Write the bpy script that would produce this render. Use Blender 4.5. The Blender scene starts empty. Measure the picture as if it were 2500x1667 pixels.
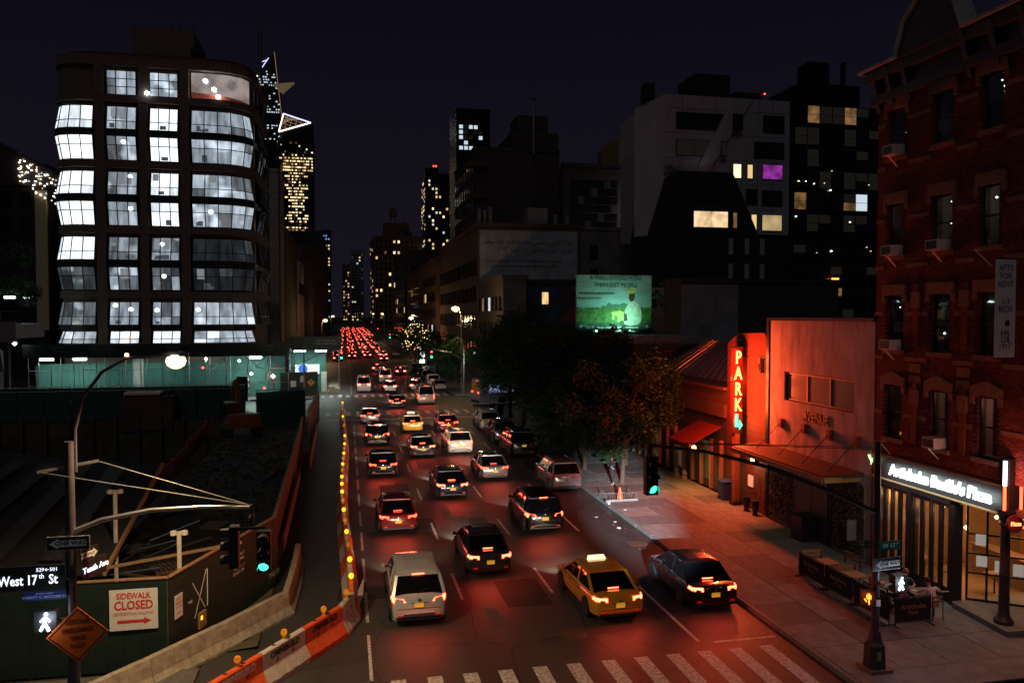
import bpy, bmesh, math, random
from mathutils import Vector, Matrix
R = math.radians
random.seed(7)
scene = bpy.context.scene
COL = scene.collection

# ---------------------------------------------------------------- camera, world, light, exposure
cam_d = bpy.data.cameras.new('camera')
cam_d.lens = 18.0
cam_d.sensor_width = 23.5
cam_d.clip_start = 0.1
cam_d.clip_end = 6000
cam = bpy.data.objects.new('camera', cam_d)
COL.objects.link(cam)
cam.location = (0, 0, 10.5)
cam.rotation_euler = (R(90 - 1.885), 0, -R(11.94))
scene.camera = cam

world = bpy.data.worlds.new("World")
scene.world = world
world.use_nodes = True
wn = world.node_tree
bg = wn.nodes['Background']
tc = wn.nodes.new('ShaderNodeTexCoord')
sp = wn.nodes.new('ShaderNodeSeparateXYZ')
rp = wn.nodes.new('ShaderNodeValToRGB')
wn.links.new(tc.outputs['Generated'], sp.inputs[0])
wn.links.new(sp.outputs['Z'], rp.inputs[0])
wn.links.new(rp.outputs[0], bg.inputs[0])
rp.color_ramp.elements[0].position = 0.0
rp.color_ramp.elements[0].color = (0.0085, 0.0070, 0.0125, 1)
rp.color_ramp.elements[1].position = 0.45
rp.color_ramp.elements[1].color = (0.0026, 0.0023, 0.0060, 1)
bg.inputs[1].default_value = 1.0

city_fill_d = bpy.data.lights.new('moon', 'SUN')  # broad fill added for the spread light of city and viaduct lamps
city_fill_d.energy = 0.085
city_fill_d.angle = R(25)
city_fill_d.color = (0.93, 0.94, 1.0)
city_fill = bpy.data.objects.new('moon', city_fill_d)
COL.objects.link(city_fill)
city_fill.rotation_euler = (R(52), 0, R(-22))

vs = scene.view_settings
vs.view_transform = 'Standard'
vs.look = 'None'
vs.exposure = 0.0
vs.gamma = 1.0
vs.use_curve_mapping = False
scene.cycles.use_denoising = True
scene.cycles.max_bounces = 6
scene.cycles.diffuse_bounces = 2
scene.cycles.glossy_bounces = 3
scene.cycles.sample_clamp_indirect = 3.0
scene.cycles.sample_clamp_direct = 0.0

def lamp(kind, loc, energy, color, size=0.2, rot=None, spot=None, blend=0.5, sy=None, name='lamp_light'):
    d = bpy.data.lights.new(name, kind)
    d.energy = energy
    d.color = color
    if kind == 'AREA':
        d.size = size
        if sy:
            d.shape = 'RECTANGLE'
            d.size_y = sy
    else:
        d.shadow_soft_size = size
    if kind == 'SPOT':
        d.spot_size = R(spot or 90)
        d.spot_blend = blend
    o = bpy.data.objects.new(name, d)
    COL.objects.link(o)
    o.location = loc
    if rot is not None:
        o.rotation_euler = rot
    return o

def aim(o, target):
    v = Vector(target) - Vector(o.location)
    o.rotation_euler = v.to_track_quat('-Z', 'Y').to_euler()
    return o

# ---------------------------------------------------------------- materials
def mat(name, col, rough=0.7, metal=0.0, noise=0.0, scale=3.0, bump=0.0, emit=None, es=0.0, col2=None, spec=0.5, coat=0.0, light=True, detail=4.0, stretch=None):
    m = bpy.data.materials.new(name)
    m.use_nodes = True
    n = m.node_tree
    b = n.nodes['Principled BSDF']
    c4 = (*col, 1)
    b.inputs['Base Color'].default_value = c4
    b.inputs['Roughness'].default_value = rough
    b.inputs['Metallic'].default_value = metal
    b.inputs['Specular IOR Level'].default_value = spec
    b.inputs['Coat Weight'].default_value = coat
    b.inputs['Coat Roughness'].default_value = 0.05
    if noise or bump:
        t = n.nodes.new('ShaderNodeTexCoord')
        no = n.nodes.new('ShaderNodeTexNoise')
        no.inputs['Scale'].default_value = scale
        no.inputs['Detail'].default_value = detail
        no.inputs['Roughness'].default_value = 0.65
        if stretch:
            mp = n.nodes.new('ShaderNodeMapping')
            mp.inputs['Scale'].default_value = stretch
            n.links.new(t.outputs['Object'], mp.inputs[0])
            n.links.new(mp.outputs[0], no.inputs['Vector'])
        else:
            n.links.new(t.outputs['Object'], no.inputs['Vector'])
        if noise:
            r = n.nodes.new('ShaderNodeValToRGB')
            d = col2 or tuple(max(0, c * (1 - noise)) for c in col)
            e = tuple(min(1, c * (1 + noise * 0.6)) for c in col)
            r.color_ramp.elements[0].position = 0.3
            r.color_ramp.elements[0].color = (*d, 1)
            r.color_ramp.elements[1].position = 0.68
            r.color_ramp.elements[1].color = (*e, 1)
            n.links.new(no.outputs[0], r.inputs[0])
            n.links.new(r.outputs[0], b.inputs['Base Color'])
        if bump:
            bu = n.nodes.new('ShaderNodeBump')
            bu.inputs['Strength'].default_value = bump
            bu.inputs['Distance'].default_value = 0.02
            n.links.new(no.outputs[0], bu.inputs['Height'])
            n.links.new(bu.outputs[0], b.inputs['Normal'])
    if emit:
        b.inputs['Emission Color'].default_value = (*emit, 1)
        b.inputs['Emission Strength'].default_value = es
    if not light:
        m.cycles.emission_sampling = 'NONE'
    return m

def glow_mat(name, emit, es, var=0.0, scale=0.8, light=False, col=(0.02, 0.02, 0.02), lo=0.35):
    """lit window: emission broken up by what stands in the room behind it"""
    m = mat(name, col, 0.25, emit=emit, es=es, light=light)
    if var:
        n = m.node_tree
        b = n.nodes['Principled BSDF']
        t = n.nodes.new('ShaderNodeTexCoord')
        no = n.nodes.new('ShaderNodeTexNoise')
        no.inputs['Scale'].default_value = scale
        no.inputs['Detail'].default_value = 3
        r = n.nodes.new('ShaderNodeValToRGB')
        r.color_ramp.elements[0].position = 0.36
        r.color_ramp.elements[0].color = (*[c * (1 - var) for c in (1, 1, 1)], 1)
        r.color_ramp.elements[1].position = 0.62
        r.color_ramp.elements[1].color = (1, 1, 1, 1)
        mu = n.nodes.new('ShaderNodeMath')
        mu.operation = 'MULTIPLY'
        mu.inputs[1].default_value = es
        n.links.new(t.outputs['Object'], no.inputs['Vector'])
        n.links.new(no.outputs[0], r.inputs[0])
        n.links.new(r.outputs[0], mu.inputs[0])
        n.links.new(mu.outputs[0], b.inputs['Emission Strength'])
    return m

def room_mat(name, emit, es, var, hot):  # pane glow streaked by noise, bright patches put into the emission
    m = mat(name, (.03, .03, .03), .15, emit=emit, es=es, light=False)
    n = m.node_tree; L = n.links; b = n.nodes['Principled BSDF']
    t = n.nodes.new('ShaderNodeTexCoord')
    mp = n.nodes.new('ShaderNodeMapping'); mp.inputs['Scale'].default_value = (1.5, 1.5, .22)
    n1 = n.nodes.new('ShaderNodeTexNoise'); n1.inputs['Scale'].default_value = 1.0; n1.inputs['Detail'].default_value = 4
    n2 = n.nodes.new('ShaderNodeTexNoise'); n2.inputs['Scale'].default_value = .42; n2.inputs['Detail'].default_value = 1
    r1 = n.nodes.new('ShaderNodeMapRange'); r1.inputs['From Min'].default_value = .35; r1.inputs['From Max'].default_value = .65
    r1.inputs['To Min'].default_value = es * (1 - var); r1.inputs['To Max'].default_value = es * (1 + var * .4)
    r2 = n.nodes.new('ShaderNodeMapRange'); r2.inputs['From Min'].default_value = .60; r2.inputs['From Max'].default_value = .72
    r2.inputs['To Min'].default_value = 0; r2.inputs['To Max'].default_value = hot
    ad = n.nodes.new('ShaderNodeMath'); ad.operation = 'ADD'
    L.new(t.outputs['Object'], mp.inputs[0]); L.new(mp.outputs[0], n1.inputs['Vector']); L.new(t.outputs['Object'], n2.inputs['Vector'])
    L.new(n1.outputs[0], r1.inputs[0]); L.new(n2.outputs[0], r2.inputs[0]); L.new(r1.outputs[0], ad.inputs[0]); L.new(r2.outputs[0], ad.inputs[1]); L.new(ad.outputs[0], b.inputs['Emission Strength'])
    return m

M = {}
def thin_glass(name, tint=(1, 1, 1), refl=0.16):
    m = bpy.data.materials.new(name); m.use_nodes = True; n = m.node_tree
    n.nodes.remove(n.nodes['Principled BSDF'])
    o = n.nodes['Material Output']; t = n.nodes.new('ShaderNodeBsdfTransparent'); g_ = n.nodes.new('ShaderNodeBsdfGlossy'); x = n.nodes.new('ShaderNodeMixShader'); f = n.nodes.new('ShaderNodeLayerWeight')
    t.inputs[0].default_value = (*tint, 1); g_.inputs['Roughness'].default_value = 0.02; f.inputs[0].default_value = .18
    n.links.new(f.outputs['Facing'], x.inputs[0]); n.links.new(t.outputs[0], x.inputs[1]); n.links.new(g_.outputs[0], x.inputs[2]); n.links.new(x.outputs[0], o.inputs[0])
    return m
M['pane_glass'] = thin_glass('window_pane_glass', (.8, .82, .82))
def asphalt():
    m = bpy.data.materials.new('asphalt')
    m.use_nodes = True
    n = m.node_tree
    b = n.nodes['Principled BSDF']
    t = n.nodes.new('ShaderNodeTexCoord')
    big = n.nodes.new('ShaderNodeTexNoise'); big.inputs['Scale'].default_value = 0.35; big.inputs['Detail'].default_value = 6
    mp = n.nodes.new('ShaderNodeMapping'); mp.inputs['Scale'].default_value = (1.0, 0.12, 1.0)
    fine = n.nodes.new('ShaderNodeTexNoise'); fine.inputs['Scale'].default_value = 60; fine.inputs['Detail'].default_value = 3
    vor = n.nodes.new('ShaderNodeTexVoronoi'); vor.feature = 'DISTANCE_TO_EDGE'; vor.inputs['Scale'].default_value = 0.28
    wob = n.nodes.new('ShaderNodeMixRGB'); wob.inputs[0].default_value = 0.12
    cr = n.nodes.new('ShaderNodeValToRGB')
    cr.color_ramp.elements[0].position = 0.0; cr.color_ramp.elements[0].color = (0.35, 0.35, 0.35, 1)
    cr.color_ramp.elements[1].position = 0.012; cr.color_ramp.elements[1].color = (1, 1, 1, 1)
    r = n.nodes.new('ShaderNodeValToRGB')
    r.color_ramp.elements[0].position = 0.35; r.color_ramp.elements[0].color = (0.075, 0.072, 0.068, 1)
    r.color_ramp.elements[1].position = 0.7; r.color_ramp.elements[1].color = (0.16, 0.152, 0.142, 1)
    m1 = n.nodes.new('ShaderNodeMixRGB'); m1.blend_type = 'MULTIPLY'; m1.inputs[0].default_value = 1.0
    m2 = n.nodes.new('ShaderNodeMixRGB'); m2.blend_type = 'MULTIPLY'; m2.inputs[0].default_value = 0.9
    L = n.links
    L.new(t.outputs['Object'], mp.inputs[0]); L.new(mp.outputs[0], big.inputs['Vector'])
    L.new(t.outputs['Object'], fine.inputs['Vector'])
    L.new(t.outputs['Object'], wob.inputs[1]); L.new(big.outputs['Color'], wob.inputs[2]); L.new(wob.outputs[0], vor.inputs['Vector'])
    L.new(big.outputs[0], r.inputs[0]); L.new(r.outputs[0], m1.inputs[1]); L.new(fine.outputs[0], m1.inputs[2])
    L.new(vor.outputs['Distance'], cr.inputs[0]); L.new(m1.outputs[0], m2.inputs[1]); L.new(cr.outputs[0], m2.inputs[2])
    L.new(m2.outputs[0], b.inputs['Base Color'])
    rr = n.nodes.new('ShaderNodeMapRange'); rr.inputs['To Min'].default_value = 0.40; rr.inputs['To Max'].default_value = 0.68
    L.new(big.outputs[0], rr.inputs[0]); L.new(rr.outputs[0], b.inputs['Roughness'])
    bu = n.nodes.new('ShaderNodeBump'); bu.inputs['Strength'].default_value = 0.35; bu.inputs['Distance'].default_value = 0.01
    L.new(fine.outputs[0], bu.inputs['Height']); L.new(bu.outputs[0], b.inputs['Normal'])
    return m
M['asphalt'] = asphalt()
M['paint_line'] = mat('road_paint', (0.62, 0.6, 0.56), 0.6, noise=0.75, scale=9, bump=0.2)
M['slab'] = mat('sidewalk_concrete', (0.23, 0.215, 0.195), 0.75, noise=0.35, scale=2.2, bump=0.35, detail=8)
M['slab2'] = mat('sidewalk_concrete_dark', (0.145, 0.135, 0.125), 0.75, noise=0.35, scale=2.6, bump=0.35, detail=8)
M['granite'] = mat('kerb_granite', (0.2, 0.19, 0.18), 0.7, noise=0.3, scale=8, bump=0.3)
M['ground'] = mat('city_ground', (0.04, 0.038, 0.035), 0.9, noise=0.4, scale=0.5)
M['dirt'] = mat('pit_dirt', (0.10, 0.085, 0.055), 0.95, noise=0.5, scale=0.7, bump=0.8, detail=8)
M['concrete'] = mat('cast_concrete', (0.42, 0.37, 0.28), 0.85, noise=0.4, scale=4, bump=0.4)
M['brick_red'] = mat('red_brick', (0.15, 0.028, 0.016), 0.85, noise=0.45, scale=7, bump=0.3)
M['brick_red2'] = mat('red_brick_light', (0.215, 0.046, 0.026), 0.85, noise=0.45, scale=8, bump=0.3)
M['mortar'] = mat('mortar', (0.09, 0.035, 0.027), 0.9, noise=0.3, scale=5)
M['stone'] = mat('brownstone_trim', (0.25, 0.13, 0.075), 0.8, noise=0.3, scale=6, bump=0.3)
M['cornice'] = mat('cornice_metal', (0.05, 0.045, 0.05), 0.55, noise=0.3, scale=3)
M['cornice_top'] = mat('cornice_flashing', (0.42, 0.40, 0.37), 0.5, noise=0.3, scale=3)
M['stucco'] = mat('pale_stucco', (0.46, 0.41, 0.4), 0.85, noise=0.5, scale=1.6, bump=0.3, stretch=(1, 1, 0.3), detail=8)
M['black'] = mat('black_paint', (0.012, 0.012, 0.013), 0.45)
M['blackmatt'] = mat('black_matt', (0.015, 0.014, 0.013), 0.85, noise=0.3, scale=3)
M['dkmetal'] = mat('dark_metal', (0.03, 0.03, 0.032), 0.4, metal=0.5, noise=0.2, scale=4)
M['steel'] = mat('galvanised_steel', (0.35, 0.33, 0.3), 0.35, metal=0.85, noise=0.25, scale=6)
M['pole_paint'] = mat('pole_paint', (0.05, 0.04, 0.045), 0.4, noise=0.3, scale=7)
M['chrome'] = mat('chrome', (0.7, 0.7, 0.7), 0.12, metal=1.0)
M['rubber'] = mat('tyre_rubber', (0.015, 0.015, 0.015), 0.8)
M['glass_car'] = mat('car_glass', (0.006, 0.006, 0.008), 0.04, spec=0.8)
M['glass_dark'] = mat('dark_window_glass', (0.008, 0.009, 0.012), 0.05, spec=0.9)
M['white'] = mat('white_print', (0.75, 0.74, 0.72), 0.5, noise=0.08, scale=4)
M['red_print'] = mat('red_print', (0.6, 0.05, 0.03), 0.5)
M['black_print'] = mat('black_print', (0.01, 0.01, 0.01), 0.6)
M['orange'] = mat('orange_plastic', (0.85, 0.115, 0.02), 0.5, noise=0.2, scale=5)
M['white_plastic'] = mat('white_plastic', (0.62, 0.57, 0.5), 0.5, noise=0.15, scale=5)
M['orange_sign'] = mat('orange_sign', (0.9, 0.16, 0.015), 0.5, noise=0.12, scale=4)
M['yellow'] = mat('yellow_paint', (0.6, 0.36, 0.03), 0.5, noise=0.35, scale=5)
M['taxi'] = mat('taxi_paint', (0.72, 0.36, 0.02), 0.25, coat=1.0)
M['hoard'] = mat('hoarding_green', (0.012, 0.028, 0.022), 0.5, noise=0.3, scale=2)
M['hoard_red'] = mat('hoarding_brown', (0.075, 0.028, 0.02), 0.6, noise=0.3, scale=2)
M['green_ply'] = mat('green_plywood', (0.045, 0.135, 0.12), 0.7, noise=0.25, scale=1.3, bump=0.2)
M['green_mesh'] = mat('green_mesh', (0.02, 0.10, 0.07), 0.85, noise=0.3, scale=2)
M['wood'] = mat('timber', (0.33, 0.2, 0.10), 0.7, noise=0.35, scale=4, stretch=(1, 8, 8))
M['orange_plank'] = mat('orange_plank', (0.32, 0.075, 0.025), 0.8, noise=0.45, scale=3)
M['lantern_brick'] = mat('grey_brown_brick', (0.17, 0.13, 0.105), 0.85, noise=0.2, scale=4, bump=0.3)
M['far_dark'] = mat('far_masonry_dark', (0.05, 0.035, 0.03), 0.9, noise=0.3, scale=0.3)
M['far_brown'] = mat('far_masonry_brown', (0.12, 0.065, 0.045), 0.9, noise=0.3, scale=0.4)
M['far_grey'] = mat('far_masonry_grey', (0.22, 0.21, 0.21), 0.85, noise=0.2, scale=0.3)
M['far_glass'] = mat('far_curtain_wall', (0.012, 0.013, 0.018), 0.25, noise=0.3, scale=0.1)
M['white_panel'] = mat('white_facade_panel', (0.36, 0.345, 0.35), 0.6, noise=0.12, scale=0.5)
M['black_panel'] = mat('black_facade_panel', (0.018, 0.014, 0.012), 0.55, noise=0.2, scale=0.6)
M['bark'] = mat('bark', (0.09, 0.06, 0.04), 0.9, noise=0.4, scale=9, bump=0.6)
M['leaf'] = mat('leaf_green', (0.012, 0.06, 0.012), 0.7, noise=0.5, scale=0.8)
M['leaf2'] = mat('leaf_olive', (0.02, 0.068, 0.013), 0.7, noise=0.5, scale=0.8)
M['leaf3'] = mat('leaf_dark', (0.014, 0.038, 0.013), 0.7, noise=0.5, scale=0.8)
M['skin'] = mat('skin', (0.55, 0.3, 0.2), 0.55)
M['skin2'] = mat('skin_tan', (0.4, 0.22, 0.14), 0.55)
M['hair'] = mat('brown_hair', (0.05, 0.025, 0.012), 0.7)
M['hair2'] = mat('fair_hair', (0.35, 0.2, 0.08), 0.7)
M['cloth_white'] = mat('white_cloth', (0.7, 0.6, 0.58), 0.85)
M['cloth_blue'] = mat('blue_cloth', (0.05, 0.08, 0.16), 0.85)
M['cloth_teal'] = mat('teal_cloth', (0.03, 0.12, 0.11), 0.85)
M['cloth_dark'] = mat('dark_cloth', (0.02, 0.022, 0.028), 0.85)
M['cloth_pink'] = mat('pink_cloth', (0.5, 0.25, 0.24), 0.85)
M['canvas'] = mat('black_canvas', (0.014, 0.013, 0.02), 0.8, noise=0.2, scale=3)
M['awning'] = mat('red_awning', (0.16, 0.02, 0.014), 0.75, noise=0.2, scale=2)
M['canopy_roof'] = mat('canopy_roof', (0.07, 0.022, 0.016), 0.7, noise=0.3, scale=3)
M['canopy_edge'] = mat('canopy_edge', (0.35, 0.2, 0.05), 0.5, noise=0.2, scale=4)
M['sign_green'] = mat('street_sign_green', (0.0, 0.10, 0.06), 0.4)
M['sign_blue'] = mat('street_sign_blue', (0.01, 0.04, 0.25), 0.4)
M['rust'] = mat('rusted_lid', (0.12, 0.08, 0.05), 0.6, metal=0.3, noise=0.4, scale=9, bump=0.5)
M['blue_bin'] = mat('blue_plastic', (0.03, 0.07, 0.22), 0.5)
# emitters
M['e_white'] = mat('led_white', (1, 1, 1), emit=(0.85, 0.92, 1.0), es=14)
M['e_walk'] = mat('walk_signal', (1, 1, 1), emit=(0.72, 0.82, 1.0), es=16)
M['e_hand'] = mat('hand_signal', (1, 0.3, 0), emit=(1.0, 0.17, 0.015), es=6)
M['e_sodium'] = mat('sodium_lamp', (1, 0.7, 0.3), emit=(1.0, 0.70, 0.30), es=4.5, light=False)
M['e_sodium_far'] = mat('sodium_lamp_far', (1, 0.7, 0.3), emit=(1.0, 0.64, 0.26), es=3.2, light=False)
M['e_green'] = mat('green_signal', (0, 1, 0.6), emit=(0.03, 1.0, 0.55), es=6)
M['e_red'] = mat('red_signal', (1, 0, 0), emit=(1.0, 0.05, 0.03), es=8)
M['e_amber'] = mat('amber_lamp', (1, 0.5, 0), emit=(1.0, 0.36, 0.015), es=3.2)
M['amber_off'] = mat('amber_plastic', (0.8, 0.28, 0.01), 0.3, emit=(1.0, 0.3, 0.01), es=0.25)  # unlit lens with a faint glow put into its colour
M['e_tail'] = mat('tail_lamp', (1, 0.02, 0.01), emit=(1.0, 0.045, 0.02), es=9)
M['e_brake'] = mat('brake_lamp', (1, 0.02, 0.01), emit=(1.0, 0.06, 0.025), es=16)
M['e_tail_far'] = mat('tail_lamp_far', (1, 0.02, 0.01), emit=(1.0, 0.07, 0.045), es=18, light=False)
M['e_head'] = mat('head_lamp', (1, 1, 1), emit=(1.0, 0.86, 0.66), es=14)
M['tail_off'] = mat('tail_lens', (0.25, 0.012, 0.01), 0.15)
M['e_neon'] = mat('red_neon', (1, 0.2, 0.1), emit=(1.0, 0.19, 0.055), es=5.2)
M['e_neon_halo'] = mat('red_neon_face', (0.6, 0.04, 0.02), 0.5)
M['e_neon_green'] = mat('green_neon', (0, 1, 0.3), emit=(0.05, 1.0, 0.22), es=6)
M['e_sign'] = mat('sign_letters', (1, 1, 1), emit=(0.86, 1.0, 0.95), es=5)
M['e_sign_street'] = mat('lit_street_name', (1, 1, 1), emit=(0.8, 0.85, 1.0), es=1.6, light=False)
M['e_leafsign'] = mat('leaf_emblem', (0.8, 1, 0.6), emit=(0.75, 1.0, 0.5), es=1.1, light=False)
M['e_tube'] = mat('tube_lamp', (1, 1, 1), emit=(0.75, 1.0, 0.93), es=12)
M['e_string'] = mat('string_lights', (1, 0.8, 0.4), emit=(1.0, 0.72, 0.3), es=3.5, light=False)
M['e_warm'] = mat('warm_bulb', (1, 0.7, 0.4), emit=(1.0, 0.55, 0.2), es=10)
M['e_open_w'] = mat('white_neon', (1, 1, 1), emit=(0.75, 0.85, 1.0), es=6)
M['e_open_r'] = mat('red_tube', (1, 0.1, 0), emit=(1.0, 0.06, 0.02), es=6)
M['plate'] = mat('yellow_plate', (0.75, 0.42, 0.03), 0.5, emit=(1.0, 0.5, 0.05), es=0.35)
M['plate_dark'] = mat('grey_plate', (0.2, 0.2, 0.22), 0.5)
M['room_wall'] = mat('room_wall', (0.30, 0.24, 0.2), 0.9, noise=.2, scale=2)
M['curtain'] = mat('curtain_cloth', (0.42, 0.36, 0.32), 0.9)
M['e_bulb'] = mat('bulb_glow', (1, 1, 1), emit=(1.0, .97, .85), es=7, light=False)
# window glows for far buildings
M['w_warm'] = glow_mat('window_warm', (1.0, 0.66, 0.28), 0.9)
M['w_warm2'] = glow_mat('window_amber', (1.0, 0.52, 0.2), 0.24, .6, .8)
M['w_white'] = glow_mat('window_white', (0.75, 0.88, 1.0), 0.8)
M['w_dim'] = glow_mat('window_dim', (0.8, 0.75, 0.6), 0.05)
M['w_blue'] = glow_mat('window_blue', (0.3, 0.45, 1.0), 0.6)
M['w_bright'] = glow_mat('window_bright', (1.0, 0.75, 0.4), 1.8)

# ---------------------------------------------------------------- mesh helpers
class MB:
    def __init__(s):
        s.v = []; s.f = []; s.m = []; s.mats = []
    def mi(s, m):
        if m is None: return 0
        if isinstance(m, str): m = M[m]
        if m not in s.mats: s.mats.append(m)
        return s.mats.index(m)
    def add(s, vs, fs, m=None):
        k = len(s.v); i = s.mi(m)
        s.v += [tuple(p) for p in vs]
        for f in fs:
            s.f.append([a + k for a in f]); s.m.append(i)
        return s
    def box(s, x0, x1, y0, y1, z0, z1, m=None):
        vs = [(x0, y0, z0), (x1, y0, z0), (x1, y1, z0), (x0, y1, z0), (x0, y0, z1), (x1, y0, z1), (x1, y1, z1), (x0, y1, z1)]
        return s.add(vs, [(0, 3, 2, 1), (4, 5, 6, 7), (0, 1, 5, 4), (1, 2, 6, 5), (2, 3, 7, 6), (3, 0, 4, 7)], m)
    def bar(s, a, b, w, h, m=None, up=(0, 0, 1)):
        a = Vector(a); b = Vector(b); d = (b - a).normalized()
        u = Vector(up)
        if abs(d.dot(u)) > 0.98: u = Vector((0, 1, 0))
        x = d.cross(u).normalized() * w / 2
        z = x.cross(d).normalized() * h / 2
        vs = [p + q for p in (a, b) for q in (-x - z, x - z, x + z, -x + z)]
        return s.add(vs, [(0, 1, 2, 3), (7, 6, 5, 4), (0, 4, 5, 1), (1, 5, 6, 2), (2, 6, 7, 3), (3, 7, 4, 0)], m)
    def tube(s, pts, r, n=8, m=None):
        pts = [Vector(p) for p in pts]
        rs = r if isinstance(r, (list, tuple)) else [r] * len(pts)
        vs = []; ref = None
        for i, p in enumerate(pts):
            a = pts[max(0, i - 1)]; b = pts[min(len(pts) - 1, i + 1)]
            d = (b - a).normalized()
            if ref is None:
                ref = Vector((0, 0, 1)) if abs(d.z) < 0.9 else Vector((1, 0, 0))
            x = d.cross(ref).normalized(); y = x.cross(d).normalized()
            for k in range(n):
                t = 2 * math.pi * k / n
                vs.append(p + (x * math.cos(t) + y * math.sin(t)) * rs[i])
        fs = []
        for i in range(len(pts) - 1):
            for k in range(n):
                fs.append((i * n + k, i * n + (k + 1) % n, (i + 1) * n + (k + 1) % n, (i + 1) * n + k))
        fs.append(tuple(range(n))[::-1]); fs.append(tuple((len(pts) - 1) * n + k for k in range(n)))
        return s.add(vs, fs, m)
    def lathe(s, c, prof, n=12, m=None, axis='Z'):
        vs = []
        for (r, h) in prof:
            for k in range(n):
                t = 2 * math.pi * k / n
                a, b = r * math.cos(t), r * math.sin(t)
                p = {'Z': (a, b, h), 'X': (h, a, b), 'Y': (a, h, b)}[axis]
                vs.append((c[0] + p[0], c[1] + p[1], c[2] + p[2]))
        fs = []
        for i in range(len(prof) - 1):
            for k in range(n):
                fs.append((i * n + k, i * n + (k + 1) % n, (i + 1) * n + (k + 1) % n, (i + 1) * n + k))
        if prof[0][0] > 1e-4: fs.append(tuple(range(n))[::-1])
        if prof[-1][0] > 1e-4: fs.append(tuple((len(prof) - 1) * n + k for k in range(n)))
        return s.add(vs, fs, m)
    def prism(s, poly, z0, z1, m=None):
        n = len(poly)
        vs = [(x, y, z0) for x, y in poly] + [(x, y, z1) for x, y in poly]
        fs = [tuple(range(n))[::-1], tuple(range(n, 2 * n))] + [(i, (i + 1) % n, n + (i + 1) % n, n + i) for i in range(n)]
        return s.add(vs, fs, m)
    def slab(s, poly3, off, m=None):
        """a flat outline given in 3-D, thickened by the vector off"""
        n = len(poly3); o = Vector(off)
        vs = [Vector(p) for p in poly3] + [Vector(p) + o for p in poly3]
        fs = [tuple(range(n))[::-1], tuple(range(n, 2 * n))] + [(i, (i + 1) % n, n + (i + 1) % n, n + i) for i in range(n)]
        return s.add(vs, fs, m)
    def quad(s, a, b, c, d, m=None):
        return s.add([a, b, c, d], [(0, 1, 2, 3)], m)
    def loft(s, rings, m=None, cap=True, closed=True):
        n = len(rings[0]); vs = [p for r in rings for p in r]; fs = []
        for i in range(len(rings) - 1):
            for k in range(n if closed else n - 1):
                fs.append((i * n + k, i * n + (k + 1) % n, (i + 1) * n + (k + 1) % n, (i + 1) * n + k))
        if cap:
            fs.append(tuple(range(n))[::-1]); fs.append(tuple((len(rings) - 1) * n + k for k in range(n)))
        return s.add(vs, fs, m)
    def mesh(s, name, m=None, smooth=False, norm=True):
        me = bpy.data.meshes.new(name)
        me.from_pydata(s.v, [], s.f)
        if not s.mats and m is not None:
            me.materials.append(M[m] if isinstance(m, str) else m)
        for q in s.mats: me.materials.append(q)
        if s.mats: me.polygons.foreach_set('material_index', s.m)
        if norm and len(s.f) < 60000:
            b = bmesh.new(); b.from_mesh(me)
            bmesh.ops.recalc_face_normals(b, faces=b.faces[:])
            b.to_mesh(me); b.free()
        if smooth:
            me.polygons.foreach_set('use_smooth', [True] * len(me.polygons))
            me.set_sharp_from_angle(angle=R(38))
        me.update()
        return me
    def build(s, name, m=None, parent=None, smooth=False, norm=True):
        o = bpy.data.objects.new(name, s.mesh(name, m, smooth, norm))
        COL.objects.link(o)
        if parent is not None: o.parent = parent
        return o

def link(name, me, parent=None, loc=(0, 0, 0), rz=0.0, label=None):
    o = bpy.data.objects.new(name, me); COL.objects.link(o)
    o.location = loc; o.rotation_euler = (0, 0, rz)
    if parent is not None: o.parent = parent
    if label: o['label'] = label
    return o
def tag(o, label, cat, group=None):
    o['label'] = label; o['category'] = cat
    if group: o['group'] = group
    return o
def thing(name, label, cat, loc=(0, 0, 0), rz=0.0, group=None):
    o = bpy.data.objects.new(name, None); COL.objects.link(o)
    o.empty_display_size = 0.2
    o.location = loc; o.rotation_euler = (0, 0, rz)
    return tag(o, label, cat, group)
def structure(o):
    o['kind'] = 'structure'; return o
def stuff(o):
    o['kind'] = 'stuff'; return o
def copy_tree(o, parent=None, label=None):
    c = o.copy(); COL.objects.link(c)
    if parent is not None: c.parent = parent
    if label: c['label'] = label
    for ch in list(o.children): copy_tree(ch, c)
    return c

def text(body, name, size, loc, rot, m, parent=None, extrude=0.004, align='CENTER', sx=1.0, offset=0.0, space=1.0, shear=0.0, label=None):
    cu = bpy.data.curves.new(name, 'FONT')
    cu.body = body; cu.size = size; cu.extrude = extrude; cu.align_x = align; cu.align_y = 'CENTER'
    cu.offset = offset; cu.space_character = space; cu.resolution_u = 2; cu.shear = shear
    t = bpy.data.objects.new(name, cu); COL.objects.link(t)
    dg = bpy.context.evaluated_depsgraph_get()
    me = bpy.data.meshes.new_from_object(t.evaluated_get(dg))
    bpy.data.objects.remove(t); bpy.data.curves.remove(cu)
    me.materials.clear(); me.materials.append(M[m] if isinstance(m, str) else m)
    o = bpy.data.objects.new(name, me); COL.objects.link(o)
    o.location = loc; o.rotation_euler = rot; o.scale = (sx, 1, 1)
    if parent is not None: o.parent = parent
    if label: o['label'] = label
    return o
SOUTH = (R(90), 0, 0)          # reads from the south
WEST = (R(90), 0, R(-90))      # reads from the west, on the avenue's east frontage

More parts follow.
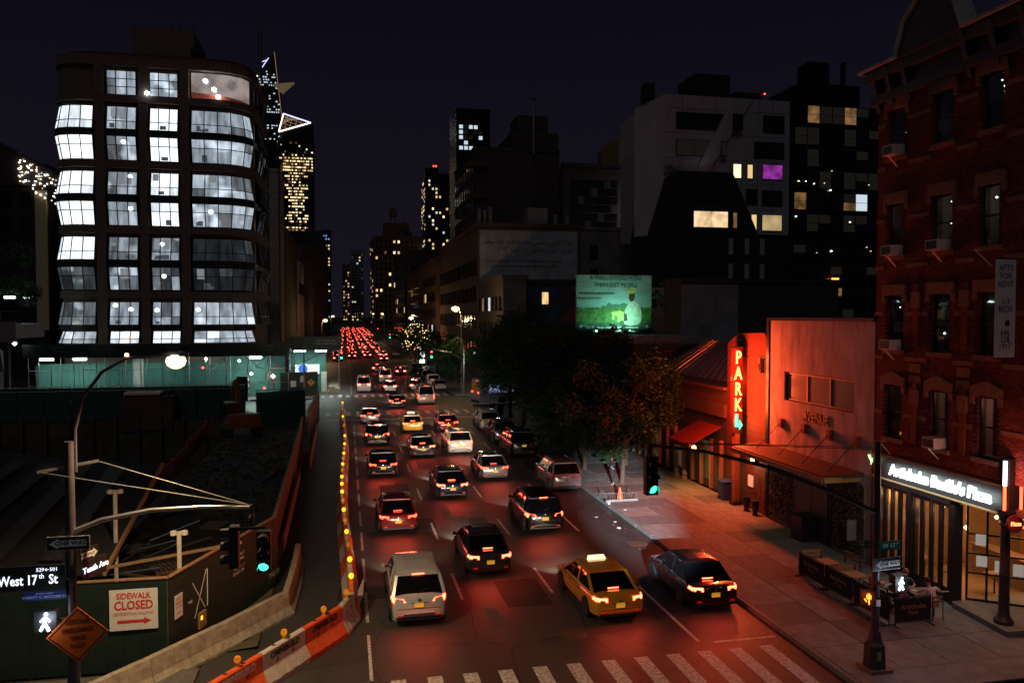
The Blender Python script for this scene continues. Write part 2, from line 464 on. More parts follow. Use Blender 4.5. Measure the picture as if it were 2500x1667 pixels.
# ================================================================ THE GROUND
# the avenue runs north along +Y: roadway x -4.3 .. 14, east building line x 21.2
g = MB()
PX0, PX1, PY0, PY1 = -48, -10.2, 26, 84       # the dug-out part of the building site
for (x0, x1, y0, y1) in ((-3000, PX0, -200, 4500), (PX1, 3000, -200, 4500), (PX0, PX1, -200, PY0), (PX0, PX1, PY1, 4500)):
    g.quad((x0, y0, -0.03), (x1, y0, -0.03), (x1, y1, -0.03), (x0, y1, -0.03))
structure(g.build('ground', 'ground', norm=False))
structure(MB().quad((-4.3, -40, 0), (14, -40, 0), (14, 2600, 0), (-4.3, 2600, 0)).build('road', 'asphalt', norm=False))
g = MB()
for (x0, x1) in ((-200, -4.3), (14, 200)):
    g.quad((x0, 6, -0.004), (x1, 6, -0.004), (x1, 18.5, -0.004), (x0, 18.5, -0.004))
    g.quad((x0, 88, -0.004), (x1, 88, -0.004), (x1, 100.5, -0.004), (x0, 100.5, -0.004))
structure(g.build('cross_street', 'asphalt', norm=False))

mk = structure(MB().box(0.60, 0.70, 22.6, 25.9, 0.0035, 0.0045).build('road_marking', 'paint_line'))
def paint(x0, x1, y0, y1):
    o = MB().quad((x0, y0, 0.004), (x1, y0, 0.004), (x1, y1, 0.004), (x0, y1, 0.004)).build('painted_line', 'paint_line', mk, norm=False)
for x in (-2.8, -1.75, -0.7, 0.35, 1.4, 2.45, 3.5, 4.55, 5.6, 6.65, 7.75, 8.8, 9.85, 10.9, 11.95, 13.0):
    paint(x - 0.22, x + 0.22, 19.0, 22.5)
for x in [-3.0 + 1.06 * k for k in range(16)]:
    paint(x - 0.24, x + 0.24, 84.0, 87.0)
    paint(x - 0.24, x + 0.24, 102.6, 106.0)
for x in (0.65, 4.15, 7.6, 11.05):
    y = 28.5 if x > 1 else 27
    while y < 190:
        if not (74 < y < 106):
            paint(x - 0.055, x + 0.055, y, y + 3.0)
        y += 8.0 if x > 1 else 4.2
paint(11.0, 11.12, 23.2, 30)
paint(-2.0, 14, 80.2, 80.65)
paint(-2.0, 14, 165, 165.45)
paint(11.5, 13.7, 23.0, 23.12)

# east sidewalk: kerb stones and concrete flags as pieces of their own
sw = structure(MB().box(14.16, 21.2, 18.6, 88, 0.0, 0.10).box(14.16, 34, 18.6, 21.6, 0.0, 0.101).build('sidewalk', 'slab2'))
fl = MB().box(0, 1.725, 0, 1.80, 0.0, 0.05).mesh('paving_slab', 'slab')
fl2 = MB().box(0, 1.725, 0, 1.80, 0.0, 0.05).mesh('paving_slab', 'slab2')
for i in range(4):
    for k in range(22):
        y = 21.7 + k * 1.815
        if i == 0 and abs(y - 42.2) < 1.0: continue
        o = link('paving_slab', fl if random.random() < .6 else fl2, sw, (14.2 + i * 1.75, y, 0.10 + random.uniform(-.003, .003)))
for i in range(8):
    link('paving_slab', fl, sw, (14.2 + i * 1.75, 19.86, 0.1015 + random.uniform(-.002, .002)))
stuff(MB().box(14.2, 21.2, 61.8, 88, 0.1, 0.15).box(14.2, 34, 18.62, 19.84, 0.102, 0.152).build('far_paving', 'slab', sw))
kb = MB().box(0, 0.16, 0, 1.95, -0.02, 0.155).mesh('kerb_stone', 'granite')
for k in range(35):
    link('kerb_stone', kb, sw, (14.0 + random.uniform(-.012, .012), 18.7 + k * 1.98, random.uniform(-.008, .004)))
sw2 = structure(MB().box(14, 21.2, 101, 2000, -0.02, 0.15).box(-11.6, -4.3, 101, 2000, -0.02, 0.15).box(-11.6, -4.3, 81, 88, -0.02, 0.14).box(-11.5, -4.3, 18.6, 24.2, -.02, 0.14).box(-60, -11.6, 101, 106, -.02, .145).box(21.2, 120, 101, 104, -.02, .145).box(21.2, 120, 83.5, 87.8, -.02, .145).build('far_sidewalk', 'slab2'))
M['patch'] = mat('asphalt_patch', (.024, .024, .025), .75, noise=.5, scale=14, bump=.5)
M['patch_pale'] = mat('asphalt_patch_worn', (.085, .08, .074), .8, noise=.5, scale=10, bump=.5)
rp_ = random.Random(31)
road_o = bpy.data.objects['road']
for k in range(34):
    x = rp_.uniform(-.5, 12.5); y = rp_.uniform(22.8, 80); w = rp_.choice((.5, .8, 1.2, 1.7)); l = rp_.uniform(.8, 5)
    j = lambda: rp_.uniform(-.06, .06)
    MB().add([(x + j(), y + j(), .0022 + k * .00002), (x + w * .5, y + j(), .0022 + k * .00002), (x + w + j(), y + j(), .0022 + k * .00002), (x + w + j(), y + l * .5, .0022 + k * .00002), (x + w + j(), y + l + j(), .0022 + k * .00002), (x + j(), y + l + j(), .0022 + k * .00002)], [(0, 1, 2, 3, 4, 5)], 'patch' if rp_.random() < .6 else 'patch_pale').build('asphalt_patch', None, road_o, norm=False)
tar = MB()
for k in range(22):
    x = rp_.uniform(-1, 13); y = rp_.uniform(22, 70); a = rp_.choice((1.57, 0, 1.5, .1)) + rp_.uniform(-.25, .25)
    p = Vector((x, y, .0032))
    for q in range(rp_.randrange(4, 12)):
        p2 = p + Vector((math.cos(a), math.sin(a), 0)) * rp_.uniform(.3, .9); a += rp_.uniform(-.45, .45)
        if not (-1.5 < p2.x < 13.9): break
        nn = Vector((-math.sin(a), math.cos(a), 0)) * rp_.uniform(.012, .03)
        tar.add([p - nn, p2 - nn, p2 + nn, p + nn], [(0, 1, 2, 3)])
        p = p2
stuff(tar.build('tar_seams', 'black_print', road_o, norm=False))
# manhole covers, patches, litter
mh = MB().lathe((0, 0, 0), [(0.0, 0.010), (0.10, 0.012), (0.38, 0.012), (0.42, 0.006), (0.46, 0.0)], 28, 'rust').mesh('manhole_cover')
for (x, y, l) in ((7.3, 24.6, 'round manhole cover near the bottom crosswalk'), (2.6, 36.5, 'round manhole cover in the left traffic lane'), (13.1, 33.9, 'round rusty manhole cover in the asphalt beside the east kerb'), (5.2, 47.0, 'round manhole cover in the middle traffic lane')):
    tag(link('manhole_cover', mh, None, (x, y, 0.002)), l, 'manhole cover')
lit = MB()
for _ in range(150):
    x = random.gauss(13.4, 0.45) if random.random() < .7 else random.uniform(14.2, 20)
    y = random.uniform(23, 44); z = 0.006 if x < 14 else 0.157
    s = random.uniform(.01, .035); a = random.random() * 3
    lit.add([(x + s * math.cos(a + q), y + s * math.sin(a + q), z + random.uniform(0, .01)) for q in (0, 1.6, 3.1, 4.7)], [(0, 1, 2, 3)])
tag(stuff(lit.build('litter', 'white', norm=False)), 'scraps of pale litter scattered along the east kerb', 'litter')
for (x, y, s) in ((13.15, 36.6, .16), (13.35, 37.7, .1), (14.5, 39.4, .12), (12.7, 38.8, .11)):
    a = random.random()
    tag(MB().slab([(x + s * math.cos(a + q), y + s * math.sin(a + q), .01 if x < 14 else .16) for q in (0, 1.2, 3.1, 4.4)], (0, 0, .012), 'white').build('paper_scrap'),
        {13.15: 'crumpled white paper in the gutter north of the manhole', 13.35: 'small paper scrap in the gutter behind the silver car', 14.5: 'white scrap lying on the lit paving near the tree pit', 12.7: 'flattened white cup on the parking lane asphalt'}[x], 'litter')

# the building site on the west side
pit = MB()
pit.quad((PX0, PY0, -4.5), (PX1, PY0, -4.5), (PX1, PY1, -4.5), (PX0, PY1, -4.5))
for a, b in (((PX0, PY0), (PX1, PY0)), ((PX1, PY0), (PX1, PY1)), ((PX1, PY1), (PX0, PY1)), ((PX0, PY1), (PX0, PY0))):
    pit.quad((*a, -4.5), (*b, -4.5), (*b, -0.03), (*a, -0.03))
structure(pit.build('pit_floor', 'dirt', norm=False))
yard = MB()
xs = [-10.2 + 7.4 * i / 8 for i in range(9)]; ys = [25.5 + 1.5 * j for j in range(40)]
vs = [(x, y, 0.02 + random.uniform(0, .12)) for y in ys for x in xs]
yard.add(vs, [(j * 9 + i, j * 9 + i + 1, (j + 1) * 9 + i + 1, (j + 1) * 9 + i) for j in range(39) for i in range(8)])
structure(yard.build('site_yard', 'dirt', smooth=True))
# orange plank fence on the edge of the dig
for seg, (n0, p0, p1) in enumerate(((26, (-10.4, 30.0), (-10.9, 52.0)), (22, (-10.9, 52.5), (-12.0, 76)))):
    t = thing('plank_fence', ['low orange plank guard fence on the near edge of the dig', 'orange plank guard fence on the far edge of the dig by the excavator'][seg], 'fence')
    for k in range(n0):
        a = k / n0; b = (k + 0.94) / n0
        xa, ya = p0[0] + (p1[0] - p0[0]) * a, p0[1] + (p1[1] - p0[1]) * a
        xb, yb = p0[0] + (p1[0] - p0[0]) * b, p0[1] + (p1[1] - p0[1]) * b
        h = 1.35 + random.uniform(-.15, .15)
        MB().bar((xa, ya, h / 2), (xb, yb, h / 2 + random.uniform(-.06, .06)), 0.05, h, 'orange_plank').build('board', None, t)
        if k % 2 == 0: MB().tube([(xa + .06, ya, 0), (xa + .06, ya, h + .25)], .035, 6, 'steel').build('post', None, t)

# ================================================================ VEHICLES (front towards +Y, origin on the ground under the middle)
def paint_mat(name, col, metal=0.3):
    return mat(name, col, 0.22, metal=metal, coat=1.0)
PAINT = {'black': paint_mat('paint_black', (0.008, 0.008, 0.01)), 'silver': paint_mat('paint_silver', (0.42, 0.43, 0.45), .7),
         'white': paint_mat('paint_white', (0.6, 0.6, 0.58), 0), 'grey': paint_mat('paint_grey', (0.07, 0.072, 0.08), .5),
         'navy': paint_mat('paint_navy', (0.012, 0.02, 0.05), .3), 'red': paint_mat('paint_red', (0.22, 0.015, 0.012), .2),
         'taxi': M['taxi']}
SPEC = {  # length, half width, belt, roof, nose z, tail z, greenhouse: rear base y, rear top y, front top y, front base y
    'sedan': dict(L=4.85, w=.92, belt=.92, roof=1.45, nose=.70, tail=.98, g=(-1.95, -1.05, .35, 1.25), wb=1.42, r=.335),
    'suv': dict(L=4.8, w=.95, belt=1.10, roof=1.72, nose=.95, tail=1.12, g=(-2.28, -1.90, .45, 1.25), wb=1.40, r=.37),
    'bigsuv': dict(L=5.2, w=1.0, belt=1.20, roof=1.90, nose=1.08, tail=1.22, g=(-2.52, -2.25, .70, 1.40), wb=1.50, r=.40),
    'van': dict(L=5.4, w=1.0, belt=1.25, roof=2.25, nose=1.0, tail=1.3, g=(-2.66, -2.55, 1.2, 2.05), wb=1.65, r=.36),
}
wheel_cache = {}
def wheel_meshes(r):
    if r not in wheel_cache:
        ty = MB().lathe((0, 0, 0), [(r * .62, -.11), (r * .93, -.115), (r, -.08), (r, .08), (r * .93, .115), (r * .62, .11)], 20, 'rubber', axis='X').mesh('tyre', smooth=True)
        ri = MB().lathe((0, 0, 0), [(0, -.085), (r * .12, -.09), (r * .14, -.07)], 10, 'steel', axis='X')
        ri.lathe((0, 0, 0), [(r * .64, -.10), (r * .60, -.105), (r * .56, -.06)], 20, 'steel', axis='X')
        ri.lathe((0, 0, 0), [(0, -.02), (r * .6, -.02)], 16, 'black', axis='X')
        for k in range(5):
            a = k * 2 * math.pi / 5
            for da in (-.16, .16):
                ri.bar((-.085, 0, 0), (-.09, r * .6 * math.cos(a + da), r * .6 * math.sin(a + da)), .035, .03, 'steel', up=(1, 0, 0))
        wheel_cache[r] = (ty, ri.mesh('rim'))
    return wheel_cache[r]

def lerp(a, b, t): return a + (b - a) * t
def body_mb(S):
    L, w, belt, r = S['L'], S['w'], S['belt'], S['r']
    h = L / 2; g = S['g']
    st = [(-h, .80, .42, S['tail'] - .16), (-h + .06, .90, .26, S['tail'] - .04), (-h + .28, .965, .22, S['tail']), (g[0] + .05, .99, .2, lerp(S['tail'], belt, .5)),
          (-S['wb'] + .45, 1.0, .2, belt), (0, 1.0, .2, belt - .01), (g[3] - .25, 1.0, .2, belt - .01), (g[3] + .1, .99, .2, belt - .02),
          (S['wb'] + .1, .985, .2, lerp(belt, S['nose'], .45)), (h - .35, .94, .22, lerp(belt, S['nose'], .85)), (h - .1, .84, .26, S['nose'] - .05), (h, .70, .40, S['nose'] - .2)]
    rings = []
    for (y, k, b, z) in st:
        W = w * k
        half = [(W * .80, b), (W * .97, b + .10), (W, b + (z - b) * .45), (W * .985, b + (z - b) * .72), (W * .955, z - .07), (W * .90, z - .012), (W * .55, z + .02), (0, z + .03)]
        ring = [(x, y, zz) for x, zz in half] + [(-x, y, zz) for x, zz in half[-2::-1]]
        rings.append(ring)
    return MB().loft(rings)
def cabin(S):
    w, belt, roof = S['w'], S['belt'], S['roof']
    g = S['g']; wb = w * .90; wt = w * .74
    gl = MB(); rf = MB()
    def side(y, t):  # t 0..1 height fraction
        x = lerp(wb, wt, t); return x, lerp(belt - .03, roof, t)
    # side glass + pillars
    for s in (1, -1):
        a, b, c, d = g
        zt = .90
        def P(y, t, off=0): x, z = side(y, t); return (s * (x + off), y, z)
        gl.add([P(a, 0), P(d, 0), P(c, zt), P(b, zt)], [(0, 1, 2, 3)])
        rf.bar(P(a, .0, .004), P(b, zt, .004), .10, .05)        # rear pillar
        rf.bar(P(d, .0, .004), P(c, zt, .004), .06, .05)        # front pillar
        mid = (b + c) / 2 - .05
        rf.bar(P(mid, 0, .006), P(mid, zt, .006), .03, .09)
        if S['L'] > 4.79 and S['roof'] > 1.6:
            q = b + .35
            rf.bar(P(q - .1, 0, .006), P(q, zt, .006), .03, .10)
        rf.bar(P(b - .03, zt, .0), P(c + .03, zt, .0), .05, .05)
    xb, xt = wb, lerp(wb, wt, .9); zb = belt - .03; ztt = lerp(belt - .03, roof, .9)
    gl.add([(-xb, g[0], zb), (xb, g[0], zb), (xt, g[1], ztt), (-xt, g[1], ztt)], [(0, 1, 2, 3)])
    gl.add([(-xb, g[3], zb), (xb, g[3], zb), (xt, g[2], ztt), (-xt, g[2], ztt)], [(0, 1, 2, 3)])
    rings = []
    for t, dz, k in ((0, -.015, .97), (.12, .035, 1), (.5, .07, 1), (.88, .05, 1), (1, -.01, .96)):
        y = lerp(g[1] - .06, g[2] + .06, t)
        rings.append([(xt * k + .005, y, ztt - .01), (xt * .96 * k, y, ztt + .05 + dz * .4), (xt * .6, y, ztt + .065 + dz), (0, y, ztt + .072 + dz), (-xt * .6, y, ztt + .065 + dz), (-xt * .96 * k, y, ztt + .05 + dz * .4), (-xt * k - .005, y, ztt - .01)])
    rf.loft(rings, closed=True)
    return gl, rf

def make_car(kind, colour, label, cat, group, tail='tail_off', head=False, plate='plate', rails=False, taxi=False, rear_lip=False):
    S = SPEC[kind]; L, w = S['L'], S['w']; h = L / 2
    t = thing({'sedan': 'sedan_car', 'suv': 'suv_car', 'bigsuv': 'suv_car', 'van': 'van'}[kind] if not taxi else 'taxi', label, cat, group=group)
    pm = PAINT[colour]
    bd = body_mb(S).build('body', pm, t, smooth=True)
    gl, rf = cabin(S)
    gl.build('windows', 'glass_car', t); rf.build('roof', pm, t, smooth=False)
    ty, ri = wheel_meshes(S['r'])
    for sx in (-1, 1):
        for sy in (-1, 1):
            yy = sy * S['wb'] - (.02 if sy > 0 else 0)
            ar = MB().lathe((sx * (w * .93), yy, S['r']), [(0, 0), (S['r'] * 1.13, 0), (S['r'] * 1.13, sx * (w * .068 + .012))], 20, 'black', axis='X')
            ar.build('wheel_arch', None, t)
            wh = bpy.data.objects.new('wheel', ty); COL.objects.link(wh); wh.parent = t
            wh.location = (sx * (w - .075), yy, S['r']); wh.rotation_euler = (random.random() * 6, 0, 0)
            rim = bpy.data.objects.new('rim', ri); COL.objects.link(rim); rim.parent = wh
            if sx > 0: rim.rotation_euler = (0, 0, math.pi)
    zt = S['tail']
    # lamps at the back, wrapping the corner
    for sx in (-1, 1):
        lm = MB()
        if kind == 'sedan':
            lm.slab([(sx * .46, -h - .012, zt - .20), (sx * .80, -h + .035, zt - .17), (sx * .80, -h + .035, zt - .05), (sx * .46, -h - .0, zt - .07)], (0, .07, 0))
            lm.slab([(sx * (w * .905), -h + .10, zt - .18), (sx * (w * .985), -h + .36, zt - .15), (sx * (w * .955), -h + .34, zt - .06), (sx * (w * .90), -h + .10, zt - .07)], (-sx * .04, 0, 0))
        elif kind == 'van':
            lm.box(sx * .93 - .06, sx * .93 + .05, -h - .02, -h + .1, .75, 1.25)
        else:
            lm.slab([(sx * .45, -h - .012, zt - .24), (sx * .86, -h + .06, zt - .26), (sx * .88, -h + .06, zt - .08), (sx * .52, -h - .0, zt - .13)], (0, .08, 0))
            lm.slab([(sx * (w * .93), -h + .12, zt - .25), (sx * (w * .995), -h + .40, zt - .18), (sx * (w * .955), -h + .34, zt - .07), (sx * (w * .91), -h + .10, zt - .09)], (-sx * .04, 0, 0))
        lm.build('tail_light', tail, t)
        hd = MB().slab([(sx * .5, h - .03, S['nose'] - .30), (sx * w * .82, h - .17, S['nose'] - .28), (sx * w * .82, h - .20, S['nose'] - .13), (sx * .5, h - .08, S['nose'] - .16)], (0, -.06, 0))
        hd.build('headlight', 'e_head' if head else 'chrome', t)
        mr = MB().lathe((sx * (w + .10), S['g'][3] - .35, S['belt'] + .06), [(0, -.07), (.07, -.05), (.085, 0), (.06, .06), (0, .07)], 8, pm, axis='Y')
        mr.bar((sx * w * .9, S['g'][3] - .33, S['belt']), (sx * (w + .06), S['g'][3] - .35, S['belt'] + .02), .05, .04, 'black')
        mr.build('wing_mirror', None, t)
        sd = MB().bar((sx * w * 1.003, -S['wb'] + .55, S['belt'] - .06), (sx * w * 1.003, S['g'][3] - .1, S['belt'] - .07), .012, .03, 'chrome')
        for yy in (-.75, .25): sd.bar((sx * (w * .985 + .012), yy, S['belt'] - .17), (sx * (w * .985 + .012), yy + .2, S['belt'] - .17), .025, .03, 'chrome')
        sd.build('side_trim', None, t)
    sm = MB()
    for sx in (-1, 1):
        for yy in (S['g'][3] - .35, (S['g'][1] + S['g'][2]) / 2 - .05, -S['wb'] + .52):
            sm.bar((sx * (w * .99 + .004), yy, .34), (sx * (w * .985 + .004), yy, S['belt'] - .12), .008, .014, 'black')
    sm.bar((-w * .78, -h - .004, zt - .46), (w * .78, -h - .004, zt - .46), .012, .012, 'black')
    sm.lathe((0, -h - .02, zt - .16), [(0, -.012), (.05, -.008), (.05, .01)], 10, 'chrome', axis='Y')
    for sx in (-1, 1): sm.box(sx * .62 - .09, sx * .62 + .09, -h - .045, -h + .02, .40, .45, 'red_print')
    if kind != 'sedan': sm.bar((-.05, S['g'][0] - .01, S['belt'] + .02), (.32, S['g'][0] + .14, S['belt'] + .16), .02, .02, 'black')
    sm.build('body_seams', None, t)
    bp = MB().box(-w * .80, w * .80, -h - .035, -h + .05, .30, .37, 'black').box(-.27, .27, -h - .022, -h + .05, zt - .27, zt - .255, 'chrome')
    if kind != 'sedan': bp.box(-w * .55, w * .55, -h - .05, -h + .05, .44, .50, 'chrome')
    bp.build('bumper', None, t)
    MB().box(-.155, .155, -h - .03, -h - .006, zt - .42 if kind != 'sedan' else zt - .40, zt - .27 if kind != 'sedan' else zt - .25, plate).build('number_plate', None, t)
    if tail in ('e_brake', 'e_tail'):
        if kind == 'sedan':
            MB().bar((-.2, S['g'][0] + .22, S['belt'] + .1), (.2, S['g'][0] + .22, S['belt'] + .1), .03, .03, tail).build('high_brake_light', None, t)
        else:
            MB().box(-.2, .2, S['g'][1] - .1, S['g'][1] - .06, S['roof'] - .04, S['roof'] - .01, tail).build('high_brake_light', None, t)
    if rails:
        for sx in (-1, 1):
            MB().bar((sx * w * .66, S['g'][1] + .1, S['roof'] + .06), (sx * w * .66, S['g'][2] - .1, S['roof'] + .06), .04, .04, 'steel').build('roof_rail', None, t)
    if taxi:
        a = MB().box(-.38, .38, -.12, .12, S['roof'] + .04, S['roof'] + .06, 'black').slab([(-.36, -.09, S['roof'] + .06), (.36, -.09, S['roof'] + .06), (.3, -.03, S['roof'] + .2), (-.3, -.03, S['roof'] + .2)], (0, .1, 0), 'w_bright')
        a.build('roof_sign', None, t)
    if tail in ('e_brake', 'e_tail') and plate == 'plate':
        d = bpy.data.lights.get('tail_glow') or bpy.data.lights.new('tail_glow', 'AREA')
        d.energy = 17; d.color = (1, .07, .035); d.shape = 'RECTANGLE'; d.size = 1.5; d.size_y = .12
        gl_ = bpy.data.objects.new('tail_glow', d); COL.objects.link(gl_); gl_.parent = t
        gl_.location = (0, -h - .12, zt - .18); gl_.rotation_euler = (R(-60), 0, 0)
    if head:
        d = bpy.data.lights.get('head_beam') or bpy.data.lights.new('head_beam', 'SPOT')
        d.energy = 620; d.color = (1, .82, .62); d.spot_size = R(62); d.spot_blend = .9; d.shadow_soft_size = .12
        for sx in (-.62, .62):
            hb_ = bpy.data.objects.new('head_beam', d); COL.objects.link(hb_); hb_.parent = t
            hb_.location = (sx, h + .08, S['nose'] - .2); hb_.rotation_euler = (R(82), 0, 0)
    return t
def put(o, x, y, rz=0.0, z=0.0):
    o.location = (x, y, z); o.rotation_euler = (0, 0, rz); return o

GP = 'cars parked along the east kerb'
put(make_car('sedan', 'black', 'glossy black sedan with glowing brake lights, nearest car at the kerb', 'car', GP, tail='e_brake'), 12.78, 27.75, R(-1.5))
put(make_car('suv', 'silver', 'silver crossover parked with unlit lamps beside the tree pit fence', 'car', GP, plate='plate_dark', rails=True), 12.8, 47.0)
put(make_car('bigsuv', 'black', 'large black sport utility vehicle parked just beyond the silver crossover', 'car', GP, rails=False), 12.85, 59.0)
put(make_car('suv', 'grey', 'dark grey crossover squeezed between the big black and the white parked cars', 'car', GP), 12.75, 65.5)
put(make_car('suv', 'white', 'white crossover with roof rails parked last before the crossing', 'car', GP, rails=True), 12.8, 72.4)

GT = 'traffic driving north up the avenue'
protos = {}
def traffic(kind, colour, x, y, label, tail='e_tail', rz=0, taxi=False):
    key = (kind, colour, taxi, tail)
    if key not in protos:
        protos[key] = make_car(kind, colour, label, 'taxi' if taxi else ('van' if kind == 'van' else 'car'), GT, tail=tail, head=True, taxi=taxi)
        o = protos[key]
    else:
        o = copy_tree(protos[key], None, label)
    return put(o, x, y, rz)
near_traffic = [
    ('taxi_sedan', 9.0, 27.5, 'yellow taxi in the right-hand lane, abreast of the black sedan at the kerb', R(2)),
    ('grey', 5.6, 33.0, 'grey sedan in the centre lane, nearest the camera in that lane'),
    ('white_suv', 2.35, 28.6, 'white crossover in the left lane beside the first orange barriers'),
    ('black_suv', 9.3, 38.6, 'black crossover in the right lane just ahead of the yellow taxi', 0),
    ('red', 2.4, 40.0, 'dark red sedan in the left lane next to the amber barrier lamps'),
    ('navy', 5.9, 46.5, 'navy blue sedan in the centre lane abreast of the silver parked crossover'),
    ('silver', 9.2, 51.0, 'silver sedan in the right lane between the two crossovers'),
    ('black', 2.3, 53.5, 'black sedan in the left lane, third from the camera'),
    ('white_suv', 8.4, 60.8, 'white crossover in the right lane passing the big black parked vehicle'),
    ('grey', 5.5, 60.0, 'grey sedan in the centre lane, third from the camera'),
    ('black_suv', 2.4, 66.0, 'black crossover in the left lane near the end of the barriers'),
    ('taxi_sedan', 5.8, 72.5, 'yellow taxi in the centre lane nearing the far crossing', 0),
    ('red', 9.0, 72.5, 'dark red sedan in the right lane nearing the far crossing'),
    ('silver', 2.2, 79.0, 'silver sedan in the left lane waiting at the stop line of the far crossing'),
    ('white_van', 9.2, 95.0, 'white van in the right lane crossing the side street'),
    ('black', 5.6, 91.5, 'black sedan in the centre lane crossing the side street'),
]
for e in near_traffic:
    k = e[0]; rz = e[4] if len(e) > 4 else 0
    if k == 'taxi_sedan': traffic('sedan', 'taxi', e[1], e[2], e[3], taxi=True, rz=rz, tail='e_brake')
    elif k == 'white_suv': traffic('suv', 'white', e[1], e[2], e[3], rz=rz, tail='e_brake')
    elif k == 'black_suv': traffic('suv', 'black', e[1], e[2], e[3], rz=rz, tail='e_brake')
    elif k == 'white_van': traffic('van', 'white', e[1], e[2], e[3], rz=rz)
    else: traffic('sedan', k, e[1], e[2], e[3], rz=rz, tail='e_brake' if k in ('grey', 'navy') else 'e_tail')

# simpler cars further off: body, cabin, lamps
def far_car_mesh(kind, colour, tail, big=1.0):
    S = SPEC[kind]; m = body_mb(S); pm = PAINT[colour]
    m.m = [0] * len(m.f); m.mats = [pm]
    gl, rf = cabin(S)
    for q, mm in ((gl, 'glass_car'), (rf, pm)):
        m.add(q.v, q.f, mm)
    h = S['L'] / 2; w = S['w']
    for sx in (-1, 1):
        m.box(sx * .66 - .2 * big, sx * .66 + .2 * big, -h - .03, -h + .06, S['tail'] - .26, S['tail'] - .08, tail)
        m.box(sx * .62 - .14, sx * .62 + .14, h - .12, h + .01, S['nose'] - .3, S['nose'] - .14, 'e_head' if tail != 'tail_off' else 'chrome')
        for sy in (-1, 1):
            m.lathe((sx * (w - .09), sy * S['wb'], S['r']), [(0, -.1), (S['r'], -.1), (S['r'], .1), (0, .1)], 10, 'rubber', axis='X')
    if tail != 'tail_off': m.box(-.16, .16, S['g'][1] - .12, S['g'][1] - .06, S['roof'] - .12, S['roof'] - .06, tail)
    return m.mesh('far_car')
FM = [far_car_mesh(k, c, 'e_tail_far') for k, c in (('sedan', 'black'), ('suv', 'grey'), ('sedan', 'taxi'), ('sedan', 'silver'), ('suv', 'black'), ('bigsuv', 'white'), ('sedan', 'grey'), ('van', 'white'))]
FN = ['black sedan', 'grey crossover', 'yellow taxi', 'silver sedan', 'black crossover', 'white utility vehicle', 'grey sedan', 'white van']
rr = random.Random(3)
rows = []
y = 112.0
while y < 640:
    lanes = [2.3, 5.7, 9.2] if y < 170 else ([-2.2, 1.4, 5.0, 8.6] if y < 400 else [-2.4, 1.3, 5.0, 8.7, 12.0])
    for li, x in enumerate(lanes):
        if rr.random() < (.62 if y < 170 else .86):
            rows.append((x + rr.uniform(-.3, .3), y + rr.uniform(-3, 3), li))
    y += rr.uniform(13, 17) if y < 170 else rr.uniform(7.5, 10)
place = ['leftmost', 'second', 'third', 'fourth', 'rightmost']
for i, (x, y, li) in enumerate(rows[:210]):
    k = rr.randrange(8)
    o = link('distant_car', FM[k], None, (x, y, 0))
    zone = 'past the side street' if y < 180 else ('past the third crossing' if y < 330 else 'far up the avenue in the tail-lit jam')
    if y < 180: lb = f'{FN[k]} in the {place[li]} lane {zone}, ' + ('near the side street' if y < 124 else ('near the third parked car' if y < 140 else ('midway up the block' if y < 155 else 'near the block end')))
    elif y < 330: lb = f'red-lit {FN[k]} in the {place[li]} queue {zone}, ' + ('at the near end' if y < 215 else ('nearer the middle' if y < 245 else ('past the middle' if y < 285 else 'at the far end')))
    else: lb = f'tiny red tail-lit {FN[k]} {zone}'
    tag(o, lb, 'taxi' if k == 2 else ('van' if k == 7 else 'car'), GT)
PK = [far_car_mesh(k, c, 'tail_off') for k, c in (('suv', 'white'), ('sedan', 'silver'), ('sedan', 'black'), ('suv', 'black'))]
for (x, y, k, lb) in ((12.9, 111.5, 1, 'silver sedan parked first beyond the side street crossing'), (12.7, 118.5, 0, 'white crossover parked behind the silver sedan past the crossing'),
                      (12.8, 127, 3, 'black crossover parked third past the side street'), (12.8, 135, 2, 'black sedan parked fourth past the side street'),
                      (12.8, 146, 3, 'last black crossover parked before the second signal'), (12.6, 205, 1, 'silver sedan parked at the kerb past the second signal')):
    tag(link('parked_car', PK[k], None, (x, y, 0)), lb, 'car', GP)

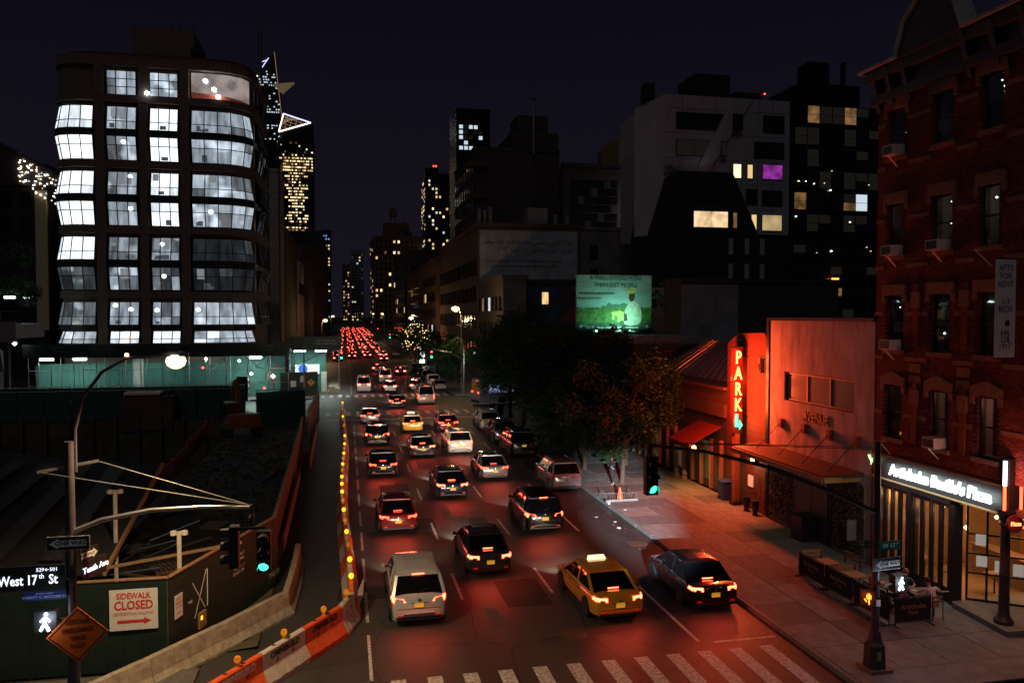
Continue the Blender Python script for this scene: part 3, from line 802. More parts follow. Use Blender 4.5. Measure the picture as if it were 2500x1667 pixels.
# city bus turning off into the side street
bus = thing('city_bus', 'city bus with blue stripe and orange rear standing in the side street', 'bus', (20.8, 92.2, 0), R(-78))
b = MB().loft([[(x * k, y, z) for x, z in ((1.27, .35), (1.29, 1.2), (1.26, 2.75), (1.05, 3.05), (-1.05, 3.05), (-1.26, 2.75), (-1.29, 1.2), (-1.27, .35))] for y, k in ((-6.1, .96), (-5.9, 1), (5.8, 1), (6.05, .95))])
b.build('body', mat('bus_paint', (0.30, 0.33, 0.40), 0.35, coat=.5), bus)
for sx in (-1, 1):
    for k in range(7):
        MB().box(sx * 1.275 - .01, sx * 1.275 + .012, -4.9 + k * 1.5, -3.55 + k * 1.5, 1.45, 2.45, glow_mat('bus_window%d' % k, (.45, .55, 1), (.5, .15, .7, .3, .12, .45, .2)[k], .8, 2.0)).build('window', None, bus)
    MB().slab([(sx * 1.285, -6.0, 1.38), (sx * 1.285, 5.9, 1.05), (sx * 1.285, 5.9, 1.15), (sx * 1.285, -6.0, 1.48)], (sx * .015, 0, 0), mat('stripe_blue', (.02, .12, .5), .4)).slab([(sx * 1.285, -6.0, 1.27), (sx * 1.285, 5.9, .95), (sx * 1.285, 5.9, 1.01), (sx * 1.285, -6.0, 1.33)], (sx * .015, 0, 0), 'yellow').build('stripe', None, bus)
    for yy in (-3.3, 3.6):
        MB().lathe((sx * 1.2, yy, .48), [(0, -.12), (.3, -.12), (.48, -.1), (.48, .1), (0, .1)], 18, 'rubber', axis='X').build('wheel', None, bus)
    MB().box(sx * 1.0 - .1, sx * 1.0 + .1, -6.2, -6.08, 1.45, 1.6, 'e_tail').build('tail_light', None, bus)
MB().box(-1.1, 1.1, -6.14, -6.0, 1.7, 2.7, 'yellow').build('rear_advert', None, bus)
MB().box(-1.15, 1.15, -6.2, -6.0, .35, .6, 'black').build('bumper', None, bus)

# ================================================================ EAST SIDE, NEAR: brick corner house with the pizzeria
bx = 21.2
piz = thing('corner_building', 'dark red brick corner building with arched stone lintels and heavy cornice above pizzeria', 'building', (0, 0, 0))
UP0 = 5.0; UPT = 19.3
wcols = [(27.2, .88), (24.75, .90), (22.55, .86)]      # centre y, width
wrows = [(5.65, 7.75), (9.15, 11.3), (12.85, 14.9), (16.75, 18.6)]
# wall behind the bricks, with real openings
def in_window(y, z):
    for (yc, w) in wcols:
        for (z0, z1) in wrows:
            if abs(y - yc) < w / 2 + .02 and z0 - .02 < z < z1 + .02: return True
    return False
wall = MB()
yb = [20.9] + sorted([v for yc, w in wcols for v in (yc - w / 2, yc + w / 2)]) + [28.35]
zb = [UP0] + [v for r_ in wrows for v in r_] + [UPT]
for i in range(len(yb) - 1):
    for j in range(len(zb) - 1):
        if not in_window((yb[i] + yb[i + 1]) / 2, (zb[j] + zb[j + 1]) / 2):
            wall.box(bx + .03, bx + .38, yb[i], yb[i + 1], zb[j], zb[j + 1])
wall.box(bx + .38, bx + 14, 28.0, 28.349, 0, UPT).box(bx + .38, bx + 14, 20.9, 21.2, UP0, UPT).box(bx + .38, bx + 14, 21.2, 28, UPT - .2, UPT - .002).box(bx + 13.6, bx + 14, 21.2, 28, 0, UPT - .2)
wall.build('wall', 'mortar', piz)
# bricks: nearest 300 singly, the rest joined
bricks = []
bl, bh = 0.205, 0.068
zz = UP0 + .03; row = 0
while zz < UPT - .1:
    yy = 20.92 + (0.11 if row % 2 else 0)
    while yy + bl < 28.35:
        yc = yy + bl / 2
        if not any(abs(yc - wy) < w / 2 + bl / 2 and z0 - .02 < zz + .03 < z1 + .02 for (wy, w) in wcols for (z0, z1) in wrows):
            bricks.append((yy, zz))
        yy += bl + .012
    zz += bh + .012; row += 1
bm1 = MB().box(0, .045, 0, bl, 0, bh).mesh('brick', 'brick_red'); bm2 = MB().box(0, .045, 0, bl, 0, bh).mesh('brick', 'brick_red2')
bricks.sort(key=lambda q: q[1])
for (yy, zz) in bricks[:300]:
    link('brick', bm1 if random.random() < .55 else bm2, piz, (bx - .008 + random.uniform(-.004, .004), yy, zz))
bk = MB()
for (yy, zz) in bricks[300:]:
    d = random.uniform(-.004, .004)
    bk.box(bx - .008 + d, bx + .035, yy, yy + bl, zz, zz + bh, 'brick_red' if random.random() < .55 else 'brick_red2')
stuff(bk.build('brickwork', None, piz, norm=False))
# south face along 17th street: painted brick, lower storeys
MB().box(bx + 1.2, bx + 14, 20.86, 20.9, UP0, UPT - .1).build('side_wall', 'brick_red', piz)
# windows
lits = {}
for i, (yc, w) in enumerate(wcols):
    for j, (z0, z1) in enumerate(wrows):
        y0, y1 = yc - w / 2, yc + w / 2; zm = (z0 + z1) / 2
        wd = MB().box(bx + .12, bx + .2, y0, y0 + .06, z0, z1).box(bx + .12, bx + .2, y1 - .06, y1, z0, z1).box(bx + .121, bx + .199, y0 + .06, y1 - .06, z0, z0 + .07).box(bx + .121, bx + .199, y0 + .06, y1 - .06, z1 - .07, z1).box(bx + .115, bx + .205, y0 + .06, y1 - .06, zm - .035, zm + .035).build('window', 'black', piz)
        lit = (i, j) in lits
        MB().box(bx + .16, bx + .165, y0 + .06, y1 - .06, z0 + .07, zm - .035, 'pane_glass').build('pane', None, wd)
        MB().box(bx + .145, bx + .15, y0 + .06, y1 - .06, zm + .035, z1 - .07, 'pane_glass').build('pane', None, wd)
        room = MB().add([(bx + 1.6, y0 - .5, z0 - .2), (bx + 1.6, y1 + .5, z0 - .2), (bx + 1.6, y1 + .5, z1 + .4), (bx + 1.6, y0 - .5, z1 + .4), (bx + .385, y0 - .5, z0 - .2), (bx + .385, y1 + .5, z0 - .2), (bx + .385, y1 + .5, z1 + .4), (bx + .385, y0 - .5, z1 + .4)], [(0, 1, 2, 3), (0, 4, 7, 3), (1, 5, 6, 2), (3, 2, 6, 7), (0, 1, 5, 4)], 'room_wall')
        room.build('room', None, wd, norm=False)
        if (i + j) % 2 == 0 or j == 0:
            cu_ = MB(); nf = 7; w0 = (y1 - y0) * (.45 if j else .55)
            cu_.loft([[(bx + .3 + .03 * (q % 2), y0 + .05 + w0 * q / nf, zz) for q in range(nf + 1)] for zz in (z0 + .1, z1 - .08)], 'curtain', cap=False, closed=False)
            cu_.build('curtain', None, wd)
        rb = random.Random(i * 7 + j)
        for q in range({0: 0, 1: 3, 2: 6, 3: 3}[j]):
            c = (bx + rb.uniform(.42, .7), rb.uniform(y0 + .2, y1 - .08), rb.uniform(z0 + .5, z1 - .1)); rr_ = rb.uniform(.02, .055)
            MB().lathe(c, [(0, -rr_), (rr_, 0), (0, rr_)], 8, 'e_bulb').build('bulb', None, wd)  # glowing specks added in place of viaduct lamp reflections on the glass
        if j == 0: lamp('POINT', (bx + .9, yc - .1, z1 - .3), (3, 8, 18)[i], ((1, .6, .3), (1, .62, .42), (1, .45, .4))[i], .1)
        if j == 2: lamp('POINT', (bx + .9, yc, z1 - .2), 2.5, (.95, .9, .7), .1)
        sil = MB().box(bx - .12, bx + .12, y0 - .12, y1 + .12, z0 - .16, z0).build('sill', 'stone', piz)
        # stone lintel with a shallow gable
        zt = z1; hh = .42
        if j in (0, 3):
            pts = [(y0 - .22, zt), (y0, zt), (yc, zt + .04), (y1, zt), (y1 + .22, zt), (y1 + .22, zt + hh * .75), (yc + .12, zt + hh + .1), (yc - .12, zt + hh + .1), (y0 - .22, zt + hh * .75)]
        else:
            pts = [(y0 - .2, zt), (y1 + .2, zt), (y1 + .2, zt + hh), (y0 - .2, zt + hh)]
        ln = MB().slab([(bx - .11, a, b_) for a, b_ in pts], (.13, 0, 0)).build('lintel', 'stone', piz)
        for yy in (y0 - .16, y1 + .16):
            MB().box(bx - .10, bx + .02, yy - .08, yy + .08, zt - .28, zt - .001).build('bracket', 'stone', piz)
for z in (6.55, 8.75, 10.5, 12.35, 14.2, 16.3, 18.0):
    segs = []; ylast = 20.9
    for yc, w in sorted(wcols):
        segs.append((ylast, yc - w / 2 - .2)); ylast = yc + w / 2 + .2
    segs.append((ylast, 28.34))
    if z in (6.55, 10.5, 14.2, 18.0):
        pass
    for a, b_ in segs:
        if b_ - a > .1: MB().box(bx - .03, bx + .03, a, b_, z, z + .16).build('stone_band', 'stone', piz)
for yc in (26.0, 23.6):   # relief panels between windows
    for z in (7.9, 8.35):
        MB().box(bx - .05, bx + .02, yc - .3, yc + .3, z, z + .32).build('relief_panel', 'stone', piz)
    for z0 in (5.6, 9.3):
        MB().box(bx - .06, bx + .02, yc - .14, yc + .14, z0, z0 + 2.4).build('pilaster', 'brick_red2', piz)
        MB().box(bx - .1, bx + .03, yc - .2, yc + .2, z0 + 1.5, z0 + 2.1).build('pilaster_cap', 'stone', piz)
# cornice
co = MB().box(bx - .25, bx + .2, 20.7, 28.5, 19.0, 19.35).box(bx - .45, bx + .2, 20.6, 28.6, 19.9, 20.3).box(bx - .12, bx + .2, 20.9, 28.4, 19.35, 19.9)
co.slab([(bx - .55, 28.75, 20.3), (bx - .55, 26.6, 20.3), (bx - .55, 26.2, 21.5), (bx - .55, 25.0, 22.4), (bx - .55, 23.8, 21.5), (bx - .55, 23.4, 20.3), (bx - .55, 20.5, 20.3), (bx - .55, 20.5, 20.5), (bx - .55, 28.75, 20.5)][:7], (.7, 0, 0))
co.build('cornice', 'cornice', piz)
for yy in (21.1, 22.3, 23.5, 26.5, 27.4, 28.2):
    MB().slab([(bx - .5, yy - .1, 20.2), (bx - .1, yy - .1, 18.7), (bx + .02, yy - .1, 18.7), (bx + .02, yy - .1, 20.2)], (0, .2, 0)).build('cornice_bracket', 'cornice', piz)
tp = MB()
for a, b_ in (((20.4, 20.36), (23.35, 20.36)), ((23.3, 20.4), (23.75, 21.55)), ((23.75, 21.55), (25.0, 22.48)), ((25.0, 22.48), (26.25, 21.55)), ((26.25, 21.55), (26.65, 20.4)), ((26.6, 20.36), (28.85, 20.36))):
    tp.bar((bx - .3, *a), (bx - .3, *b_), .75, .10)
tp.build('cornice_flashing', 'cornice_top', piz)
# air conditioners stand in the windows: things of their own
acm = None
ac_at = [(27.2, 5.65 + 0, 0), (24.75, 5.65, 1), (27.2, 9.15, 2), (27.2, 12.85, 3), (24.75, 12.85, 4), (27.2, 16.75, 5)]
ac_lb = {1: 'white window air conditioner in the lit middle window above the pizzeria sign', 2: 'window air conditioner with pale bracket in the left third-floor window', 3: 'window air conditioner in the left fourth-floor window',
         4: 'window air conditioner in the middle fourth-floor window', 5: 'topmost window air conditioner, under the left top-floor window'}
for (y, z, k) in ac_at:
    if k == 0: continue
    t = thing('air_conditioner', ac_lb[k], 'air conditioner', (bx - .2, y, z + .2), group='window air conditioners on the brick house')
    MB().box(-.25, .3, -.3, .3, -.19, .2, 'white_plastic').build('casing', None, t)
    MB().box(-.262, -.25, -.25, .25, -.14, .15, 'dkmetal').build('grille', None, t)
    MB().bar((-.2, 0, -.2), (.22, 0, -.62), .06, .03, 'white_plastic').build('bracket', None, t)
for (y, z, lb) in ((22.55, 12.6, 'loose pale bracket under the right fourth-floor window'), (27.25, 5.35, 'loose pale bracket below the left second-floor window')):
    tag(MB().bar((bx - .35, y + .25, z + .1), (bx - .02, y - .1, z - .45), .06, .03, 'white_plastic').bar((bx - .35, y + .3, z + .12), (bx - .02, y + .3, z + .12), .05, .03, 'white_plastic').build('window_bracket'), lb, 'bracket')
# rental banner standing out from the corner
bn = thing('rental_banner', 'tall white banner for apartments to rent on the brick corner', 'banner', (20.75, 21.45, 0))
MB().box(-.38, .38, -.03, .0, 9.15, 12.3, 'white').build('panel', None, bn)
MB().bar((-.38, -.0, 12.32), (.9, .0, 12.32), .05, .05, 'dkmetal').bar((-.38, 0, 9.13), (.9, 0, 9.13), .05, .05, 'dkmetal').build('frame', None, bn)
for (s_, z) in (('APTS', 12.02), ('FOR', 11.76), ('RENT', 11.5), ('1-3', 10.95), ('BEDS', 10.7), ('646', 9.95), ('328', 9.73), ('1917', 9.51)):
    text(s_, 'lettering', .28, (.0, -.035, z), SOUTH, 'dkmetal', bn, .002, sx=.85)
MB().lathe((.08, -.033, 10.25), [(0, -.006), (.1, -.006), (.1, 0)], 16, mat('phone_badge', (.12, .01, .05), .5), axis='Y').build('phone_badge', None, bn)

# shopfront
sf = thing('pizzeria_front', 'black pizzeria shopfront with folding glass doors and brilliant white lettered sign', 'shopfront', (0, 0, 0))
MB().box(bx - .10, bx + .4, 24.0, 28.3, 3.75, 5.0).box(bx - .1, bx + .4, 21.6, 24.0, 4.0, 5.0).build('fascia', 'black', sf)
MB().box(bx - .18, bx - .1, 21.6, 28.2, 3.95, 4.0).box(bx - .18, bx - .1, 21.6, 28.2, 4.88, 4.93).build('sign_rail', 'wood', sf)
sign = text("Artichoke Basille's Pizza", 'sign_lettering', .60, (bx - .2, 24.6, 4.42), WEST, 'e_sign', sf, .03, sx=.86, offset=.012, shear=.12)
lf = MB()
for yc, s in ((27.85, 1), (28.25, -1)):
    for k in range(3):
        a = R(40 + 38 * k) if s < 0 else R(140 - 38 * k)
        c = (yc + .12 * math.cos(a) , 4.55 + .22 * math.sin(a) - .1 * k)
        lf.slab([(bx - .2, c[0] + .13 * math.cos(a + q) * e, c[1] + .17 * math.sin(a + q) * e) for q, e in ((0, 1), (1.3, .35), (3.14, 1), (4.9, .35))], (.03, 0, 0))
lf.build('leaf_emblem', 'e_leafsign', sf)
for y0 in (24.1, 26.4):                     # bulkheads and posts
    pass
MB().box(bx - .02, bx + .3, 23.95, 28.3, .15, .55).build('bulkhead', 'black', sf)
for y in (28.2, 26.15, 23.95):
    MB().box(bx - .08, bx + .28, y - .13, y + .13, .15, 3.75).build('post', 'black', sf)
inner = glow_mat('restaurant_inside', (1, .6, .3), .10, .9, 1.8)
inner2 = glow_mat('restaurant_inside_bright', (1, .52, .22), .35, .85, 1.5)
for (a, b_) in ((26.3, 28.05), (24.1, 26.0)):
    n = 4; wdt = (b_ - a) / n
    for k in range(n):
        y0 = a + k * wdt
        f = MB().box(bx, bx + .07, y0 + .02, y0 + .10, .56, 3.7).box(bx, bx + .07, y0 + wdt - .10, y0 + wdt - .02, .56, 3.7).box(bx + .001, bx + .069, y0 + .1, y0 + wdt - .1, .56, .68).box(bx + .001, bx + .069, y0 + .1, y0 + wdt - .1, 3.58, 3.7).build('folding_door', 'black', sf)
        MB().box(bx + .03, bx + .04, y0 + .1, y0 + wdt - .1, .68, 3.58, 'pane_glass').build('pane', None, f)
# corner entrance: glazed wall set back diagonally
dx0, dy0, dx1, dy1 = 21.7, 23.85, 24.6, 21.6
dl = math.hypot(dx1 - dx0, dy1 - dy0); ang = math.atan2(dy1 - dy0, dx1 - dx0)
dr = thing('entrance_screen', 'glazed corner entrance with black gridded doors and notices taped inside', 'entrance', (dx0, dy0, .35), ang)
for k in range(7):
    x = k * dl / 6
    MB().box(x - .035, x + .035, -.04, .04, 0, 3.4, 'black').build('mullion', None, dr)
for z in (0, .95, 1.65, 2.35, 3.4):
    MB().box(.035, dl - .035, -.035, .035, z, z + .06, 'black').build('rail', None, dr)
MB().box(.035, dl - .035, .0, .005, 0.06, 2.35, 'pane_glass').build('glass', None, dr)
MB().box(.035, dl - .035, .0, .005, 2.41, 3.4, 'pane_glass').build('transom_glass', None, dr)
for (x, z, w, h) in ((.25, 2.0, .32, .4), (.28, 1.25, .34, .38), (.85, 1.1, .3, .42), (1.4, 1.05, .32, .42)):
    MB().box(x, x + w, -.06, -.045, z, z + h, mat('notice', (.7, .66, .62), .6, emit=(1, .85, .75), es=.22, light=False)).build('notice', None, dr)
text('PIZZA', 'neon_lettering', .5, (1.9, -.06, 2.9), SOUTH, mat('warm_sign', (1, .3, .1), emit=(1, .35, .1), es=1.0, light=False), dr, .01)
M['orange_wall'] = mat('orange_plaster', (.55, .2, .07), .8, noise=.2, scale=1.5)
MB().box(28.0, 28.1, 21.2, 28.0, .15, 4.0, 'orange_wall').box(bx + .4, 28.0, 27.9, 28.0, .15, 4.0, 'wood').box(bx + .4, 28.0, 21.2, 28, .1, .13, 'slab').build('interior_wall', None, sf)
MB().box(24.8, 25.3, 23.6, 27.0, .15, 1.25, 'wood').box(24.7, 25.4, 23.5, 27.1, 1.25, 1.32, 'stone').build('counter', None, sf)
for (y_, z_) in ((27.0, 2.3), (26.2, 2.0), (25.3, 2.5), (24.5, 2.1), (23.4, 2.6), (22.6, 2.2)):
    MB().box(27.93, 27.99, y_ - .3, y_ + .3, z_ - .25, z_ + .3, random.choice(['white', 'black', 'wood', 'cloth_blue'])).build('picture', None, sf)
for (x_, y_, z_) in ((22.6, 24.9, 2.6), (23.2, 26.8, 2.9), (22.4, 27.5, 2.3), (24.6, 25.6, 2.7), (26.0, 24.2, 3.1), (25.5, 22.8, 3.0)):
    MB().lathe((x_, y_, z_), [(0, -.09), (.09, 0), (0, .1)], 8, 'e_warm').tube([(x_, y_, z_ + .08), (x_, y_, 4.0)], .01, 4, 'black').build('pendant_lamp', None, sf)
for (x_, y_) in ((22.3, 25.4), (22.5, 26.9), (23.6, 24.6)):
    MB().box(x_ - .3, x_ + .3, y_ - .3, y_ + .3, .86, .9, 'wood').tube([(x_, y_, .15), (x_, y_, .86)], .03, 6, 'black').build('indoor_table', None, sf)
lamp('POINT', (23.6, 26.6, 3.2), 90, (1, .5, .2), .2)
for y_ in (24.6, 25.6, 26.9, 27.7): lamp('POINT', (21.75, y_, 3.2), 30, (1, .52, .2), .08)  # points without fixtures, added inside to brighten the folding doors
MB().box(bx + .4, 28.0, 21.2, 28, .13, .15, 'wood').build('floorboards', None, sf)
rd = MB().box(bx, 30, 20.9, 28, 4.0, 4.2).build('ceiling', 'far_brown', sf)
structure(MB().prism([(20.98, 23.7), (20.75, 21.1), (27, 20.6), (27, 23.9), (21.2, 23.9)], .1, .34).build('entrance_step', 'granite'))
tag(MB().lathe((21.25, 21.75, .34), [(.3, 0), (.3, .12), (.22, .2), (.17, .35), (.155, 1.6), (.17, 1.62), (.155, 1.66), (.14, 3.2), (.2, 3.3), (.17, 3.4), (.26, 3.62), (.26, 3.7)], 16).build('iron_column', 'pole_paint', smooth=True), 'old round cast iron column carrying the corner of the brick house', 'column')
# neon tubes on the column head
on = thing('neon_corner_sign', 'white and red vertical neon tubes around a dark box on the corner column', 'neon sign', (21.15, 21.5, 4.05))
MB().box(-.18, .18, -.15, .15, 0.1, 1.8, 'black').box(-.3, .3, -.2, .2, 0.02, .12, 'dkmetal').build('box', None, on)
for x in (-.32, .32):
    MB().tube([(x, -.12, .95), (x, -.12, 1.75)], .055, 8, 'e_open_w').build('white_tube', None, on)
    MB().tube([(x, -.12, .15), (x, -.12, .95)], .045, 8, 'e_open_r').build('red_tube', None, on)
dsc = MB().lathe((0, -.25, -.28), [(0, 0), (.3, 0), (.3, .08)], 20, mat('badge', (.12, .02, .03), .5), axis='Y')
dsc.build('round_badge', None, on)
text('Pizza', 'lettering', .2, (0, -.27, -.28), SOUTH, 'e_neon', on, .01)
lamp('POINT', (20.5, 20.6, 5.0), 130, (1, .2, .12), .15)
lamp('AREA', (bx - .45, 24.8, 4.35), 48, (.85, 1, .95), .5, rot=(0, R(-62), 0), sy=5.5)
lamp('AREA', (25.4, 24.0, 3.7), 190, (1, .5, .22), 2.2, rot=(0, 0, 0), sy=2.5)

# ---------------------------------------------------------------- the pale stucco building and canopy
av = thing('stucco_building', 'pale stucco two-storey building with ribbon window, washed red by neon', 'building', (0, 0, 0))
MB().box(bx, bx + 12, 28.36, 36.5, .1, 6.33).box(bx, bx + 12, 28.36, 29.65, 6.33, 7.75).box(bx, bx + 12, 35.1, 36.5, 6.33, 7.75).box(bx, bx + 12, 28.36, 36.5, 7.75, 10.25).box(bx + .35, bx + 12, 29.65, 35.1, 6.33, 7.75).build('wall', 'stucco', av)
MB().box(bx - .06, bx + 12, 36.5, 36.75, .1, 10.4).box(bx - .06, bx + 12, 28.36, 36.5, 10.25, 10.4).build('coping', 'black', av)
for k in range(3):
    y0 = 29.7 + k * 1.8
    f = MB().box(bx + .1, bx + .2, y0, y0 + .07, 6.36, 7.72).box(bx + .1, bx + .2, y0 + 1.73, y0 + 1.8, 6.36, 7.72).box(bx + .101, bx + .199, y0 + .07, y0 + 1.73, 6.36, 6.44).box(bx + .101, bx + .199, y0 + .07, y0 + 1.73, 7.64, 7.72).build('window', 'black', av)
    MB().box(bx + .15, bx + .16, y0 + .07, y0 + 1.73, 6.44, 7.64, mat('frosted_pane', (.22, .25, .2), .2)).build('pane', None, f)
text('AVENUE', 'lettering', .62, (bx - .04, 32.35, 5.75), WEST, mat('brass_letters', (.35, .22, .06), .4, metal=.6), av, .04, sx=.86, offset=.004)
for y in (35.2, 33.2, 31.2, 29.3):
    MB().box(bx - .2, bx, y - .14, y + .14, 4.95, 5.4, mat('stay_box', (.3, .07, .05), .6)).build('stay_box', None, av)
    MB().tube([(bx - .15, y, 5.2), (bx - 1.4, y + .1, 3.9)], .018, 5, 'dkmetal').build('stay_rod', None, av)
cn = thing('entrance_canopy', 'long low canopy with red roof and brass-lit edge fixed to the stucco wall', 'canopy', (0, 0, 0))
MB().slab([(bx - .01, 28.9, 3.75), (bx - 1.75, 29.2, 3.62), (bx - 1.75, 36.9, 3.62), (bx - .01, 37.4, 3.75)], (0, 0, .18), 'canopy_roof').build('roof', None, cn)
MB().box(bx - 1.84, bx - 1.76, 29.12, 36.95, 3.52, 3.74, 'canopy_edge').box(bx - 1.76, bx - .02, 29.06, 29.14, 3.52, 3.74, 'canopy_edge').build('edge_trim', None, cn)
MB().box(bx - 1.5, bx - .05, 29.4, 36.6, 3.52, 3.6, 'black').build('soffit', None, cn)
# ivy panels, dark doors and utility pipes below the canopy
iv = MB()
for (a, b_) in ((28.8, 31.0), (34.0, 36.6)):
    for _ in range(3200):
        y = random.uniform(a, b_); z = random.uniform(.3, 3.4); x = bx - random.uniform(.02, .22)
        s = random.uniform(.025, .06); t1 = Vector((random.gauss(0, 1), random.gauss(0, 1), random.gauss(0, 1))).normalized(); t2 = t1.cross(Vector((0.3, .5, .8))).normalized()
        c = Vector((x, y, z))
        iv.add([c - t1 * s, c + t2 * s * .7, c + t1 * s, c - t2 * s * .7], [(0, 1, 2, 3)], 'leaf' if random.random() < .5 else 'leaf3')
tag(stuff(iv.build('ivy', None, norm=False)), 'dense ivy covering the wall under the canopy', 'ivy')
MB().box(bx - .06, bx, 31.1, 33.9, .15, 3.4, 'black').build('door_surround', None, av)
for y in (31.3, 32.55): MB().box(bx - .1, bx - .06, y, y + 1.2, .15, 3.1, mat('grey_door', (.05, .055, .06), .5)).build('door', None, av)
MB().tube([(bx - .1, 28.7, .15), (bx - .1, 28.7, 3.3), (bx - .1, 29.0, 3.5)], .05, 8, 'steel').build('drainpipe', None, av)
tag(MB().box(bx - .9, bx - .1, 32.0, 32.9, .15, 1.25, 'black').box(bx - .95, bx - .06, 31.95, 32.95, 1.25, 1.3, 'dkmetal').build('planter_box'), 'black box standing by the grey doors under the canopy', 'box')

# brick annex behind the neon
M['annex_brick'] = mat('annex_brick', (.13, .035, .02), .85, noise=.45, scale=8, bump=.3)
an = thing('brick_annex', 'small brick gabled annex lit orange by the vertical neon sign', 'building')
MB().box(bx + .3, bx + 9, 36.76, 41.6, .1, 8.9).slab([(bx + .3, 36.76, 8.9), (bx + .3, 41.6, 8.9), (bx + .3, 40.4, 9.5), (bx + .3, 37.6, 9.6)], (8, 0, 0)).build('wall', 'annex_brick', an)
MB().box(bx - .0, bx + .3, 36.77, 38.6, .1, 3.4).build('pier', 'annex_brick', an)
for (y, z) in ((37.3, 7.4), (39.6, 8.3)):
    f = MB().box(bx + .22, bx + .3, y, y + .75, z, z + .95, 'black').build('window', None, an)
    MB().box(bx + .2, bx + .22, y + .08, y + .67, z + .08, z + .87, 'glass_dark').build('pane', None, f)
cr_ = MB()
for z in [1.2 + .34 * i for i in range(22)]:
    cr_.box(bx + .285, bx + .3, 36.78, 41.6, z, z + .02)
cr_.build('mortar_course', 'mortar', an)
wl = thing('wall_lamp', 'warm glass wall lamp on the brick pier beside the menu board', 'wall lamp', (bx - .15, 37.6, 2.75))
MB().box(-.1, .12, -.1, .1, -.05, .4, 'dkmetal').build('bracket', None, wl)
MB().lathe((-.14, 0, .1), [(0, -.2), (.1, -.15), (.12, 0), (.1, .15), (0, .2)], 10, 'e_warm').build('globe', None, wl)
lamp('POINT', (bx - .55, 37.6, 2.7), 26, (1, .6, .3), .1)
tag(MB().box(bx - .05, bx + .0, 38.0, 38.5, 1.35, 1.95, mat('menu', (.7, .5, .4), .6, emit=(1, .6, .4), es=.35, light=False)).build('menu_board'), 'small pale menu board on the brick pier by the neon post', 'menu board')
for (y, lb) in ((37.0, 'brass planter urn by the brick pier, nearer the canopy'), (37.9, 'brass planter urn by the brick pier, nearer the neon post')):
    t = thing('planter_urn', lb, 'planter', (bx - .45, y, .15))
    MB().lathe((0, 0, 0), [(.16, 0), (.12, .1), (.2, .5), (.22, .75), (.18, .75)], 12, 'dkmetal').build('urn', None, t)
    pl = MB()
    for _ in range(60):
        c = Vector((random.gauss(0, .1), random.gauss(0, .1), .85 + random.random() * .35)); s = .05
        pl.add([c + Vector((random.uniform(-s, s), random.uniform(-s, s), random.uniform(-s, s))) for _ in range(3)], [(0, 1, 2)])
    stuff(pl.build('foliage', 'leaf', t, norm=False))

# vertical PARK neon on its post
pk = thing('vertical_neon_sign', 'tall vertical red neon sign reading PARK with a green arrow below', 'neon sign', (20.85, 39.3, 0))
MB().box(-.15, .15, -.15, .15, .15, 4.1, 'orange_plank').box(-.25, .25, -.25, .25, .1, .35, 'dkmetal').build('post', None, pk)
MB().box(-.25, .27, -.17, .17, 4.1, 8.75, mat('neon_box', (.09, .01, .007), .5)).build('box', None, pk)
MB().box(-.33, .35, -.2, .2, 8.75, 8.82, 'dkmetal').box(.32, .66, -.05, .05, 8.2, 8.3, 'dkmetal').box(.32, .66, -.05, .05, 4.9, 5.0, 'dkmetal').build('bracket', None, pk)
for i, ch in enumerate('PARK'):
    text(ch, 'neon_letter', 1.0, (0, -.2, 8.2 - i * .86), SOUTH, 'e_neon', pk, .03, sx=.66, offset=.016)
ga = MB().slab([(-.16, -.2, 5.15), (-.16, -.2, 4.45), (.08, -.2, 4.45), (.08, -.2, 4.3), (.26, -.2, 4.55), (.08, -.2, 4.8), (.08, -.2, 4.62), (-.02, -.2, 4.62), (-.02, -.2, 5.15)], (0, -.03, 0), 'e_neon_green')
ga.build('green_arrow', None, pk)
for z in (8.2, 7.3, 6.4, 5.6):
    lamp('POINT', (19.85, 38.5, z), 640, (1, .085, .02), .12)  # red lamps added clear of the sign so its wash reaches the wall
lamp('POINT', (20.8, 38.9, 4.7), 10, (.1, 1, .3), .1)
lamp('POINT', (20.6, 39.9, 7.0), 160, (1, .085, .02), .12)

# low dark restaurant behind the trees
lo = thing('low_restaurant', 'low dark brick garage-like restaurant with timber posts behind the street trees', 'building')
MB().box(bx + .3, bx + 14, 41.61, 82.5, .1, 5.2).build('wall', 'far_dark', lo)
MB().box(bx + .1, bx + .3, 41.61, 82.5, 4.6, 5.35).box(bx + .05, bx + .3, 41.61, 82.5, 6.2, 6.35).box(bx + .35, bx + 13, 41.62, 60, 5.2, 6.2).build('parapet', 'far_brown', lo)
for k in range(14):
    y = 42.0 + k * 1.3
    MB().box(bx + .1, bx + .3, y, y + .16, .15, 3.2).build('timber_post', 'wood', lo)
    if k % 3 == 1: MB().box(bx + .2, bx + .32, y + .3, y + 1.1, .6, 2.9, glow_mat('pub_window%d' % k, (1, .55, .15), .06, .8, 2)).build('window', None, lo)
MB().slab([(bx + 2, 46, 5.4), (bx + 2, 60, 5.4), (bx + 6, 56, 8.6), (bx + 6, 50, 8.6)], (5, 0, 0), 'far_grey').build('hipped_roof', None, lo)
for k in range(12):
    MB().bar((bx + 1.9 + .02, 46.5 + k * 1.15, 5.45), (bx + 5.9, 50.3 + k * .48, 8.65), .05, .08, 'steel').build('roof_rib', None, lo)
MB().box(bx + 1, bx + 12, 62, 82, 5.2, 8.0, 'far_dark').box(bx + 1.0, bx + 11, 66, 82, 8.0, 8.6, 'far_grey').build('upper_storey', None, lo)
aw = thing('red_awning', 'small sloping red awning over the restaurant door with a lamp beneath', 'awning', (bx, 43.4, 0))
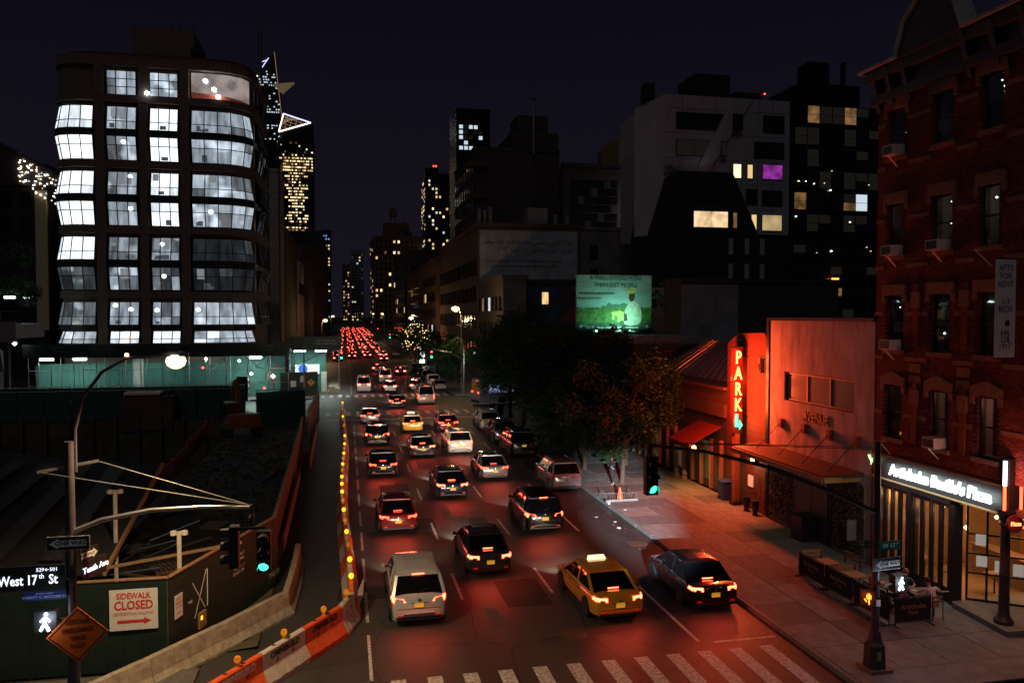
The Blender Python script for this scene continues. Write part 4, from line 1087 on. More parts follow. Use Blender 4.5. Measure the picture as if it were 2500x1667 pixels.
MB().slab([(0.1, 1.5, 4.0), (.1, -1.5, 4.0), (-1.9, -1.5, 3.0), (-1.9, 1.5, 3.0)], (0, 0, .06), 'awning').slab([(-1.9, 1.5, 3.0), (-1.9, -1.5, 3.0), (-1.9, -1.5, 2.8), (-1.9, 1.5, 2.8)], (.02, 0, 0), 'awning').build('cloth', None, aw)
MB().bar((0, -1.5, 3.0), (-1.9, -1.5, 3.0), .04, .04, 'dkmetal').bar((0, 1.5, 3.0), (-1.9, 1.5, 3.0), .04, .04, 'dkmetal').build('frame', None, aw)
tag(MB().lathe((19.5, 41.7, 2.9), [(0, -.16), (.1, -.12), (.13, 0), (.1, .12), (0, .16)], 10, 'e_warm').tube([(19.5, 41.7, 3.05), (19.5, 41.9, 3.3)], .02, 5, 'dkmetal').build('hanging_lantern'), 'bright warm lantern hanging at the corner of the red awning', 'lantern')
lamp('SPOT', (19.7, 43.6, 2.75), 230, (1, .5, .14), .15, rot=(0, R(-12), 0), spot=140, blend=.9)
lamp('SPOT', (19.9, 40.3, 3.2), 130, (1, .62, .25), .15, rot=(0, R(-10), 0), spot=135, blend=.9)
wb_ = thing('wheelie_bin', 'blue wheeled bin standing by the restaurant wall near the neon post', 'bin', (bx - .35, 40.5, .15))
MB().loft([[(-.25, -.25, .05), (.25, -.25, .05), (.25, .25, .05), (-.25, .25, .05)], [(-.32, -.3, 1.0), (.32, -.3, 1.0), (.32, .3, 1.0), (-.32, .3, 1.0)]], 'blue_bin').build('body', None, wb_)
MB().slab([(-.35, -.33, 1.0), (.35, -.33, 1.0), (.35, .33, 1.06), (-.35, .33, 1.06)], (0, 0, .05), 'blue_bin').build('lid', None, wb_)
for sx in (-.25, .25): MB().lathe((sx, .28, .1), [(0, -.04), (.1, -.04), (.1, .04), (0, .04)], 10, 'rubber', axis='X').build('wheel', None, wb_)
for (y, lb) in ((45.8, 'stone bollard in front of the restaurant, nearest the awning'), (47.0, 'second stone bollard in front of the restaurant'), (51.5, 'third stone bollard in front of the restaurant, deep under the trees')):
    tag(MB().lathe((bx - .4, y, .15), [(.2, 0), (.2, .1), (.14, .3), (.18, .42), (.1, .6), (0, .66)], 12, 'granite').build('bollard'), lb, 'bollard', 'stone bollards along the restaurant front')

# ================================================================ CAFE ENCLOSURE, FURNITURE AND DINERS
def screen_panel(p0, p1, lb, txt=True, flip=False):
    d = Vector((p1[0] - p0[0], p1[1] - p0[1], 0)); L = d.length; a = math.atan2(d.y, d.x)
    t = thing('cafe_barrier', lb, 'cafe barrier', (p0[0], p0[1], .15), a, 'black canvas cafe barriers round the pizzeria tables')
    MB().box(.04, L - .04, -.012, .012, .16, .92).build('canvas', 'canvas', t)
    f = MB()
    for x in (0.02, L - .02): f.tube([(x, 0, 0), (x, 0, 1.0)], .02, 6); f.bar((x, -.2, .02), (x, .2, .02), .06, .03)
    f.tube([(.02, 0, .96), (L - .02, 0, .96)], .018, 6).tube([(.02, 0, .13), (L - .02, 0, .13)], .015, 6)
    f.build('frame', 'dkmetal', t)
    if txt:
        y = -.02; rot = (R(90), 0, 0)
        if flip: y = .02; rot = (R(90), 0, R(180))
        text('Artichoke', 'lettering', .24, (L / 2, y, .64), rot, 'wood', t, .003, offset=.004)
        text('Pizza', 'lettering', .2, (L / 2, y, .44), rot, 'wood', t, .003)
    return t
screen_panel((17.62, 27.9), (17.66, 26.35), 'cafe barrier on the kerb side, farthest from the corner, by the first bench')
screen_panel((17.66, 26.25), (17.7, 24.7), 'cafe barrier on the kerb side, middle one of three')
screen_panel((17.7, 24.6), (17.72, 22.75), 'cafe barrier on the kerb side, nearest the signal pole', txt=False)
screen_panel((17.8, 22.6), (19.2, 22.62), 'cafe barrier with pizza lettering facing the camera at the near end')
tbl = None
for i, (x, y, lb) in enumerate(((18.3, 27.2, 'square brown cafe table farthest from the corner'), (18.4, 25.6, 'square brown cafe table beside the middle barrier'), (18.9, 24.4, 'cafe table with plates behind the signal pole'), (19.5, 23.5, 'cafe table with plates in front of the white-shirted diner'))):
    t = thing('cafe_table', lb, 'table', (x, y, .15), group='cafe tables in the enclosure')
    MB().box(-.38, .38, -.38, .38, .72, .76, 'wood').build('tabletop', None, t)
    MB().lathe((0, 0, 0), [(.25, 0), (.25, .02), (.03, .06), (.03, .72)], 10, 'dkmetal').build('pedestal', None, t)
    if i > 1:
        for (px, py) in ((-.15, .1), (.16, -.08)):
            tag(MB().lathe((x + px, y + py, .91), [(0, .004), (.07, .004), (.12, .02), (.12, .015)], 14, 'white').build('plate'), ['', '', 'white plate on the table behind the signal pole', 'white plate on the table by the white-shirted diner'][i] + (' (left)' if px < 0 else ' (right)'), 'plate')
def bench(x, y, rz, lb):
    t = thing('slatted_bench', lb, 'bench', (x, y, .15), rz, 'timber benches in the cafe enclosure')
    for k in range(3): MB().box(-.55, .55, -.2 + k * .14, -.09 + k * .14, .43, .46, 'wood').build('slat', None, t)
    for k in range(2): MB().box(-.55, .55, .22, .25, .62 + k * .17, .74 + k * .17, 'wood').build('back_slat', None, t)
    for sx in (-.48, .48): MB().bar((sx, -.18, 0), (sx, -.18, .43), .05, .05, 'dkmetal').bar((sx, .24, 0), (sx, .24, .92), .05, .05, 'dkmetal').bar((sx, -.18, .41), (sx, .24, .41), .04, .04, 'dkmetal').build('end_frame', None, t)
bench(18.3, 28.0, 0, 'timber bench at the far end of the cafe enclosure')
bench(19.4, 27.4, R(-90), 'timber bench against the folding doors of the pizzeria')
bench(18.35, 26.4, R(180), 'timber bench between the two empty cafe tables')
def chair(x, y, rz, lb):
    t = thing('cafe_chair', lb, 'chair', (x, y, .15), rz, 'metal cafe chairs')
    for k in range(4): MB().box(-.2, .2, -.19 + k * .1, -.11 + k * .1, .44, .46, 'wood').build('seat_slat', None, t)
    for k in range(2): MB().box(-.2, .2, -.21, -.19, .62 + .14 * k, .70 + .14 * k, 'wood').build('back_slat', None, t)
    for sx in (-.2, .2):
        MB().bar((sx, -.22, 0), (sx, -.2, .86), .025, .025, 'dkmetal').build('leg', None, t)
        MB().bar((sx, .2, 0), (sx, .19, .45), .025, .025, 'dkmetal').build('leg', None, t)
    return t
chair(19.6, 22.98, 0, 'cafe chair under the white-shirted diner'); chair(19.45, 24.2, R(170), 'cafe chair under the fair-haired diner')
chair(18.35, 24.5, R(-90), 'cafe chair left of the signal pole, under the pink-topped diner'); chair(18.9, 23.75, 0, 'cafe chair behind the signal pole')

def skin_mesh(name, verts, edges, radii, sub=2, root=0):
    me = bpy.data.meshes.new(name); me.from_pydata([tuple(v) for v in verts], edges, [])
    o = bpy.data.objects.new(name, me); COL.objects.link(o)
    md = o.modifiers.new('s', 'SKIN')
    sk = me.skin_vertices[0].data
    for i, r_ in enumerate(radii):
        q = r_ if isinstance(r_, tuple) else (r_, r_)
        sk[i].radius = q; sk[i].use_root = (i == root)
    md.use_smooth_shade = True
    s2 = o.modifiers.new('u', 'SUBSURF'); s2.levels = sub; s2.render_levels = sub
    dg = bpy.context.evaluated_depsgraph_get()
    out = bpy.data.meshes.new_from_object(o.evaluated_get(dg))
    bpy.data.objects.remove(o)
    for p in out.polygons: p.use_smooth = True
    return out
def person(lb, x, y, rz, pose, shirt, legs, skin='skin', hair='hair', z=.15, long_hair=False, sleeves=True):
    t = thing('person', lb, 'person', (x, y, z), rz)
    if pose == 'stand':
        J = dict(pel=(0, 0, .95), wst=(0, .01, 1.10), chs=(0, .0, 1.32), nk=(0, .03, 1.50), hd=(0, .09, 1.66), top=(0, .09, 1.76),
                 hl=(.10, 0, .92), kl=(.12, .03, .50), al=(.12, -.02, .09), tl=(.13, .14, .04), hr=(-.10, 0, .92), kr=(-.13, .02, .50), ar=(-.15, -.04, .09), tr=(-.17, .12, .04),
                 sl=(.19, 0, 1.42), el=(.25, .05, 1.15), wl=(.12, .24, 1.18), sr=(-.19, 0, 1.42), er=(-.25, .05, 1.15), wr=(-.08, .25, 1.2))
    elif pose == 'reach':
        J = dict(pel=(0, 0, .50), wst=(0, .05, .66), chs=(0, .14, .88), nk=(0, .20, 1.05), hd=(-.03, .27, 1.2), top=(-.03, .28, 1.30),
                 hl=(.10, .02, .50), kl=(.14, .44, .50), al=(.16, .40, .08), tl=(.17, .55, .04), hr=(-.10, .02, .50), kr=(-.14, .44, .50), ar=(-.14, .36, .08), tr=(-.15, .5, .04),
                 sl=(.20, .14, .98), el=(.42, .12, .84), wl=(.66, .16, .82), sr=(-.20, .14, .98), er=(-.30, .33, .80), wr=(-.12, .52, .80))
    else:
        J = dict(pel=(0, 0, .50), wst=(0, .01, .66), chs=(0, .05, .90), nk=(0, .08, 1.07), hd=(0, .13, 1.23), top=(0, .13, 1.33),
                 hl=(.10, .02, .50), kl=(.13, .45, .50), al=(.14, .42, .08), tl=(.15, .56, .04), hr=(-.10, .02, .50), kr=(-.13, .45, .50), ar=(-.14, .40, .08), tr=(-.15, .54, .04),
                 sl=(.19, .05, 1.00), el=(.27, .22, .80), wl=(.12, .44, .80), sr=(-.19, .05, 1.00), er=(-.27, .22, .80), wr=(-.10, .42, .84))
    names = list(J); ix = {n: i for i, n in enumerate(names)}
    E_ = [('pel', 'wst'), ('wst', 'chs'), ('chs', 'nk'), ('nk', 'hd'), ('hd', 'top'), ('pel', 'hl'), ('hl', 'kl'), ('kl', 'al'), ('al', 'tl'), ('pel', 'hr'), ('hr', 'kr'), ('kr', 'ar'), ('ar', 'tr'),
          ('chs', 'sl'), ('sl', 'el'), ('el', 'wl'), ('chs', 'sr'), ('sr', 'er'), ('er', 'wr')]
    rad = dict(pel=(.13, .10), wst=(.12, .09), chs=(.14, .10), nk=.05, hd=(.078, .095), top=(.06, .07), hl=.085, kl=.055, al=.036, tl=.032, hr=.085, kr=.055, ar=.036, tr=.032, sl=.058, el=.038, wl=.026, sr=.058, er=.038, wr=.026)
    V = [Vector(J[n]) for n in names]; ED = [(ix[a], ix[b]) for a, b in E_]; RD = [rad[n] for n in names]
    # hands: palm and five fingers each
    for s in 'lr':
        w = Vector(J['w' + s]); e = Vector(J['e' + s]); d = (w - e).normalized()
        side = d.cross(Vector((0, 0, 1))).normalized()
        pi = len(V); V.append(w + d * .07); RD.append((.036, .018)); ED.append((ix['w' + s], pi))
        for k in range(4):
            L = (.062, .075, .07, .055)[k]
            b = V[pi] + side * (-.027 + .018 * k) + d * .01
            V += [b + d * L * .55, b + d * L - Vector((0, 0, .018))]; RD += [.0095, .008]
            n = len(V); ED += [(pi, n - 2), (n - 2, n - 1)]
        b = w + d * .03 + side * -.03
        V += [b, b + d * .03 - side * .018]; RD += [.012, .010]; n = len(V); ED += [(ix['w' + s], n - 2), (n - 2, n - 1)]
    me = skin_mesh('body', V, ED, RD, 2); me.materials.append(M[skin])
    link('body', me, t)
    def cloth(nm, jn, eds, grow, mt):
        q = {n: i for i, n in enumerate(jn)}
        rr_ = [tuple(g + grow for g in rad[n]) if isinstance(rad[n], tuple) else rad[n] + grow for n in jn]
        pts = [Vector(J[n]) if n in J else n for n in jn]
        m2 = skin_mesh(nm, pts, [(q[a], q[b]) for a, b in eds], rr_, 2); m2.materials.append(M[mt]); link(nm, m2, t)
    # shirt: torso and upper arms; trousers: hips to ankle
    for s in 'lr':
        J['c' + s] = tuple(Vector(J['s' + s]).lerp(Vector(J['e' + s]), .8)); rad['c' + s] = .044
        J['d' + s] = tuple(Vector(J['k' + s]).lerp(Vector(J['a' + s]), .8)); rad['d' + s] = .042
    J['c0'] = tuple(Vector(J['chs']).lerp(Vector(J['nk']), .7)); rad['c0'] = .06
    cloth('shirt', ['wst', 'pel', 'chs', 'c0', 'sl', 'cl', 'sr', 'cr'], [('wst', 'pel'), ('wst', 'chs'), ('chs', 'c0'), ('chs', 'sl'), ('sl', 'cl'), ('chs', 'sr'), ('sr', 'cr')], .014, shirt)
    cloth('trousers', ['pel', 'hl', 'kl', 'dl', 'hr', 'kr', 'dr'], [('pel', 'hl'), ('hl', 'kl'), ('kl', 'dl'), ('pel', 'hr'), ('hr', 'kr'), ('kr', 'dr')], .012, legs)
    hd = Vector(J['hd'])
    hm = MB()
    rings = []
    for k in range(7):
        a = k / 6 * math.pi * .62
        rings.append((.106 * math.sin(a) + .001, .112 * math.cos(a) + .04))
    hm.lathe((hd.x, hd.y - .018, hd.z), rings, 14, hair)
    if long_hair: hm.lathe((hd.x, hd.y - .06, hd.z - .2), [(.03, 0), (.085, .05), (.1, .2)], 10, hair)
    hm.build('hair', None, t, smooth=True)
    fc = MB()
    for sx in (-.03, .03): fc.lathe((hd.x + sx, hd.y + .088, hd.z + .01), [(0, -.01), (.012, 0), (0, .01)], 6, 'black')
    fc.slab([(hd.x - .012, hd.y + .092, hd.z - .03), (hd.x + .012, hd.y + .092, hd.z - .03), (hd.x, hd.y + .09, hd.z + .015)], (0, .022, 0), skin).box(hd.x - .022, hd.x + .022, hd.y + .082, hd.y + .09, hd.z - .055, hd.z - .048, 'red_print')
    fc.build('face', None, t)
    for sx in (-.085, .085): MB().lathe((hd.x + sx, hd.y, hd.z - .005), [(0, -.03), (.014, -.01), (.014, .015), (0, .03)], 6, skin).build('ear', None, t)
    return t
person('person in a white T-shirt seated with back to the camera, arm stretched out', 19.6, 23.0, 0, 'reach', 'cloth_white', 'cloth_pink', 'skin')
person('fair-haired person in a teal top facing the white-shirted diner', 19.45, 24.25, R(170), 'sit', 'cloth_teal', 'cloth_blue', 'skin', 'hair2', long_hair=True)
person('person in a pink sleeveless top seated left of the signal pole', 18.32, 24.5, R(-90), 'sit', 'cloth_pink', 'cloth_dark', 'skin2')
person('person in dark blue seated just behind the signal pole', 18.9, 23.75, 0, 'sit', 'cloth_blue', 'cloth_dark', 'skin2')
person('person in dark clothes standing on the sidewalk among the street trees', 15.9, 45.3, R(60), 'stand', 'cloth_dark', 'cloth_dark', 'skin2')

# ================================================================ STREET TREES
def leaf_cloud(seed, n, R0, H0, z0, size, mats, holes=5, clumps=26):
    rr = random.Random(seed); m = MB()
    cl = []
    for _ in range(clumps):
        a = rr.random() * 6.283; r_ = R0 * math.sqrt(rr.random()) * .95; h = rr.random()
        cl.append((r_ * math.cos(a) * (1 - .35 * abs(h - .35)), r_ * math.sin(a) * (1 - .35 * abs(h - .35)), z0 + H0 * h * (1 - .28 * (r_ / R0) ** 2), R0 * rr.uniform(.16, .36), mats[rr.randrange(len(mats))]))
    for i in range(n):
        cx, cy, cz, cr, mt = cl[rr.randrange(clumps)]
        v = Vector((rr.gauss(0, 1), rr.gauss(0, 1), rr.gauss(0, .75)))
        v = v.normalized() * cr * (rr.random() ** .45) * rr.uniform(.8, 1.25)
        c = Vector((cx, cy, cz)) + v
        s = size * rr.uniform(.6, 1.4)
        t1 = Vector((rr.gauss(0, 1), rr.gauss(0, 1), rr.gauss(0, .5))).normalized(); t2 = t1.cross(Vector((rr.gauss(0, 1), rr.gauss(0, 1), rr.gauss(0, 1)))).normalized()
        m.add([c - t1 * s, c + t2 * s * .45 + t1 * s * .1, c + t1 * s, c - t2 * s * .45 + t1 * s * .1], [(0, 1, 2, 3)], mt)
    return m.mesh('crown', norm=False), cl
def tree_meshes(seed, H, Rc, n, size, mats, th=.13, lean=0.0):
    rr = random.Random(seed)
    z0 = H * .29
    me, cl = leaf_cloud(seed, n, Rc, H - z0 - .3, z0, size, mats)
    tm = MB()
    top = (lean, rr.uniform(-.2, .2), H * .62)
    tm.tube([(0, 0, -.05), (lean * .1, 0, .3), (lean * .3, .05, H * .2), (lean * .6, 0, H * .38), top], [th * 1.35, th, th * .85, th * .65, th * .3], 9, 'bark')
    lm = MB()
    for k in range(9):
        c = cl[k]; zb = H * rr.uniform(.25, .5)
        mid = (c[0] * .45 + lean * .4, c[1] * .45, (zb + c[2]) / 2 - .1)
        lm.tube([(lean * .5, 0, zb), mid, (c[0], c[1], c[2])], [th * .42, th * .26, th * .08], 6, 'bark')
    return tm.mesh('trunk', smooth=True), lm.mesh('limbs', smooth=True), me
TV = [tree_meshes(11, 8.6, 4.1, 19000, .12, ['leaf', 'leaf2', 'leaf3'], .15, .4), tree_meshes(12, 7.6, 3.5, 12000, .115, ['leaf', 'leaf3', 'leaf2'], .13, -.3), tree_meshes(13, 9.6, 4.4, 16000, .12, ['leaf3', 'leaf', 'leaf'], .17, .2),
      tree_meshes(15, 7.4, 2.8, 3800, .17, ['leaf2', 'leaf', 'leaf2'], .13, .2)]
def tree(x, y, k, lb, rz=0, s=1.0, z=.14, group='street trees along the east sidewalk', kind='street_tree', flat=1.0):
    t = thing(kind, lb, 'tree', (x, y, z), rz, group); t.scale = (s, s, s * flat)
    a, b, c = TV[k]
    link('trunk', a, t); link('limbs', b, t)
    link('crown', c, t)
    return t
tree(16.6, 45.7, 0, 'nearest street tree, its crown catching the red neon glow', 0, .95)
tree(19.0, 51.5, 2, 'street tree close to the restaurant wall behind the nearest tree', 4.4, .92)
tree(19.4, 61.0, 0, 'street tree close to the restaurant wall, farther one', 2.4, 1.1)
tree(15.7, 50.5, 1, 'street tree just behind the standing person', 1.3)
tree(16.8, 56.5, 2, 'tall street tree behind the large black parked vehicle', 2.1, 1.08)
tree(15.8, 63.5, 0, 'street tree level with the dark grey parked crossover', 3.9, 1.2)
tree(15.9, 70.0, 2, 'big street tree level with the white parked crossover', .7, 1.2)
tree(16.2, 77.5, 1, 'last street tree before the side street, above the litter bins', 5.0, 1.35)
tree(19.8, 83.5, 0, 'street tree at the side-street corner in front of the bus', 2.9, 1.2)
tree(14.9, 107.5, 3, 'small lamp-lit green tree beyond the side street corner', 2.0, 1.0)
tree(15.2, 120, 3, 'second lamp-lit tree beyond the side street', 4.0, 1.05)
tree(15.2, 134, 3, 'third tree beyond the side street, before the strung lights', 1.0, 1.1)
tree(25.0, 80, 2, 'dark tree behind the bus below the green billboard', 1.1, 1.0)
tree(31.0, 86.0, 1, 'dark tree in the side street under the green billboard', .4, 1.1, group='trees in the side street')
tl_ = tree(15.3, 178, 3, 'street tree wound with golden string lights', 3.0, 1.25)
sl = MB(); rr = random.Random(8)
for _ in range(120):
    a = rr.random() * 6.28; z = 2.6 + rr.random() * 6.0; r_ = 3.1 * math.sqrt(rr.random()) * math.sqrt(max(.05, 1 - ((z - 5.2) / 3.5) ** 2))
    c = (r_ * math.cos(a) * .9, r_ * math.sin(a) * .9, z * .8); s = rr.uniform(.03, .07)
    sl.box(c[0] - s, c[0] + s, c[1] - s, c[1] + s, c[2] - s, c[2] + s)
stuff(sl.build('string_lights', 'e_string', tl_))
for i, (x, y, s) in enumerate(((-38.5, 98, 1.35), (-43.5, 100, 1.3), (-50, 99, 1.2))):
    tree(x, y, 2, ['leafy tree on the elevated park at the left, nearest the brick tower', 'leafy tree on the elevated park at the left edge', 'tree on the elevated park at the very edge of the picture'][i], i, s * .75, z=9.6, group='trees on the elevated park', kind='park_tree')
# tree pit with hooped guard and lit edging
tp_ = thing('tree_guard', 'low metal hooped tree-pit guard with pale edging, empty pit lit white', 'tree guard', (14.15, 41.3, .15))
gm_ = MB()
for k in range(13):
    for (x, y) in ((.05 + k * .14, 0.05),):
        gm_.tube([(x, y, 0), (x, y, .42)], .012, 5)
for k in range(11):
    gm_.tube([(.05, .05 + k * .14, 0), (.05, .05 + k * .14, .42)], .012, 5); gm_.tube([(1.75, .05 + k * .14, 0), (1.75, .05 + k * .14, .42)], .012, 5)
gm_.tube([(.05, 1.5, .42), (.05, .05, .42), (1.75, .05, .42), (1.75, 1.5, .42)], .015, 5)
gm_.build('railings', 'steel', tp_)
MB().box(0, 1.8, -.06, .04, 0, .12, 'granite').box(0, .05, .04, 1.6, 0, .12, 'granite').build('edging', None, tp_)
MB().box(-.12, .0, -.5, -.1, -.02, .12, 'white').box(-.12, .0, -.08, .3, -.02, .12, 'black').build('striped_stone', None, tp_)
tag(MB().lathe((15.0, 41.6, .15), [(.2, 0), (.2, .04), (.05, .7), (0, .72)], 12, 'orange').build('traffic_cone'), 'orange traffic cone standing in the tree pit', 'traffic cone')
for (x, y, lb) in ((14.8, 80.3, 'black litter bin at the side-street corner, left of the pair'), (15.7, 80.1, 'black litter bin at the side-street corner, right of the pair')):
    t = thing('litter_bin', lb, 'bin', (x, y, .15), group='litter bins at the corner')
    m = MB().lathe((0, 0, 0), [(.3, 0), (.36, 1.0), (.4, 1.02), (.4, 1.08)], 14, 'black')
    m.build('basket', None, t); MB().lathe((0, 0, 0), [(.38, 1.08), (.3, 1.2), (0, 1.24)], 14, 'dkmetal').build('lid', None, t)

# ================================================================ SIGNALS AND SIGNS
def signal_head(parent, x, y, z, lit='g', rz=0, name='signal_head'):
    e = bpy.data.objects.new(name, None); COL.objects.link(e); e.parent = parent; e.location = (x, y, z); e.rotation_euler = (0, 0, rz)
    MB().box(-.17, .17, -.1, .12, -.52, .52, 'black').build('housing', None, e)
    for k, (c, zz) in enumerate((('r', .34), ('a', 0), ('g', -.34))):
        mm = {'r': 'e_red', 'g': 'e_green', 'a': 'e_amber'}[c] if c in lit else 'glass_dark'
        MB().lathe((0, -.1, zz), [(0, -.035), (.08, -.03), (.125, 0)], 14, mm, axis='Y').build('lens', None, e)
        v = MB(); n = 9
        ring = [(.14 * math.cos(R(-20 + 220 * i / n)), .14 * math.sin(R(-20 + 220 * i / n))) for i in range(n + 1)]
        v.loft([[(a, -.1, zz + b) for a, b in ring], [(a, -.32, zz + b - .015) for a, b in ring]], 'black', cap=False, closed=False)
        v.build('visor', None, e)
    return e
# -- left pole with mast arm, lamp bracket and signs
lp = thing('signal_pole', 'dark signal pole at the left with guyed mast arm and sodium lamp bracket', 'signal pole', (-6.52, 20.5, 0.14))
MB().tube([(0, 0, 0), (0, 0, 7.35)], [.13, .105], 14, 'pole_paint').lathe((0, 0, 0), [(.24, 0), (.24, .5), (.16, .9)], 12, 'pole_paint').build('pole', None, lp, smooth=True)
arm = [(0, 0, 5.15), (.7, 0, 5.42), (1.8, 0, 5.6), (3.0, 0, 5.62), (4.15, 0, 5.56)]
MB().tube(arm, [.07, .06, .055, .05, .045], 10, 'steel').build('mast_arm', None, lp, smooth=True)
MB().bar((-.62, -.25, 6.68), (.58, .25, 6.82), .06, .06, 'steel').build('cross_bar', None, lp)
for p in ((-.58, -.24, 6.68), (.55, .24, 6.82)):
    MB().tube([p, (4.1, 0, 5.62)], .012, 5, 'steel').build('guy_wire', None, lp)
MB().tube([(.12, .05, 6.6), (.12, .05, 7.6), (.3, .05, 8.4), (.75, .05, 9.0), (1.3, .05, 9.33), (2.15, .05, 9.38)], [.045, .045, .04, .038, .035, .032], 8, 'pole_paint').build('lamp_bracket', None, lp, smooth=True)
hdl = MB().loft([[(2.1 + dx, .05 + s * w_, 9.36 + h_) for s, h_ in ((-1, 0), (-.7, .09), (0, .12), (.7, .09), (1, 0))] for dx, w_ in ((0, .06), (.15, .13), (.5, .14), (.62, .06))], 'steel').build('lamp_head', None, lp, smooth=True)
MB().lathe((2.42, .05, 9.34), [(.14, .06), (.22, -.02), (.24, -.1), (.2, -.2), (.1, -.27), (0, -.29)], 16, 'e_sodium').build('lamp_glass', None, lp, smooth=True)
MB().lathe((1.3, .05, 9.38), [(0, .07), (.04, .06), (.05, 0)], 8, 'e_warm').build('photocell', None, lp)  # small bead on the bracket, made to glow by itself
lamp('SPOT', (-4.1, 20.55, 9.0), 2500, (1.0, .68, .36), .16, rot=(0, 0, 0), spot=146, blend=.55)
hg = bpy.data.objects.new('signal_bracket', None); COL.objects.link(hg); hg.parent = lp; hg.location = (4.15, 0, 0)
MB().tube([(0, 0, 5.62), (.02, 0, 5.1)], .05, 8, 'black').lathe((0, 0, 5.3), [(.06, -.1), (.09, 0), (.06, .1)], 10, 'black').bar((-.5, 0, 5.02), (.35, 0, 5.02), .07, .06, 'black').build('hanger', None, hg)
signal_head(lp, 4.45, 0, 4.42, 'g')
signal_head(lp, 3.72, .12, 4.55, '', R(-90))
ow = thing('one_way_sign', 'black and white one-way arrow sign, arrow pointing left, on the left pole', 'sign', (-6.52, 20.33, 5.08))
MB().box(-.46, .46, -.01, .01, -.155, .155, 'black').box(-.47, .47, .01, .016, -.165, .165, 'white').build('plate', None, ow)
MB().slab([(-.42, -.012, 0), (-.22, -.012, .125), (-.22, -.012, .075), (.40, -.012, .075), (.40, -.012, -.075), (-.22, -.012, -.075), (-.22, -.012, -.125)], (0, -.003, 0), 'white').build('arrow', None, ow)
text('ONE WAY', 'lettering', .15, (.06, -.018, 0), SOUTH, 'black_print', ow, .002, offset=.004)
ow2 = thing('one_way_sign', 'small one-way sign turned edge-on towards the avenue on the left pole', 'sign', (-6.28, 20.38, 4.72), R(62))
MB().box(0, .55, -.01, .01, -.17, .17, 'black').build('plate', None, ow2)
MB().slab([(.52, -.012, 0), (.38, -.012, .12), (.38, -.012, .07), (.03, -.012, .07), (.03, -.012, -.07), (.38, -.012, -.07), (.38, -.012, -.12)], (0, -.003, 0), 'white').build('arrow', None, ow2)
text('ONE WAY', 'lettering', .1, (.2, -.018, 0), SOUTH, 'black_print', ow2, .002)
st_ = thing('street_name_sign', 'lit street name sign reading West 17th St at the left edge', 'street sign', (-7.32, 20.35, 4.28))
MB().box(-.78, .72, -.02, .04, -.28, .30, 'black').box(.72, .80, -.04, .06, -.1, -.04, 'dkmetal').build('panel', None, st_)
text('West 17', 'lettering', .33, (-.30, -.03, -.04), SOUTH, 'e_sign_street', st_, .003, sx=.72, offset=.004)
text('th', 'lettering', .17, (.21, -.03, .05), SOUTH, 'e_sign_street', st_, .003, sx=.8)
text('St', 'lettering', .32, (.46, -.03, -.04), SOUTH, 'e_sign_street', st_, .003, sx=.78, offset=.004)
text('529←501', 'lettering', .12, (.33, -.03, .2), SOUTH, 'e_sign_street', st_, .003)
s2 = thing('street_name_sign', 'lit street name sign for the avenue seen nearly edge-on', 'street sign', (-6.22, 20.42, 4.35), R(66))
MB().box(0, .75, -.015, .02, -.22, .22, 'black').build('panel', None, s2)
text('Tenth Ave', 'lettering', .2, (.38, -.02, 0), SOUTH, 'e_sign_street', s2, .003, offset=.004)
bs = thing('street_name_sign', 'blue honorary street name sign below the lit one', 'street sign', (-7.05, 20.33, 3.86))
MB().box(-.46, .46, -.01, .01, -.10, .10, 'sign_blue').build('plate', None, bs)
text('EVERETT C. HATCHER PL', 'lettering', .085, (0, -.014, -.03), SOUTH, 'white', bs, .001)
text('SPECIAL AGENT', 'lettering', .055, (0, -.014, .055), SOUTH, 'white', bs, .001)
wk = thing('walk_signal', 'brilliant white walking-man signal on the left pole', 'pedestrian signal', (-7.0, 20.3, 3.28))
MB().box(-.24, .24, -.12, .14, -.24, .24, 'black').box(.2, .45, -.02, .02, -.03, .03, 'dkmetal').build('housing', None, wk)
def walker(parent, mt='e_walk', s=1.0):
    m = MB().lathe((.02 * s, -.13, .16 * s), [(0, -.01), (.035 * s, 0), (0, .01)], 10, mt, axis='Y')
    for a, b, w_ in (((.0, .11), (-.01, -.02), .075), ((-.01, -.02), (.07, -.19), .045), ((-.01, -.02), (-.09, -.18), .045), ((.0, .09), (.09, .0), .035), ((.0, .09), (-.09, .01), .035)):
        m.bar((a[0] * s, -.13, a[1] * s), (b[0] * s, -.13, b[1] * s), .02, w_ * s, mt)
    m.build('walking_man', None, parent)
walker(wk, s=1.15)
lamp('POINT', (-7.0, 19.9, 3.28), 12, (.7, .8, 1.0), .1)
lm_ = thing('roadwork_sign', 'orange diamond roadwork sign telling drivers to merge right', 'sign', (-6.28, 20.1, 2.95), R(8))
MB().slab([(-.66, 0, 0), (0, 0, -.66), (.66, 0, 0), (0, 0, .66)], (0, .02, 0), 'orange_sign').build('panel', None, lm_)
bd_ = MB()
for a, b in (((-.6, 0), (0, -.6)), ((0, -.6), (.6, 0)), ((.6, 0), (0, .6)), ((0, .6), (-.6, 0))):
    bd_.bar((a[0], -.004, a[1]), (b[0], -.004, b[1]), .006, .02, 'black_print')
bd_.build('border', None, lm_)
for i, s_ in enumerate(('LEFT LANE', 'ENDS AHEAD', 'MERGE', 'RIGHT')):
    text(s_, 'lettering', .165, (0, -.01, .30 - i * .19), SOUTH, 'black_print', lm_, .002, sx=.66)
MB().bar((0, .05, -2.75), (0, .05, .3), .06, .04, 'steel').bar((-.5, .05, -2.78), (.5, .05, -2.78), .06, .05, 'steel').build('stand', None, lm_)
eb = thing('equipment_box', 'black control cabinet clipped to the foot of the left pole', 'cabinet', (-6.5, 20.2, .14))
